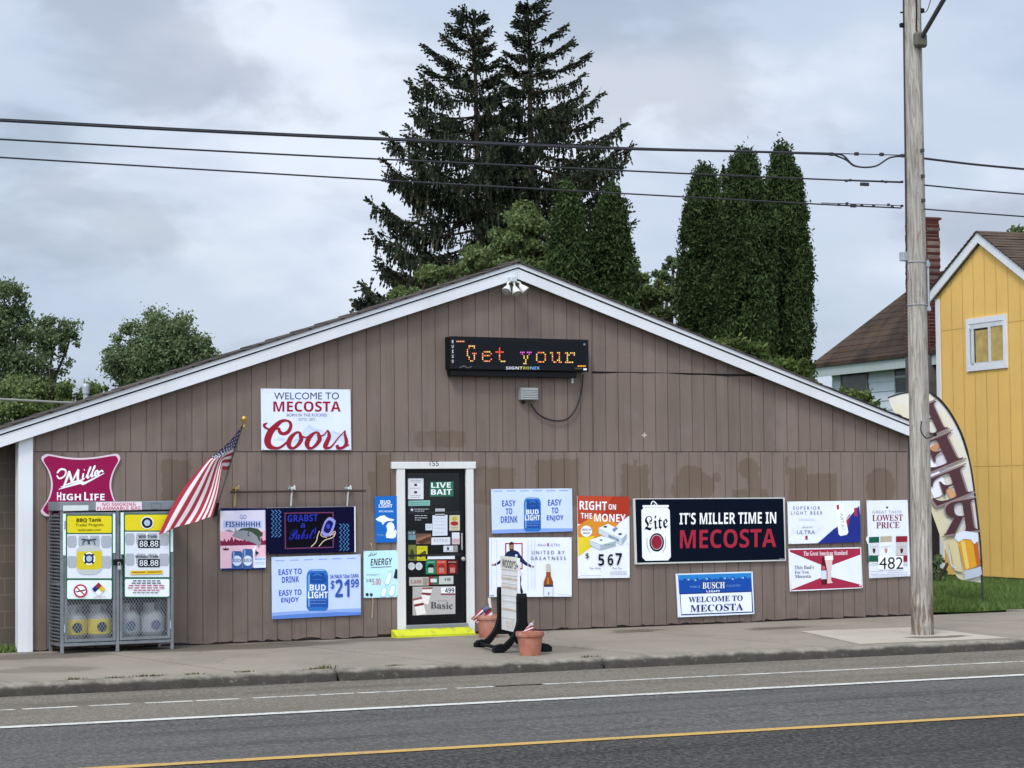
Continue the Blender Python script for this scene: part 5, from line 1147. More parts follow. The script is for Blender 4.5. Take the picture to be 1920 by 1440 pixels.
        kw = dict(parent=pan)
        yl = 112 if k == 0 else 104
        A.poly(rd(X0 + 7, Y0 + 7, X1 - 7, Y0 + yl, 6), '#dccb22', 'yellow_header', **kw)
        A.rect(X0 + 7, Y0 + yl + 8, X1 - 7, Y0 + 390, '#c9ced4', 'tank_wall_print', **kw); A.poly(rd(X0 + 7, Y0 + 402, X1 - 7, Y1 - 7, 6), '#d3d9dd', 'white_footer', **kw)
        for tx in (-.02, .245, .5, .76):       # rows of grey tanks printed behind
            for ty in (.12, .6):
                cx, cy = X0 + 7 + (X1 - X0 - 14) * (tx + .12), Y0 + yl + 20 + 260 * ty; ww = 31
                l, r_ = max(cx - ww, X0 + 8), min(cx + ww, X1 - 8)
                A.poly([(l + 6, cy - 34), (r_ - 6, cy - 34), (r_, cy - 18), (r_, cy + 22), (r_ - 9, cy + 40), (l + 9, cy + 40), (l, cy + 22), (l, cy - 18)], '#9ba1a7', 'grey_tank_print', **kw)
        if k == 0:
            A.text('BBQ Tank', (470, 562, 622, 590), '#23230f', 'lettering', .03, skew=-3, **kw); A.text('Trader Program', (463, 595, 634, 616), '#2f2e14', 'lettering', .01, skew=-3, **kw); A.text('tanktraders.com', (478, 626, 618, 640), '#3c3a18', 'small_lettering', .01, skew=-2, **kw)
            A.poly([(470, 760), (480, 742), (515, 728), (575, 728), (612, 742), (624, 760), (626, 870), (612, 892), (580, 906), (512, 908), (484, 896), (470, 872)], '#aeb2b0', 'tank_print', **kw)
            A.poly([(472, 766), (624, 762), (626, 864), (600, 876), (500, 878), (472, 868)], '#cdbb23', 'tank_band_print', **kw)
            A.ell(547, 810, 37, 38, '#dfe3e4', 'ring_print', **kw); A.ell(547, 810, 29, 30, '#1f2a38', 'ring_print', **kw); A.ell(547, 810, 18, 19, '#9fb0bd', 'ring_print', **kw)
            for an in (45, 135, 225, 315): A.ell(547 + 33 * math.cos(rad(an)), 810 + 34 * math.sin(rad(an)), 7, 7, '#1f2a38', 'ring_print', **kw)
            A.strokes([[(508, 726, 5), (512, 706, 6), (522, 702, 5)], [(582, 726, 5), (578, 706, 6), (572, 702, 5)], [(500, 690, 7), (545, 696, 9), (592, 690, 7)], [(545, 700, 10), (545, 722, 12)]], '#39444a', 'valve_print', **kw)
            A.ell(494, 1008, 42, 41, '#b32636', 'ban_ring', **kw); A.ell(494, 1008, 32, 31, '#dfe3e4', 'ban_field', **kw); A.strokes([[(466, 1014, 8), (524, 1002, 8)]], '#2b2d30', 'cigarette_print', smooth=False, **kw); A.strokes([[(470, 984, 8), (518, 1032, 8)]], '#b32636', 'ban_bar', smooth=False, **kw)
            for c_, col in (((605, 976), '#8f2a35'), ((626, 996), '#d5b92b'), ((605, 1018), '#dfe3e4'), ((584, 996), '#22306e')): A.poly([(c_[0], c_[1] - 20), (c_[0] + 20, c_[1]), (c_[0], c_[1] + 20), (c_[0] - 20, c_[1])], col, 'hazard_diamond', **kw)
            small_lines_k = A.strokes([[(574, 1046, 3), (648, 1044, 3)]], '#a86a70', 'fine_print', smooth=False, **kw)
        else:
            A.ell(903, 590, 39, 38, '#dfe3e4', 'ring_print', **kw); A.ell(903, 590, 34, 33, '#1f2a38', 'ring_print', **kw); A.ell(903, 590, 19, 19, '#9fb0bd', 'ring_print', **kw)
            A.text('With Trade', (850, 664, 962, 684), '#2b2f33', 'lettering', .02, skew=-2, **kw); A.text('Without Trade', (830, 788, 972, 806), '#2b2f33', 'lettering', .02, skew=-2, **kw)
            for y_ in (694, 812):
                A.rect(848, y_, 980, y_ + 49, '#14161b', 'price_window', **kw); A.text('88.88', (856, y_ + 6, 972, y_ + 43), '#cfd3d6', 'price', .01, **kw)
            A.poly([(802, 884), (998, 880), (998, 904), (802, 908)], '#d5b92b', 'notice_strip', **kw); A.strokes([[(812, 894, 7), (890, 893, 7)], [(905, 893, 7), (990, 891, 7)]], '#a5672b', 'notice_print', smooth=False, **kw)
            for i, (xa_, xb_, c_) in enumerate(((815, 990, '#3a3f44'), (808, 996, '#3a3f44'), (790, 1015, '#b0505c'), (785, 1018, '#b0505c'), (820, 985, '#b0505c'), (816, 976, '#7d8085'))): A.strokes([[(xa_ + j * (xb_ - xa_) / 6, 946 + i * 14.5, 6), (xa_ + (j + .78) * (xb_ - xa_) / 6, 945.6 + i * 14.5, 6)] for j in range(6)], c_, 'fine_print', smooth=False, **kw)
        hg = MB(); hx = xa if k == 0 else xb
        for z in (za + .12, zc - .2): hg.tube([(hx, yf - .01, z), (hx, yf - .01, z + .1)], .011, 8)
        hg.build('hinge', GALV, door)
    l = MB(); c = P(728 / 3.273, 800 + 838 / 3.273, yf - .03); l.bbox(c + [-.06, -.01, -.02], c + [.06, .03, .05], .006); l.build('hasp', BLACKP, t)
    l = MB(); l.bbox(c + [-.022, -.035, -.085], c + [.022, -.011, -.03], .008); l.tube(catmull([c + [-.014, -.022, -.035], c + [-.014, -.022, .0], c + [0, -.022, .012], c + [.014, -.022, .0], c + [.014, -.022, -.035]], 4), .004, 6); l.build('padlock', paint('#c3c3c0', .25, .1, metal=.7), t)
    # bottles standing on the floor plate
    zf = zb + .031
    for x, col, lb in ((-5.06, '#c9b42a', 'yellow-banded gas bottle, leftmost in the cage'), (-4.75, '#cdb82e', 'yellow-banded gas bottle with a round badge, second from left in the cage'), (-4.38, '#8f959a', 'grey gas bottle, third from left in the cage'), (-4.06, '#9aa0a6', 'grey gas bottle with a dark badge, rightmost in the cage')):
        c = np.array([x, yf + .23, zf]); g = thing('gas_bottle', lb, 'gas bottle', c, 'gas bottles in the cage'); r = .162
        m = MB(); m.lathe(c, [(.10, 0), (.105, .03), (.09, .035), (.13, .06), (r, .10), (r, .29), (.135, .34), (.09, .37), (.03, .385)], 28); m.build('body', paint('#9a9d9c', .5, .15), g, smooth=True)
        m = MB(); m.lathe(c, [(r + .002, .10), (r + .003, .11), (r + .003, .275), (r + .002, .285)], 28); m.build('label_band', paint(col, .45, .1), g, smooth=True)
        m = MB(); m.lathe(c, [(.03, .38), (.035, .40), (.02, .41), (.02, .44)], 12); m.build('valve', paint('#5b5d5e', .4, metal=.5), g)
        m = MB(); n = 20
        for k in range(n):
            a0, a1 = rad(-30 + k * 15), rad(-15 + k * 15); m.prism([c + [.10 * math.cos(a_), .10 * math.sin(a_), h] for a_, h in ((a0, .35), (a1, .35), (a1, .46), (a0, .46))], (-.004, 0, 0))
        m.build('collar', paint('#8d9090', .5), g)
        e = c + np.array([0, -r - .008, .19])
        vs = lambda rr_: [(e[0] + rr_ * math.cos(k * .2618), c[1] - math.sqrt((r + .009) ** 2 - (rr_ * math.cos(k * .2618)) ** 2), e[2] + rr_ * math.sin(k * .2618)) for k in range(24)]
        link_mesh('badge', vs(.062) + [(c[0], c[1] - r - .009, e[2])], [(k_, (k_ + 1) % 24, 24) for k_ in range(24)], paint('#23303c' if 'yellow' in lb else '#4d5a70', .5), g)
cage()
# ================================================================== flag on the wall
def grid_flag(rows, y0, amp, nu, stripes, root, seed=0.0, star=.015, mats=None, canton=.42, at=None):
    """Cloth from control rows (one per cross-stripe position, pixels from hoist to fly)."""
    rows = [(t, catmull(r, 6)) for t, r in rows]; nv = stripes * 3
    def pt(s, t):
        for (ta, ra), (tb, rb) in zip(rows[:-1], rows[1:]):
            if t <= tb + 1e-9:
                k = (t - ta) / (tb - ta); q = s * (len(ra) - 1); i = min(int(q), len(ra) - 2); f = q - i
                a = ra[i] * (1 - f) + ra[i + 1] * f; b = rb[i] * (1 - f) + rb[i + 1] * f; c = a * (1 - k) + b * k
                break
        y = y0(s, t) + amp * math.sin(3.0 * math.pi * t + 4 * s + seed) * min(1, 2 * s + .1)
        return P(c[0], c[1], y)
    vs = [pt(i / nu, j / nv) for j in range(nv + 1) for i in range(nu + 1)]; fs, mi = [], []
    for j in range(nv):
        for i in range(nu):
            b = j * (nu + 1) + i; fs.append((b, b + 1, b + nu + 2, b + nu + 1)); st = j // 3
            mi.append(2 if (i + .5) / nu < canton and st < (stripes + 1) // 2 else (0 if st % 2 == 0 else 1))
    cloth = link_mesh('flag_cloth', vs, fs, mats, root, mi, True)
    if star:
        V, F = [], []
        for r in range(9):
            for c in range(6 if r % 2 == 0 else 5):
                s = canton * (c + (.5 if r % 2 == 0 else 1.0)) / 6.0; t = (r + .6) / 9.6 * 7 / 13; p = pt(s, t)
                e1 = pt(min(1, s + .012), t) - p; e2 = pt(s, t + .012) - p
                u = e1 / (np.linalg.norm(e1) + 1e-9); w = e2 - u * np.dot(e2, u); w /= np.linalg.norm(w) + 1e-9; n = np.cross(u, w); n *= -np.sign(n[1]) if n[1] else 1
                sz = star; k0 = len(V)
                for k in range(10):
                    q = sz * (1 if k % 2 == 0 else .45); V.append(p + n * -.003 * np.sign(np.dot(n, p - CAM)) + u * q * math.cos(k * math.pi / 5) + w * q * math.sin(k * math.pi / 5))
                F.append(tuple(range(k0, k0 + 10)))
        link_mesh('stars', V, F, paint('#d5d3d6', .8), cloth)
    return cloth
CLOTH = [paint('#9c2a3a', .85, .12), paint('#d6cfcb', .85, .08), paint('#38345a', .85, .15)]
def wall_flag():
    base = P(404, 958, -.05); tip = P(457.5, 789, -.40)
    t = thing('wall_flag', 'striped national flag drooping from an angled pole on the siding', 'flag', base)
    b = MB(); b.tube([base, tip], .011, 8); b.build('pole', paint('#57524e', .5), t)
    b = MB(); b.lathe(tip, [(.012, -.10), (.018, -.08), (.012, -.06), (.012, -.02), (.036, .0), (.040, .03), (.030, .058), (.006, .066)], 14); b.build('finial', paint('#b9934a', .3, .1, metal=.7), t, smooth=True)
    b = MB(); b.bbox(base + [-.05, -.02, -.06], base + [.03, .045, .06], .008); b.tube([base + [0, -.01, -.02], base + (tip - base) * .09], .022, 8); b.build('bracket', BLACKP, t)
    rows = [(0, [(455, 797), (432, 826), (404, 851), (384, 868), (346, 913), (319, 957), (297, 1003)]),
            (.27, [(450, 815), (430, 840), (411, 856), (398, 867), (372, 920), (350, 960), (331, 988)]),
            (.54, [(443, 838), (432, 845), (422, 851), (410, 866), (396, 915), (380, 955), (366, 979)]),
            (.77, [(437, 860), (427, 861), (420, 862), (414, 870), (404, 918), (394, 950), (384, 972)]),
            (1, [(430, 880), (422, 881), (416, 880), (416, 884), (411, 920), (405, 946), (399, 968)])]
    ya = lambda s, t_: -.39 + .24 * t_ * (1 - s) - .27 * s
    grid_flag(rows, ya, .022, 26, 13, t, mats=CLOTH)
wall_flag()

# ================================================================== reader board
def reader_board():
    near, far = np.array([-.31, -3.15, 0]), np.array([-.04, -1.95, 0])
    d = (near - far) / np.linalg.norm(near - far); n = np.array([d[1], -d[0], 0]); n = n if np.dot(n, CAM - near) > 0 else -n
    c = (near + far) / 2; gz = walk_z(-2.5)
    t = thing('reader_board', 'tall white reader board on splayed black legs, turned sideways on the sidewalk', 'reader board', (c[0], c[1], gz))
    pc = c - n * 0.0
    A = Art(t, E5, pc + n * .03, n)
    ps = [A.at(362, 140), A.at(584, 178), A.at(552, 1040), A.at(384, 1002)]
    u = lambda p: float(np.dot(p - c, d))
    s0, s1 = (u(ps[0]) + u(ps[3])) / 2, (u(ps[1]) + u(ps[2])) / 2; z1 = (ps[0][2] + ps[1][2]) / 2; z0 = (ps[2][2] + ps[3][2]) / 2
    def W(s, z, o=0.0): q = c + d * s + n * o; return np.array([q[0], q[1], z])
    m = MB(); m.prism([W(s0, z0, -.002), W(s1, z0, -.002), W(s1, z1, -.002), W(s0, z1, -.002)], n * .03); m.build('panel', paint('#dcdcd8', .5, .08, 2.5), t)
    hd = (z1 - z0) * .165
    m = MB(); m.prism([W(s0 - .004, z1 - hd, .029), W(s1 + .004, z1 - hd, .029), W(s1 + .004, z1 + .012, .029), W(s0 - .004, z1 + .012, .029)], n * .006); m.build('header_board', paint('#dedbcd', .5, .06), t)
    for f in (.245, .36, .52, .60, .83):
        z = z1 - (z1 - z0) * f; m = MB(); m.prism([W(s0 + .02, z, .029), W(s1 - .02, z, .029), W(s1 - .02, z + .008, .029), W(s0 + .02, z + .008, .029)], n * .004); m.build('letter_track', paint('#cfcec8', .5), t)
    for f in (.30, .42, .72): z = z1 - (z1 - z0) * f; m = MB(); m.prism([W(s0 + .02, z, .029), W(s1 - .02, z, .029), W(s1 - .02, z + .024, .029), W(s0 + .02, z + .024, .029)], n * .004); m.build('stained_strip', paint('#c6b8a2', .7, .3), t)
    A = Art(t, E5, pc + n * .036, n); A.textq("WOODY'S", (386, 272), (545, 300), (384, 176), '#22201f', 'lettering', .03); A.poly([(552, 232), (574, 262), (554, 284)], '#22201f', 'arrow')
    A2 = Art(t, E5, pc + n * .036, n); small_lines(A2, [(428, 520, 910), (430, 515, 935), (428, 518, 962), (440, 510, 988)], '#c9ad98', 'faded_print', 6)
    blk = paint('#0c0c0e', .6, .25, spec=.12)
    wu = .055
    for nm, q, side in (('far', far, -1), ('near', near, 1)):
        top = z1 - (z1 - z0) * (.47 if side > 0 else .42); sq = u(q); sa, sb = (s0 - .02 - wu * 2, s0 - .012) if side < 0 else (s1 + .012, s1 + .02 + wu * 2)
        m = MB(); hw = .055
        prof = [W(sa, gz + .16, -hw), W(sa, top - .05, -hw), W((sa * .7 + sb * .3), top, -hw), W((sa * .3 + sb * .7), top, -hw), W(sb, top - .05, -hw), W(sb, gz + .16, -hw)]
        m.prism(prof, n * hw * 2); m.build('upright', blk, t)
        m = MB()                              # splayed legs, a curved A on each side
        sm = (sa + sb) / 2; th = .05
        for o in (1, -1):
            out = catmull([(.03, .62), (.06, .36), (.12, .20), (.23, .09), (.30, .06)], 4); inn = catmull([(.30, .0), (.24, .0), (.15, .065), (.08, .16), (.0, .25)], 4)
            poly = [W(sm - th, gz + z, o * x) for x, z in out] + [W(sm - th, gz + z, o * x) for x, z in inn] + [W(sm - th, gz + .62, 0)]
            m.prism(poly, d * th * 2)
            m.prism([W(sm - th - .015, gz + z, o * x) for x, z in ((.25, 0), (.36, 0), (.36, .05), (.32, .085), (.25, .10))], d * (th * 2 + .03))
        m.build('legs', blk, t)
    for o in (1, -1):
        m = MB(); m.tube([W(s0 - .1, gz + .05, o * .30), W(s1 + .1, gz + .05, o * .30)], .022, 8); m.build('tie_bar', blk, t)
reader_board()

# ================================================================== flower pots
def pot(c, R, H, label):
    t = thing('flower_pot', label, 'flower pot', c, 'terracotta pots on the sidewalk')
    tt = _mats.get('terracotta')
    if not tt:
        q = NT('terracotta'); n = q.noise(7, 5, .65); cc = q.mix(q.rng(n, .35, .7), lin('#8f5543'), lin('#a56a55')); cc = q.mix(q.rng(q.noise(3, 4, .7, q.mapping((1, 1, .6))), .52, .72, 0, .5), cc, lin('#b78f7d')); q.bump(n, .2, .004); tt = _mats['terracotta'] = q.done(cc, .85)
    b = MB(); b.lathe(c, [(R * .72, 0), (R * .74, .012), (R * .90, H * .78), (R * 1.0, H * .80), (R * 1.03, H * .88), (R * 1.0, H), (R * .90, H * .985), (R * .86, H * .86), (R * .5, H * .85)], 40); b.build('pot', tt, t, smooth=False)
    b = MB(); b.lathe(c, [(R * .86, H * .80), (R * .6, H * .87), (R * .2, H * .90), (0.001, H * .9)], 20); b.build('soil', paint('#2e241c', .95, .4, 20), t)
    return t
PA, PB = G(994, 1229, -.128), G(914, 1199, -.095)
PB = np.array([.45, -.72, walk_z(-.72)])
pot(PA, .168, .285, 'terracotta pot nearest the kerb, holding a folded small flag'); pot(PB, .17, .30, 'terracotta pot behind the reader board, holding an open small flag')
def pot_flag(label, base, top, quads, y, name='small_flag', amp=.012):
    t = thing(name, label, 'flag', base, 'small flags in the pots')
    b = MB(); b.tube([base, top], .006, 6); b.build('stick', paint('#a98f63', .7), t)
    grid_flag(quads, lambda s, t_: y + .04 * s, amp, 14, 7, t, star=.004, mats=CLOTH)
e = lambda x, y_: (880 + x / 6.2588, 1020 + y_ / 6.2588)
pot_flag('small striped flag drooping left over the rear pot', PB + [-.02, 0, .25], P(*e(226, 628), PB[1]), [(0, [e(228, 700), e(165, 735), e(90, 810), e(15, 878)]), (.5, [e(250, 742), e(200, 790), e(130, 850), e(60, 905)]), (1, [e(285, 860), e(235, 890), e(170, 920), e(105, 940)])], PB[1] - .03)
b = MB(); b.sheet(lambda u, v: P(*e(218 + 30 * u + 14 * v, 630 + 110 * v + 15 * u * v), PB[1] - .05), 4, 6); b.build('flag_tip', CLOTH[1], bpy.data.objects['small_flag'])
pot_flag('small folded flag leaning out of the pot nearest the kerb', PA + [.05, 0, .24], P(*e(752, 890), PA[1] - .05), [(0, [e(745, 905), e(715, 930), e(690, 958), e(665, 985)]), (.5, [e(752, 950), e(720, 965), e(680, 995), e(640, 1020)]), (1, [e(748, 1000), e(715, 1010), e(670, 1025), e(615, 1040)])], PA[1] - .06, amp=.006)

# ================================================================== utility pole and lines
def utility_pole():
    base = G(1730, 1190, -.118); y = base[1]; top = P(1711, 0, y); ax = (top - base) / (top[2] - base[2])
    H = top[2] + 2.6; at = lambda z: base + ax * (z - base[2])
    t = thing('utility_pole', 'weathered grey wooden utility pole rising out of the picture at the sidewalk edge', 'utility pole', base)
    r = lambda z: .146 - .0040 * z
    b = MB(); rr = random.Random(3); n = 28; zs = [base[2] - .1, base[2], .05, .18, .35, .6] + list(np.linspace(1, H, 26))
    vs = []; ph = [rr.uniform(0, 6.3) for _ in range(6)]
    for z in zs:
        for k in range(n):
            a = 2 * math.pi * k / n
            foot = max(0, 1 - (z + .1) / .8)
            q = r(z) * (1 + .012 * math.sin(3 * a + z * 1.3 + ph[0]) + .010 * math.sin(5 * a - z * 2.1 + ph[1]) + foot * .07 * math.sin(7 * a + ph[2]) + foot * .05 * math.sin(11 * a + ph[3]))
            p = at(z); vs.append((p[0] + q * math.cos(a), p[1] + q * math.sin(a), z))
    b.add(vs, [(i * n + k, i * n + (k + 1) % n, (i + 1) * n + (k + 1) % n, (i + 1) * n + k) for i in range(len(zs) - 1) for k in range(n)] + [tuple((len(zs) - 1) * n + k for k in range(n))])
    b.build('shaft', m_wood_pole(), t, smooth=True)
    zz = lambda px_y: P(1720, px_y, y)[2]
    side = -R0 * 1.0                           # left of the pole as seen from the road
    b = MB(); b.tube([at(z) + side * (r(z) + .006) + CF * -.0 for z in np.linspace(zz(470), H, 14)], .016, 6); b.build('ground_wire_cover', paint('#3f322b', .7), t)
    c = at(zz(481)) + side * (r(zz(481)) + .04); b = MB(); b.bbox(c + [-.05, -.05, -.06], c + [.05, .05, .06], .006); b.build('meter_box', GALV, t)
    fr = np.array([-.3, -.95, 0]); fr /= np.linalg.norm(fr); rt = np.array([.75, -.66, 0]); rt /= np.linalg.norm(rt)
    b = MB(); g = lambda z, o=.012: at(z) + rt * (r(z) + o)
    b.tube([g(zz(488), .02), g(zz(583), .02)], .016, 8); b.bbox(g(zz(497)) - .03, g(zz(497)) + .03, .006); b.bbox(g(zz(580)) - .03, g(zz(580)) + .03, .006); b.build('steel_bracket', GALV, t)
    ring = MB()
    for pz in (492, 572):
        z = zz(pz); ring.tube([at(z) + (r(z) + .008) * np.array([math.cos(a), math.sin(a), 0]) for a in np.linspace(0, 2 * math.pi, 25)], .006, 5)
    ring.build('strap', GALV, t)
    for pz in (285, 333, 378):
        z = zz(pz); q = at(z) + (fr * .86 + rt * .5) * (r(z) + .004); b = MB(); b.bbox(q - .022, q + .022, .005); b.build('bolt_plate', paint('#4a4744', .6, metal=.5), t)
    b = MB(); q1 = at(zz(285)) + (fr * .86 + rt * .5) * (r(3) + .012); q2 = at(zz(372)) + (fr * .86 + rt * .5) * (r(3) + .012); b.tube([q1, q2], .004, 5); b.build('down_lead', paint('#5d5a57', .6), t)
    # street lamp arm, its root plate and lamp beyond the picture
    c = at(zz(80)) + (fr * .95 + rt * .3) * (r(7) + .03)
    b = MB(); b.bbox(c + [-.10, -.05, -.10], c + [.10, .05, .10], .03); b.build('arm_plate', paint('#5a574a', .7), t)
    e1 = P(1776, -12, c[1] - .5); dr = e1 - c; b = MB(); b.tube([c, c + dr, c + dr * 1.9, c + dr * 2.6 + [0, 0, -.12]], .032, 10); arm = b.build('lamp_arm', paint('#3c3a3a', .5, metal=.4), t)
    h = MB(); lc = c + dr * 2.75 + [0, 0, -.15]; h.lathe(lc, [(.05, .14), (.16, .08), (.20, 0), (.17, -.07), (.05, -.11)], 18); h.build('lamp_head', paint('#8d9092', .5), arm, smooth=True)
    b = MB(); b.tube(catmull([P(1745, 0, y - .15), P(1738, 20, y - .15), at(zz(26)) + rt * r(7)], 4), .006, 5); b.bbox(at(zz(22)) + rt * r(7) - .03, at(zz(22)) + rt * r(7) + .03, .006); b.build('arm_stay', DARK, t)
    b = MB(); b.tube(catmull([at(zz(-25)) + fr * r(8), at(zz(25)) + fr * (r(7) + .03), at(zz(60)) + fr * (r(7) + .02), c], 5), .010, 6)
    q = at(zz(48)) + side * (r(7) + .03); b.bbox(q - .03, q + .03, .01); q = at(zz(24)) + side * (r(7) + .05); b.tube([q, q - side * .1], .012, 6); b.build('lamp_lead', DARK, t)
    b = MB(); b.tube(catmull([P(1728, 790, y - .16), P(1727, 808, y - .22), P(1736, 821, y - .24), P(1746, 819, y - .24), P(1752, 815, y - .22)], 5), .008, 6); q = P(1753, 815, y - .22); b.bbox(q - .02, q + .02, .006); b.build('loose_lead', DARK, t)
    return base, y
PBASE, PY = utility_pole()
def power_lines():
    rd = KT[1] - KT[0]; rd[2] = 0; rd /= np.linalg.norm(rd); n = np.array([rd[1], -rd[0], 0]); p0 = PBASE - n * 0
    p0 = PBASE + (n if np.dot(n, CAM - PBASE) > 0 else -n) * .17
    W = lambda px, py: PL(px, py, p0, n)
    wire = paint('#2c2b30', .6, .1)
    g = 'lines strung along the road'
    def line(label, left, right, r, name='power_line', n2=None):
        t = thing(name, label, 'power line', W(*right[0]), g)
        l = [W(*q) for q in left]; lfar = l[0] + (l[0] - l[1]) * 2.0
        rr = [W(*q) for q in right]; far_ = rr[-1] + (rr[-1] - rr[-2]) * 9.0 + [0, 0, .6]
        b = MB(); b.tube(np.vstack([lfar, catmull(l, 8)]), r, 7); b.tube(np.vstack([catmull(rr, 6), far_]), r, 7); b.build('cable', wire, t)
        return t
    def clamps(t, pts, sx, sz, name='clamp'):
        for q in pts: c = W(*q); b = MB(); b.bbox(c - np.array([sx, .02, sz]), c + np.array([sx, .02, sz]), .006); b.build(name, wire, t)
    t = line('topmost and thickest of the three lines left of the pole', [(0, 226), (400, 247), (780, 264), (1170, 279), (1400, 284), (1558, 289)], [(1733, 297), (1825, 308), (1920, 317)], .016)
    b = MB(); b.tube(catmull([W(0, 223), W(400, 244), W(780, 261), W(1170, 276.5), W(1558, 287)], 8), .008, 6); b.build('second_strand', wire, t)
    b = MB(); b.tube([W(1558, 287.5), W(1693, 291)], .007, 6); b.build('messenger', wire, t)
    b = MB(); b.tube(catmull([W(1558, 289.5), W(1580, 291), W(1603, 311), W(1640, 312), W(1668, 296), W(1692, 292.5)], 6), .012, 7); b.tube(catmull([W(1563, 290), W(1585, 299), W(1598, 309), W(1605, 312)], 5), .012, 7); b.build('slack_loop', wire, t)
    clamps(t, [(1559, 289), (1606, 288.5), (1653, 289.5), (1692, 292)], .03, .022)
    t = line('middle of the three lines left of the pole', [(0, 261), (500, 288), (900, 307), (1300, 326), (1560, 337), (1690, 342)], [(1733, 347), (1825, 356), (1920, 364)], .011)
    b = MB(); b.tube([W(1585, 337), W(1690, 340.5)], .006, 6); b.build('messenger', wire, t)
    clamps(t, [(1587, 339), (1594, 338), (1654, 340), (1661, 341), (1691, 341)], .016, .016); clamps(t, [(1621, 345.5)], .065, .022, 'splice_box')
    t = line('lowest of the three lines left of the pole', [(0, 295), (500, 325), (900, 348), (1300, 370), (1540, 383), (1690, 390)], [(1733, 392), (1825, 399), (1920, 406)], .010)
    b = MB(); b.tube([W(1540, 380.5), W(1690, 385.5)], .006, 6); b.build('messenger', wire, t)
    clamps(t, [(1573, 384), (1588, 381.5), (1616, 385), (1638, 386), (1666, 384), (1673, 388), (1691, 386)], .016, .016); clamps(t, [(1600, 386)], .042, .02, 'splice_box')
power_lines()
b = MB(); b.tube(catmull([D(-60, 746, 48), D(0, 748.5, 48), D(70, 752, 48), D(131, 755, 48), D(230, 757, 48)], 6), .028, 6)
o = b.build('service_cable', paint('#77756f', .6), loc=D(60, 751, 48)); tag(o, 'pale cable strung beyond the left roof slope', 'cable')

# ================================================================== feather banner
def feather_banner():
    base = G(1843, 1133, -.06); nn = CAM - base; nn[2] = 0; nn /= np.linalg.norm(nn)
    t = thing('feather_banner', 'leaning cream feather banner with brown mirrored lettering and beer glasses', 'banner', base)
    A = Art(t, E1, base + nn * .02, nn); A.DL = .003
    fly = [(88, 92), (130, 185), (200, 232), (270, 420), (320, 620), (360, 790), (415, 950), (470, 1100), (520, 1225), (562, 1308), (640, 1330), (722, 1340)]
    edge = [(88, 92), (200, 60), (335, 50), (400, 76), (450, 118), (500, 180), (548, 260), (590, 350), (622, 450), (648, 570), (668, 700), (686, 850), (704, 1000), (716, 1150), (722, 1340)]
    E_, F_ = catmull(edge, 4), catmull(fly, 5)
    def samp(c, k): q = k * (len(c) - 1); i = min(int(q), len(c) - 2); return c[i] + (c[i + 1] - c[i]) * (q - i)
    b = MB()
    def f(u, v):
        a, c = samp(F_, v), samp(E_, v); q = a + (c - a) * u
        return A.at(q[0], q[1], -.012 + .008 * math.sin(v * 9 + u * 2))
    b.sheet(f, 6, 44)
    q = NT('banner_cloth'); n = q.noise(1.2, 4, .6); q.set(q.bsdf.inputs['Transmission Weight'], 0.0)
    cc = q.mix(q.rng(n, .35, .7), lin('#cfc7a4'), lin('#cfcdd0')); cc = q.mix(q.rng(q.noise(4, 4), .5, .75, 0, .4), cc, lin('#cdbf95')); cloth = b.build('cloth', q.done(cc, .8), t, smooth=True)
    A.strokes([[(E_[i][0], E_[i][1], 16 if 10 < i < 34 else 8) for i in range(0, len(E_), 2)]], paint('#15151a', .7), 'pole_sleeve')
    A.poly([(345, 440), (372, 420), (366, 500), (410, 540), (440, 600), (470, 650), (480, 720), (440, 760), (400, 770), (370, 700), (346, 600)], '#d4d5dd', 'foam_print'); A.poly([(372, 430), (420, 395), (440, 420), (400, 480), (372, 470)], '#b9835e', 'splash_print'); A.poly([(462, 690), (520, 710), (560, 760), (548, 810), (512, 780)], '#c9976c', 'splash_print')
    BR, OUT = '#4e3438', '#8d7c78'
    for ch, bl, br, tl in (('𝐁', (496, 296), (330, 372), (412, 112)), ('𝐄', (600, 500), (348, 604), (516, 322)), ('𝐄', (664, 728), (404, 830), (606, 548)), ('𝐑', (704, 985), (470, 1020), (672, 772))):
        bl, br, tl = map(lambda v: np.array(v, float), (bl, br, tl)); c = bl + (br - bl) / 2 + (tl - bl) / 2; g = 1.12
        A.textq(ch, c + (bl - c) * g, c + (br - c) * g, c + (tl - c) * g, OUT, 'letter_outline', 0.0); A.textq(ch, bl, br, tl, BR, 'lettering', 0.0)
    for bl, tl in (((600, 508), (519, 318)), ((664, 740), (604, 545))): pass
    A.poly([(500, 1070), (560, 1050), (590, 1270), (540, 1260)], '#cfc294', 'rear_glass_print'); A.strokes([[(500, 1120, 10), (520, 1220, 10), (560, 1245, 10)]], '#b9bcc2', 'rear_handle_print')
    A.poly([(556, 1050), (688, 1040), (716, 1220), (610, 1262)], '#d39a2e', 'beer_print'); A.poly([(660, 1042), (690, 1040), (716, 1215), (690, 1235)], '#b5622a', 'beer_shade_print'); A.poly([(580, 1060), (606, 1056), (640, 1240), (616, 1252)], '#e0c069', 'beer_light_print')
    A.poly([(540, 1040), (552, 1008), (600, 990), (660, 1000), (696, 1005), (700, 1060), (672, 1080), (650, 1050), (600, 1046), (566, 1068)], '#c5ccd6', 'foam_print'); A.poly([(604, 1262), (718, 1232), (724, 1285), (700, 1300), (610, 1322)], '#a9b1bd', 'glass_foot_print')
    pole = [A.at(726, 1450, -.03) * 1.0] + [A.at(q[0] + 3, q[1], -.03) for q in E_[::-1][:-8:3]]
    pole[0] = base - [0, 0, .1]
    b = MB(); b.tube(pole, .014, 8); b.build('pole', paint('#3b3d42', .5, metal=.4), t)
feather_banner()

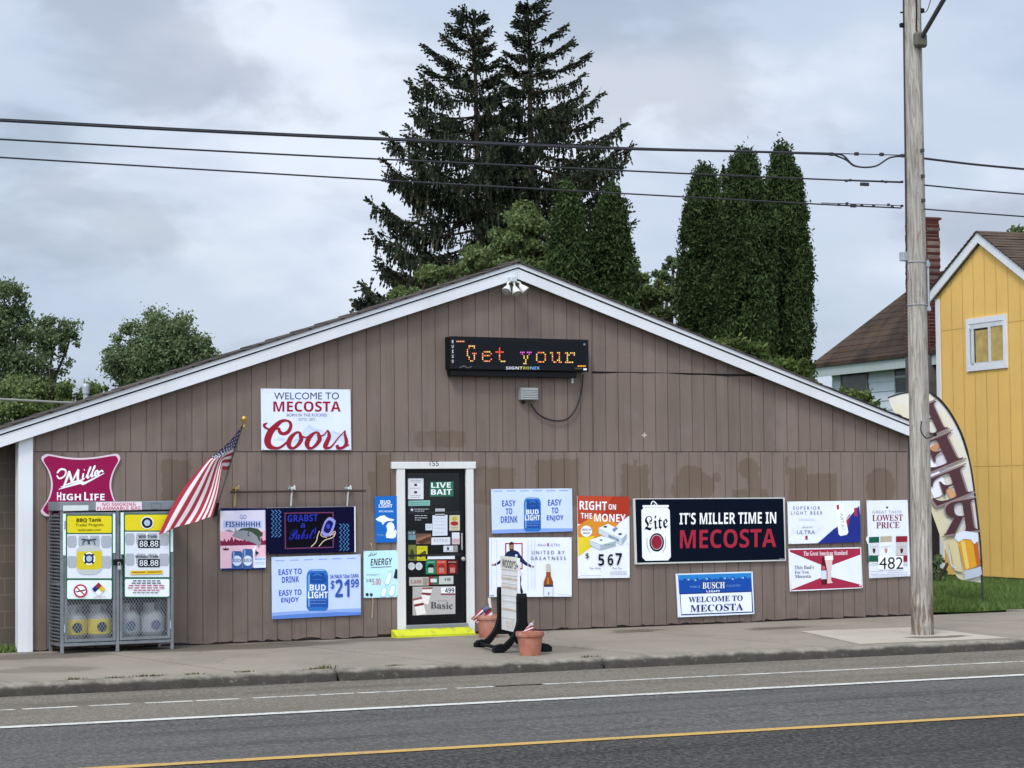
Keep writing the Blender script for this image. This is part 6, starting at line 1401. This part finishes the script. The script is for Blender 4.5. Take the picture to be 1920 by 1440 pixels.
# ================================================================== houses on the right
HA = rad(5.9); HD = np.array([math.sin(HA), math.cos(HA), 0]); HE = np.array([math.cos(HA), -math.sin(HA), 0])
def yellow_house():
    p0 = G(1771, 1084, 0.02); Y = lambda px, py: PL(px, py, p0, HE)
    s = lambda p: float(np.dot(p - p0, HD)); L = lambda q, z, o=0.0: np.array([*(p0 + HD * q + HE * o)[:2], z])
    cor = Y(1758, 700); ap = Y(1840, 455); ev = Y(1758, 559)
    sf = s(cor); sa = s(ap); sn = 2 * sa - sf; ze = ev[2]; za = ap[2]; zb = 0.10
    t = thing('yellow_house', 'mustard yellow board house with a white trimmed gable, right of the pole', 'house', L(sa, 0))
    ylw = m_house_paint('#e2b766', '#b99550', 'mustard_paint'); b = MB(); g = .405; q = sn; zr = lambda v: ze + (za - ze) * (1 - abs(v - sa) / abs(sf - sa)); seamz = [Y(1770, 620)[2], Y(1860, 874)[2]]
    zc = [zb, seamz[1], seamz[0]]
    k = 0
    while q < sf - 1e-6:
        q1 = min(q + g, sf); cuts = [q] + [v for v in (sa,) if q < v < q1] + [q1 - .010]
        for u_, w_ in zip(cuts[:-1], cuts[1:]):
            lv = zc + [None]
            for z_a, z_b in zip(lv[:-1], lv[1:]):
                t0, t1 = (zr(u_), zr(w_)) if z_b is None else (min(z_b - .008, zr(u_)), min(z_b - .008, zr(w_)))
                if t0 > z_a or t1 > z_a: b.add([L(u_, z_a), L(w_, z_a), L(w_, max(t1, z_a)), L(u_, max(t0, z_a))], [(0, 1, 2, 3)])
        q = q1
    b.prism([L(sn, zb, .02), L(sf, zb, .02), L(sf, ze, .02), L(sa, za, .02), L(sn, ze, .02)], HE * .1)
    b.build('board_wall', ylw, t)
    ln = 11.0
    m = MB(); m.prism([L(sn, zb, .112), L(sn, ze, .112), L(sn, ze, ln), L(sn, zb, ln)], HD * .12); m.prism([L(sf, zb, .112), L(sf, ze, .112), L(sf, ze, ln), L(sf, zb, ln)], -HD * .12); m.build('side_wall', ylw, t)
    f = MB(); f.prism([L(sn + .03, -.4, .03), L(sf - .03, -.4, .03), L(sf - .03, zb - .003, .03), L(sn + .03, zb - .003, .03)], HE * (ln - .1)); f.build('foundation', m_brick('#6a5a4c', '#74665a', '#8a8076', 'foundation_block', tuple(HD), .4, .2), t)
    tr = MB(); tr.prism([L(sf - .13, zb, -.018), L(sf + .015, zb, -.018), L(sf + .015, ze - .02, -.018), L(sf - .13, ze - .02, -.018)], HE * .11); tr.build('corner_board', WHITE, t)
    ov = .09; sl = (za - ze) / abs(sf - sa); zt = lambda v: za - sl * abs(v - sa)
    sh = m_shingle('#4a3f36', '#3e352e', '#5c4e41', (0, .5, .85), .15, 'yellow_house_shingles', tuple(HE))
    r = MB(); k = MB()
    for e_ in (sf + .16, sn - .16):
        sg = .001 if e_ > sa else -.001
        k.prism([L(sa + sg, zt(sa) + .0, -ov), L(e_, zt(e_) + .0, -ov), L(e_, zt(e_) + .21, -ov), L(sa + sg, zt(sa) + .21, -ov)], HE * .03)
        n = 16
        for i in range(n):
            u_, w_ = sa + (e_ - sa) * i / n, sa + (e_ - sa) * (i + 1) / n
            r.prism([L(u_, zt(u_) + .212, -ov - .03), L(w_, zt(w_) + .212, -ov - .03), L(w_, zt(w_) + .255, -ov - .03), L(u_, zt(u_) + .235, -ov - .03)], HE * (ln + .4))
        d_ = MB(); d_.prism([L(sa + sg, zt(sa) + .06, -ov + .032), L(e_, zt(e_) + .06, -ov + .032), L(e_, zt(e_) + .208, -ov + .032), L(sa + sg, zt(sa) + .208, -ov + .032)], HE * (ln + .2)); d_.build('soffit', paint('#b9bbb9', .8), t)
    k.build('rake_board', WHITE, t); r.build('roof', sh, t)
    # window
    A = Art(t, (1730, 400, 4.237), p0 - HE * .03, -HE)
    q = [A.at(*v) for v in ((338, 848), (658, 794), (670, 1222), (354, 1262))]
    s0, s1 = (s(q[0]) + s(q[3])) / 2, (s(q[1]) + s(q[2])) / 2; z1, z0 = (q[0][2] + q[1][2]) / 2, (q[2][2] + q[3][2]) / 2; fw = .11
    lo, hi = min(s0, s1), max(s0, s1)
    def bar(m, a_, b_, za_, zb_, o0, o1): m.prism([L(a_, za_, o0), L(b_, za_, o0), L(b_, zb_, o0), L(a_, zb_, o0)], HE * (o1 - o0))
    m = MB(); bar(m, lo, lo + fw, z0, z1, -.035, -.002); bar(m, hi - fw, hi, z0, z1, -.035, -.002); bar(m, lo + fw, hi - fw, z0, z0 + fw, -.034, -.002); bar(m, lo + fw, hi - fw, z1 - fw, z1, -.034, -.002); w = m.build('window', WHITE, t)
    m = MB(); bar(m, lo + fw, hi - fw, z0 + fw, z1 - fw, -.0025, -.0012); m.build('pane', paint('#1d2022', .12, .1, spec=.6), w)
    m = MB(); mid = lo + (hi - lo) * .43; bar(m, mid - .045, mid + .03, z0 + fw, z1 - fw - .10, -.026, -.004); bar(m, lo + fw, hi - fw, z1 - fw - .10, z1 - fw, -.024, -.004); bar(m, hi - fw - .14, hi - fw - .05, z0 + fw, z1 - fw - .1, -.022, -.004); bar(m, lo + fw, hi - fw, z0 + fw, z0 + fw + .05, -.022, -.004); m.build('sash', paint('#c9cccb', .6), w)
    m = MB(); bar(m, lo + fw + .01, mid - .055, z0 + fw + .055, z1 - fw - .11, -.012, -.006); bar(m, mid + .06, hi - fw - .20, z0 + fw + .055, z1 - fw - .14, -.012, -.006); m.build('curtain', paint('#b39a5c', .9, .35, 5), w)
yellow_house()
def white_house():
    A0 = D(1521, 683, 62); P_ = lambda t_, e_, z: A0 - HD * t_ + HE * e_ + np.array([0, 0, z])
    proj = lambda p: (960 + FPX * float((p - CAM) @ CR) / float((p - CAM) @ CF), 720 - FPX * float((p - CAM) @ CU) / float((p - CAM) @ CF))
    lo, hi = .1, 2.0
    for _ in range(40):                        # roof pitch whose far hip rises as in the photograph
        k = (lo + hi) / 2; x, y = proj(P_(2.5, 2.5, 2.5 * k))
        if (683 - y) / (x - 1521) < .765: lo = k
        else: hi = k
    W2 = .5
    while proj(P_(W2, W2, W2 * k))[0] < 1741: W2 += .05
    LN = max(2 * W2 + .6, 9.4); gz = -.1
    t = thing('white_house', 'white lap-sided house under a brown hip roof, behind the store', 'house', P_(LN / 2, W2, 0) * [1, 1, 0])
    r = MB(); e0 = [P_(0, 0, 0), P_(LN, 0, 0), P_(LN, 2 * W2, 0), P_(0, 2 * W2, 0)]; rg = [P_(W2, W2, W2 * k), P_(LN - W2, W2, W2 * k)]
    dn = np.array([0, 0, -.10]); v = e0 + rg + [q + dn for q in e0]
    r.add(v, [(0, 1, 5, 4), (1, 2, 5), (2, 3, 4, 5), (3, 0, 4), (0, 6, 7, 1), (1, 7, 8, 2), (2, 8, 9, 3), (3, 9, 6, 0), (6, 9, 8, 7)])
    nrm = np.array([HE[0] * math.sin(math.atan(k)) , HE[1] * math.sin(math.atan(k)), math.cos(math.atan(k))])
    r.build('roof', m_shingle('#352a23', '#2d2520', '#514032', (HE[0] * .7, HE[1] * .7, .7), .24, 'white_house_shingles', tuple(HD)), t)
    f = MB(); i_ = .06
    f.prism([P_(i_, i_, -.10), P_(LN - i_, i_, -.10), P_(LN - i_, i_, -.36), P_(i_, i_, -.36)], HE * .03); f.prism([P_(i_, i_ + .03, -.105), P_(LN - i_, i_ + .03, -.105), P_(LN - i_, .5, -.105), P_(i_, .5, -.105)], (0, 0, -.03)); f.build('eave_board', m_house_paint('#a9b3ae', '#66706a', 'eave_paint'), t)
    wl = MB(); o = .42; z = -.36; ex = .245; H = A0[2]
    zt = -.14
    while H + zt > gz:
        zb_ = max(zt - ex, gz - H); wl.prism([P_(.4, o, zt), P_(.4, o - .022, zb_), P_(.4, o + .05, zb_), P_(.4, o + .05, zt)], -HD * (LN - .8)); zt -= ex
    wl.prism([P_(.4, o + .052, -.14), P_(.4, 2 * W2 - .4, -.14), P_(.4, 2 * W2 - .4, gz - H), P_(.4, o + .052, gz - H)], -HD * (LN - .8))
    wl.build('lap_siding', m_house_paint('#c3cdd2', '#5d7360', 'white_lap_paint'), t)
    Q = lambda px, py: PL(px, py, P_(0, o - .03, 0), HE); ss = lambda p: float(np.dot(A0 - p, HD))
    for xa, xb, ya, yb, bars in ((1578, 1625, 686, 800, 0), (1679, 1716, 678, 735, 1)):
        a, c = ss(Q(xa, ya)), ss(Q(xb, ya)); z1, z0 = Q(xa, ya)[2] - H, Q((xa + xb) / 2, yb)[2] - H
        m = MB(); m.prism([P_(a, o - .035, z0), P_(c, o - .035, z0), P_(c, o - .035, z1), P_(a, o - .035, z1)], HE * .05); w = m.build('window', paint('#3a3d38', .25, .15, spec=.5) if not bars else paint('#23272a', .2, .1, spec=.6), t)
        m = MB(); q = .05
        for s0, s1, za, zb_ in ((a - q, a, z0 - q, z1 + q), (c, c + q, z0 - q, z1 + q), (a, c, z0 - q, z0), (a, c, z1, z1 + q)) + (((a, c, (z0 + z1) / 2 - .03, (z0 + z1) / 2 + .03),) if bars else ()): m.prism([P_(s0, o - .05, za), P_(s1, o - .05, za), P_(s1, o - .05, zb_), P_(s0, o - .05, zb_)], HE * .06)
        m.build('window_frame', paint('#8f9a98' if bars else '#6d736f', .7), w)
    # chimney against the near end of the wall
    C0 = lambda px, py: PL(px, py, P_(0, o - .40, 0), HE)
    a, c = ss(C0(1698, 600)), ss(C0(1741, 480)); zc = C0(1745, 409)[2] - H; zs = C0(1745, 662)[2] - H
    bm = m_brick('#4f241e', '#411d19', '#5f5048', 'chimney_brick', tuple(HD), .24, .085, '#8d7d73')
    rr = random.Random(8); ch = MB(); z = zs
    while z < zc:                              # courses with uneven edges
        j = rr.uniform(-.012, .012); tp = 1 - .10 * (z - zs) / (zc - zs); mid = (a + c) / 2; hw = (c - a) / 2 * tp
        ch.prism([P_(mid - hw + j, o - .40, z), P_(mid + hw + j, o - .40, z), P_(mid + hw + j, o - .40, z + .083), P_(mid - hw + j, o - .40, z + .083)], HE * (.36 + j)); z += .085
    ch.prism([P_((a + c) / 2 - .42 * (c - a), o - .42, zc), P_((a + c) / 2 + .44 * (c - a), o - .42, zc), P_((a + c) / 2 + .44 * (c - a), o - .42, zc + .05), P_((a + c) / 2 - .42 * (c - a), o - .42, zc + .05)], HE * .46)
    chim = ch.build('chimney', bm, t); cb_ = MB(); cb_.prism([P_(a - .02, o - .42, gz - H), P_(c - .01, o - .42, gz - H), P_(c - .01, o - .42, zs - .004), P_(a - .02, o - .42, zs - .004)], HE * .46); cb_.build('chimney_base', m_concrete('#5f5c57', '#45423e', name='old_render'), chim)
    an = MB(); an.prism([P_(c + .06, o - .2, gz - H), P_(c + 3.2, o - .2, gz - H), P_(c + 3.2, o - .2, zs - .1), P_(c + .06, o - .2, zs - .1)], HE * 2.0); an.build('shaded_passage_brick', m_brick('#3d211e', '#351d1b', '#40312d', 'shaded_brick', tuple(HD), .24, .085), t)  # brick filling the shaded passage, with the shade put into its dark colour
    i0, i1, zq = ss(C0(1708, 900)), ss(C0(1800, 900)), C0(1740, 752)[2] - H; lt = MB(); lt.prism([P_(i0, o - .75, gz - H), P_(i1, o - .75, gz - H), P_(i1, o - .75, zq), P_(i0, o - .75, zq)], HE * .3); lt.build('passage_shade_box', paint('#2b1d1b', .9, .3), t)  # added dark box, its colour stands for the shade in the passage
white_house()

# ================================================================== trees and shrubs
def cards(name, pts, size, mat, parent, seed, up=0.0, aspect=1.6):
    r = np.random.default_rng(seed); n = len(pts); s = size * r.uniform(.55, 1.35, n)[:, None]
    a = r.normal(0, 1, (n, 3)); a[:, 2] += up * 2.0; a /= np.linalg.norm(a, axis=1)[:, None]
    b = np.cross(a, r.normal(0, 1, (n, 3))); b /= np.linalg.norm(b, axis=1)[:, None] + 1e-9
    v = np.stack([pts - a * s * aspect * .5, pts + b * s * .5 + a * s * .1, pts + a * s * aspect * .5, pts - b * s * .5 + a * s * .1], 1).reshape(-1, 3)
    me = bpy.data.meshes.new(name); n4 = len(v); base = origin_of(parent)
    me.vertices.add(n4); me.vertices.foreach_set('co', (v - base).astype(np.float32).ravel()); me.loops.add(n4); me.loops.foreach_set('vertex_index', np.arange(n4, dtype=np.int32))
    me.polygons.add(n4 // 4); me.polygons.foreach_set('loop_start', np.arange(0, n4, 4, dtype=np.int32)); me.update(calc_edges=True); me.materials.append(mat)
    o = bpy.data.objects.new(name, me); COL.objects.link(o); o.parent = parent; return o
LEAF_A = m_leaf('#526040', '#667650', '#828f6a', .3, 'far_leaf'); LEAF_B = m_leaf('#525f38', '#687847', '#85925f', .35, 'fresh_leaf')
LEAF_C = m_leaf('#263218', '#374724', '#4d5d33', .15, 'arborvitae_leaf'); LEAF_S = m_leaf('#222b20', '#323b2b', '#544f38', .1, 'spruce_needle'); LEAF_Y = m_leaf('#3a4a24', '#52612f', '#6f7b40', .2, 'yew_needle')
GND = -.1
def broad_tree(name, label, base, blobs, n, size, mat, seed, cat='tree', lean=None, group='trees beyond the store', sparse=1.0):
    """blobs: (x, y, z, rx, rz) world positions of the crown's lobes."""
    t = thing(name, label, cat, base, group); r = np.random.default_rng(seed); base = np.array(base, float); tb = MB()
    top = np.mean([b_[:3] for b_ in blobs], 0); fork = base + (top - base) * .45; H = top[2] - base[2]
    tb.tube(catmull([base, base + (fork - base) * .5 + r.normal(0, .1, 3), fork], 4), np.linspace(.16, .11, 9) * max(.5, H / 7), 8)
    pts = []; wt = np.array([b_[3] ** 2 * b_[4] for b_ in blobs]); wt = wt / wt.sum()
    for (x, y, z, rx, rz), w in zip(blobs, wt):
        c = np.array([x, y, z]); mid = (fork + c) / 2 + r.normal(0, .15, 3) + [0, 0, .1 * H * .3]
        tb.tube(catmull([fork, mid, c, c + r.normal(0, rx * .4, 3) + [0, 0, rz * .5]], 4), np.linspace(.075, .015, 13) * max(.5, H / 7), 6)
        nc = max(5, int(26 * (rx / 1.2) ** 1.2 * sparse)); d = r.normal(0, 1, (nc, 3)); d /= np.linalg.norm(d, axis=1)[:, None]; rad_ = r.uniform(.45, 1.0, nc) ** .6
        cl = c + d * np.array([rx, rx, rz]) * rad_[:, None]
        for q in cl[: max(4, nc // 3)]: tb.tube(catmull([c, (c + q) / 2 + r.normal(0, .1, 3), q], 3), np.linspace(.022, .007, 7) * max(.5, H / 7), 5)
        m = int(n * w); k = r.integers(0, nc, m); sg = rx * .17 * r.uniform(.6, 1.5, nc)
        pts.append(cl[k] + r.normal(0, 1, (m, 3)) * sg[k][:, None] * np.array([1, 1, .8]))
    tb.build('trunk', BARK, t); cards('crown', np.concatenate(pts), size, mat, t, seed, .15); return t
def blobs_px(lst, depth, seed):
    r = np.random.default_rng(seed); out = []
    for px, py, rx, ry in lst:
        dd = depth + r.uniform(-1, 1) * rx * depth / FPX * .8; p = D(px, py, dd); out.append((p[0], p[1], p[2], rx * dd / FPX, ry * dd / FPX))
    return out
def foot(px, depth): p = D(px, 900, depth); p[2] = GND; return p
broad_tree('broadleaf_tree', 'rounded green tree standing alone beyond the left roof slope', foot(300, 100), blobs_px([(233, 672, 40, 40), (258, 642, 42, 36), (300, 622, 48, 36), (345, 634, 40, 40), (375, 662, 30, 34), (305, 668, 58, 42), (238, 705, 40, 30), (345, 690, 42, 36), (285, 700, 50, 34), (392, 668, 14, 24)], 100, 1), 42000, .085, LEAF_A, 1)
broad_tree('broadleaf_tree', 'tall open-branched tree cut off by the left edge of the picture', foot(20, 78), blobs_px([(8, 570, 44, 46), (-40, 600, 60, 70), (28, 630, 42, 50), (75, 618, 34, 26), (110, 612, 34, 28), (130, 640, 24, 26), (96, 640, 30, 28), (60, 670, 36, 30), (20, 700, 60, 44), (110, 690, 26, 24), (85, 712, 32, 22), (-30, 680, 60, 60), (40, 745, 60, 30)], 78, 2), 40000, .075, LEAF_A, 2)
broad_tree('leafy_shrub', 'low bright green shrub just above the left roof slope', foot(160, 66), blobs_px([(130, 742, 30, 20), (165, 735, 26, 18), (100, 755, 34, 22), (190, 738, 18, 16), (60, 770, 50, 30), (10, 775, 50, 40), (40, 735, 50, 30), (95, 728, 34, 20)], 66, 3), 20000, .07, LEAF_B, 3, 'shrub')
broad_tree('broadleaf_tree', 'pale green round tree in front of the twin spruces, above the roof peak', foot(960, 46), blobs_px([(930, 470, 46, 40), (975, 440, 44, 46), (1010, 420, 30, 44), (900, 500, 34, 30), (1000, 490, 46, 40), (950, 520, 50, 34), (985, 405, 26, 26), (1030, 470, 30, 50)], 46, 4), 60000, .05, LEAF_B, 4)
broad_tree('leafy_shrub', 'bushy green shrub left of the roof peak at the foot of the spruces', foot(800, 44), blobs_px([(770, 545, 24, 20), (815, 525, 28, 26), (848, 520, 28, 26), (790, 560, 30, 22), (740, 565, 20, 16)], 44, 5), 20000, .045, LEAF_B, 5, 'shrub')
broad_tree('broadleaf_tree', 'small green tree between the paired arborvitae and the sparse tree', foot(1215, 46), blobs_px([(1205, 540, 26, 40), (1230, 560, 26, 40), (1215, 590, 30, 34), (1195, 510, 16, 22)], 46, 6), 22000, .05, LEAF_B, 6)
broad_tree('sparse_tree', 'thin pale tree with open twigs left of the arborvitae row', foot(1262, 50), blobs_px([(1240, 520, 18, 22), (1262, 505, 16, 20), (1278, 545, 16, 26), (1252, 560, 20, 24), (1275, 590, 18, 24), (1245, 595, 18, 20)], 50, 7), 9000, .05, m_leaf('#4b5a3c', '#65744f', '#7f8c68', .35, 'pale_leaf'), 7, sparse=.7)

def spruce(name, label, base, top, prof, seed, bias, lean=0.0, n_wh=44, tw=1.0, thin=1.0, gmin=.2):
    """prof(h in 0..1 from the top) -> branch length; bias(az) scales length by direction."""
    t = thing(name, label, 'tree', base, 'trees beyond the store'); r = np.random.default_rng(seed); base, top = np.array(base, float), np.array(top, float); H = top[2] - base[2]
    tb = MB(); tb.tube([base + (top - base) * k for k in np.linspace(0, 1, 14)], np.linspace(.24, .02, 14) * tw, 8)
    tw_p, tw_d, tw_l = [], [], []
    for w in range(n_wh):
        f = (w + .5) / n_wh; f = f ** .92
        if f > .93: continue
        o = base + (top - base) * (1 - f); nb = int(r.integers(5, 8)) if f > .12 else 4
        az0 = r.uniform(0, 6.28)
        for b_ in range(nb):
            az = az0 + 6.283 * b_ / nb + r.normal(0, .25); L = prof(f) * bias(az) * r.uniform(.74, 1.06)
            if L < .15: continue
            if f > .35 and r.random() < .13: continue
            dr = np.array([math.cos(az), math.sin(az), 0]); droop = r.uniform(.10, .26) + .14 * f; tip = r.uniform(.24, .46)
            if f < .16: droop = -.55 + f * 3; tip = .25
            q = [o + dr * (L * s) + np.array([0, 0, L * (-droop * 1.5 * s * (1 - .35 * s) + tip * s ** 3)]) for s in np.linspace(0, 1, 9)]
            tb.tube(q, np.linspace(.032, .006, 9) * (.4 + .3 * L), 4, caps=False)
            q = np.array(q); nt = int((72 * L + 18) * thin)
            s = r.uniform(gmin * .6 + .06, 1.0, nt) ** .8; i = np.minimum((s * 8).astype(int), 7); p = q[i] + (q[i + 1] - q[i]) * (s * 8 - i)[:, None]
            sd_ = np.array([-dr[1], dr[0], 0]); spread = r.normal(0, 1, nt) * .17 * L * (1.1 - s) + r.normal(0, .05, nt)
            p = p + sd_ * spread[:, None] + np.array([0, 0, 1]) * (r.normal(.0, .035, nt) - np.abs(spread) * .25)[:, None]
            hang = r.random(nt) < (.62 if f > .15 else .15)
            ln = np.where(hang, r.uniform(.10, .36, nt) * (.55 + .22 * min(L, 3)), r.uniform(.12, .28, nt))
            dd = np.where(hang[:, None], np.array([0, 0, -1.0]) + dr * .12 + r.normal(0, .14, (nt, 3)), dr * .8 + sd_ * (np.sign(spread) * .55)[:, None] + r.normal(0, .25, (nt, 3)) + [0, 0, .15])
            dd /= np.linalg.norm(dd, axis=1)[:, None]; tw_p.append(p); tw_d.append(dd); tw_l.append(ln)
            k = 6; tw_p.append(np.repeat(q[-1:], k, 0)); dd = dr + r.normal(0, .3, (k, 3)) + [0, 0, .5]; tw_d.append(dd / np.linalg.norm(dd, axis=1)[:, None]); tw_l.append(r.uniform(.12, .26, k))
    k = 26; tw_p.append(top + np.array([0, 0, -1]) * r.uniform(0, .7, k)[:, None]); dd = r.normal(0, .5, (k, 3)) + [0, 0, .8]; tw_d.append(dd / np.linalg.norm(dd, axis=1)[:, None]); tw_l.append(r.uniform(.14, .3, k))
    p, d_, l = np.concatenate(tw_p), np.concatenate(tw_d), np.concatenate(tw_l)
    tb.build('trunk', BARK, t)
    n = len(p); V, seg = [], 3
    for ax in range(2):                        # ragged twigs: three short lozenges each way
        sd_ = np.cross(d_, r.normal(0, 1, (n, 3))); sd_ /= np.linalg.norm(sd_, axis=1)[:, None] + 1e-9
        for s in range(seg):
            w = r.uniform(.016, .038, n)[:, None]; a0 = p + d_ * (l * s / seg)[:, None] + sd_ * w * r.normal(0, .5, (n, 1)); a1 = p + d_ * (l * (s + 1.25) / seg)[:, None]; mid = (a0 + a1) / 2
            V.append(np.stack([a0, mid + sd_ * w, a1, mid - sd_ * w], 1))
    v = np.concatenate(V).reshape(-1, 3)
    me = bpy.data.meshes.new('crown'); n4 = len(v); me.vertices.add(n4); me.vertices.foreach_set('co', (v - origin_of(t)).astype(np.float32).ravel()); me.loops.add(n4); me.loops.foreach_set('vertex_index', np.arange(n4, dtype=np.int32))
    me.polygons.add(n4 // 4); me.polygons.foreach_set('loop_start', np.arange(0, n4, 4, dtype=np.int32)); me.update(calc_edges=True); me.materials.append(LEAF_S)
    o = bpy.data.objects.new('crown', me); COL.objects.link(o); o.parent = t
def directional(side, strong, weak):           # branches reach further on one side of the picture
    v = CR[:2] * side
    return lambda az: weak + (strong - weak) * (0.5 + 0.5 * (math.cos(az) * v[0] + math.sin(az) * v[1])) ** .8
ZS = 55; u55 = ZS / FPX
tl, tr_ = D(888, 26, ZS), D(990, 6, ZS + 1); bl_, br_ = foot(915, ZS), foot(1010, ZS + 1)
pf = lambda H_px: (lambda f: min(22 + .66 * f * H_px, 116 + .26 * f * H_px) * u55 * 1.02)
spruce('spruce_tree', 'left one of the twin tall dark spruces behind the roof peak', bl_, tl, pf(950), 21, directional(-1, 1.0, .42), n_wh=41)
spruce('spruce_tree', 'right one of the twin tall dark spruces behind the roof peak', br_, tr_, pf(930), 22, directional(1, 1.0, .42), n_wh=41)
spruce('small_spruce', 'small dark spruce tip just left of the big spruces at the roof line', foot(692, 47), D(692, 538, 47), lambda f: .12 + 1.3 * f, 23, lambda az: 1.0, n_wh=26, tw=.4, thin=1.3)

def column_tree(label, px, py_top, wpx, depth, seed, n, taper=.32, mat=None, group='arborvitae behind the store', tip2=None):
    base = foot(px, depth); top = D(px, py_top, depth); H = top[2] - base[2]; R = wpx / 2 * depth / FPX; r = np.random.default_rng(seed)
    t = thing('arborvitae', label, 'tree', base, group)
    tb = MB(); tb.tube([base, base + [0, 0, H * .5], base + [0, 0, H * .93]], [.12, .08, .02], 7)
    def rad_at(f): return R * np.minimum(1, ((1 - f) / taper) ** .55) * (.86 + .14 * np.minimum(1, f / .15 + .3))
    nc = 520; f = r.random(nc) ** .9; az = r.uniform(0, 6.283, nc); lump = 1 + .10 * np.sin(az * 3 + f * 9 + seed) + .07 * np.sin(az * 5 - f * 17)
    rr_ = rad_at(f) * lump * r.uniform(.78, 1.04, nc); cl = np.stack([base[0] + rr_ * np.cos(az), base[1] + rr_ * np.sin(az), base[2] + f * H], 1)
    n = int(n * 4.2); k = r.integers(0, nc, n); pts = cl[k] + r.normal(0, 1, (n, 3)) * np.array([.06, .06, .11]) * (.7 + .6 * R)
    inn = r.random(n // 3); fz = r.random(n // 3); a2 = r.uniform(0, 6.283, n // 3); q = rad_at(fz) * np.sqrt(inn) * .75
    pts = np.concatenate([pts, np.stack([base[0] + q * np.cos(a2), base[1] + q * np.sin(a2), base[2] + fz * H * .97], 1)])
    if tip2 is not None:
        p2 = D(tip2[0], tip2[1], depth); z = r.random(500); w = .22 * (1 - z); pts = np.concatenate([pts, np.stack([p2[0] + r.normal(0, 1, 500) * w, p2[1] + r.normal(0, 1, 500) * w, p2[2] - (1 - z) * 1.1], 1)])
    for c in cl[:40]: tb.tube([[base[0], base[1], c[2] - .4], c], [.018, .006], 4, caps=False)
    tb.build('trunk', BARK, t); cards('crown', pts, .036, mat or LEAF_C, t, seed, .5, 2.6)
column_tree('tall arborvitae with two tips, leftmost of the row right of the roof', 1329, 320, 86, 45, 31, 26000, .17, tip2=(1356, 311))
column_tree('widest tall arborvitae in the middle of the row right of the roof', 1403, 296, 106, 44.4, 32, 34000, .16, tip2=(1388, 288))
column_tree('tallest arborvitae, rightmost of the row right of the roof', 1476, 280, 96, 45.2, 33, 32000, .27)
column_tree('left one of two arborvitae behind the roof just right of the peak', 1070, 360, 100, 43, 34, 28000, .34)
column_tree('right one of two arborvitae behind the roof just right of the peak', 1150, 364, 124, 43.6, 35, 34000, .52, tip2=(1135, 366))
def yew(label, blobs, depth, n, seed):
    bp = blobs_px(blobs, depth, seed); base = foot(blobs[0][0], depth); t = thing('yew_bush', label, 'bush', base, 'yews behind the store'); r = np.random.default_rng(seed); tb = MB(); P_ = []
    for x, y, z, rx, rz in bp:
        c = np.array([x, y, z]); m = int(n / len(bp)); ns = 26
        for _ in range(ns):
            a = r.uniform(0, 6.28); d_ = np.array([math.cos(a), math.sin(a), r.uniform(.25, .9)]); d_ /= np.linalg.norm(d_); e0 = c - [0, 0, rz * .8]; L = rx * r.uniform(.9, 1.5); s = r.random(m // ns) ** .7
            P_.append(e0 + d_ * (L * s)[:, None] + np.array([0, 0, rz]) * (s ** 2)[:, None] * .6 + r.normal(0, .045, (m // ns, 3)))
            tb.tube([e0, e0 + d_ * L * .8], [.02, .005], 4, caps=False)
        tb.tube([base, c], [.06, .03], 5)
    tb.build('trunk', BARK, t); cards('crown', np.concatenate(P_), .045, LEAF_Y, t, seed, .2, 2.6)
yew('feathery yew bush in front of the white house wall', [(1583, 758, 36, 28), (1614, 780, 32, 26), (1558, 775, 30, 26), (1642, 798, 22, 16)], 42, 18000, 41)
yew('lighter green yew bush at the foot of the arborvitae row', [(1440, 694, 32, 24), (1475, 702, 32, 28), (1400, 668, 30, 22), (1500, 728, 24, 22), (1370, 656, 22, 18)], 41, 22000, 42)
broad_tree('leafy_shrub', 'dark leafy shrub growing between the pole and the yellow house', foot(1757, 44), blobs_px([(1756, 1065, 12, 22), (1748, 1080, 12, 14), (1764, 1078, 12, 16)], 44, 9), 2500, .06, LEAF_A, 9, 'shrub')
broad_tree('broadleaf_tree', 'tree top just showing over the yellow house roof', foot(1912, 75), blobs_px([(1910, 436, 12, 10), (1930, 445, 30, 24)], 75, 10), 2500, .12, LEAF_B, 10)
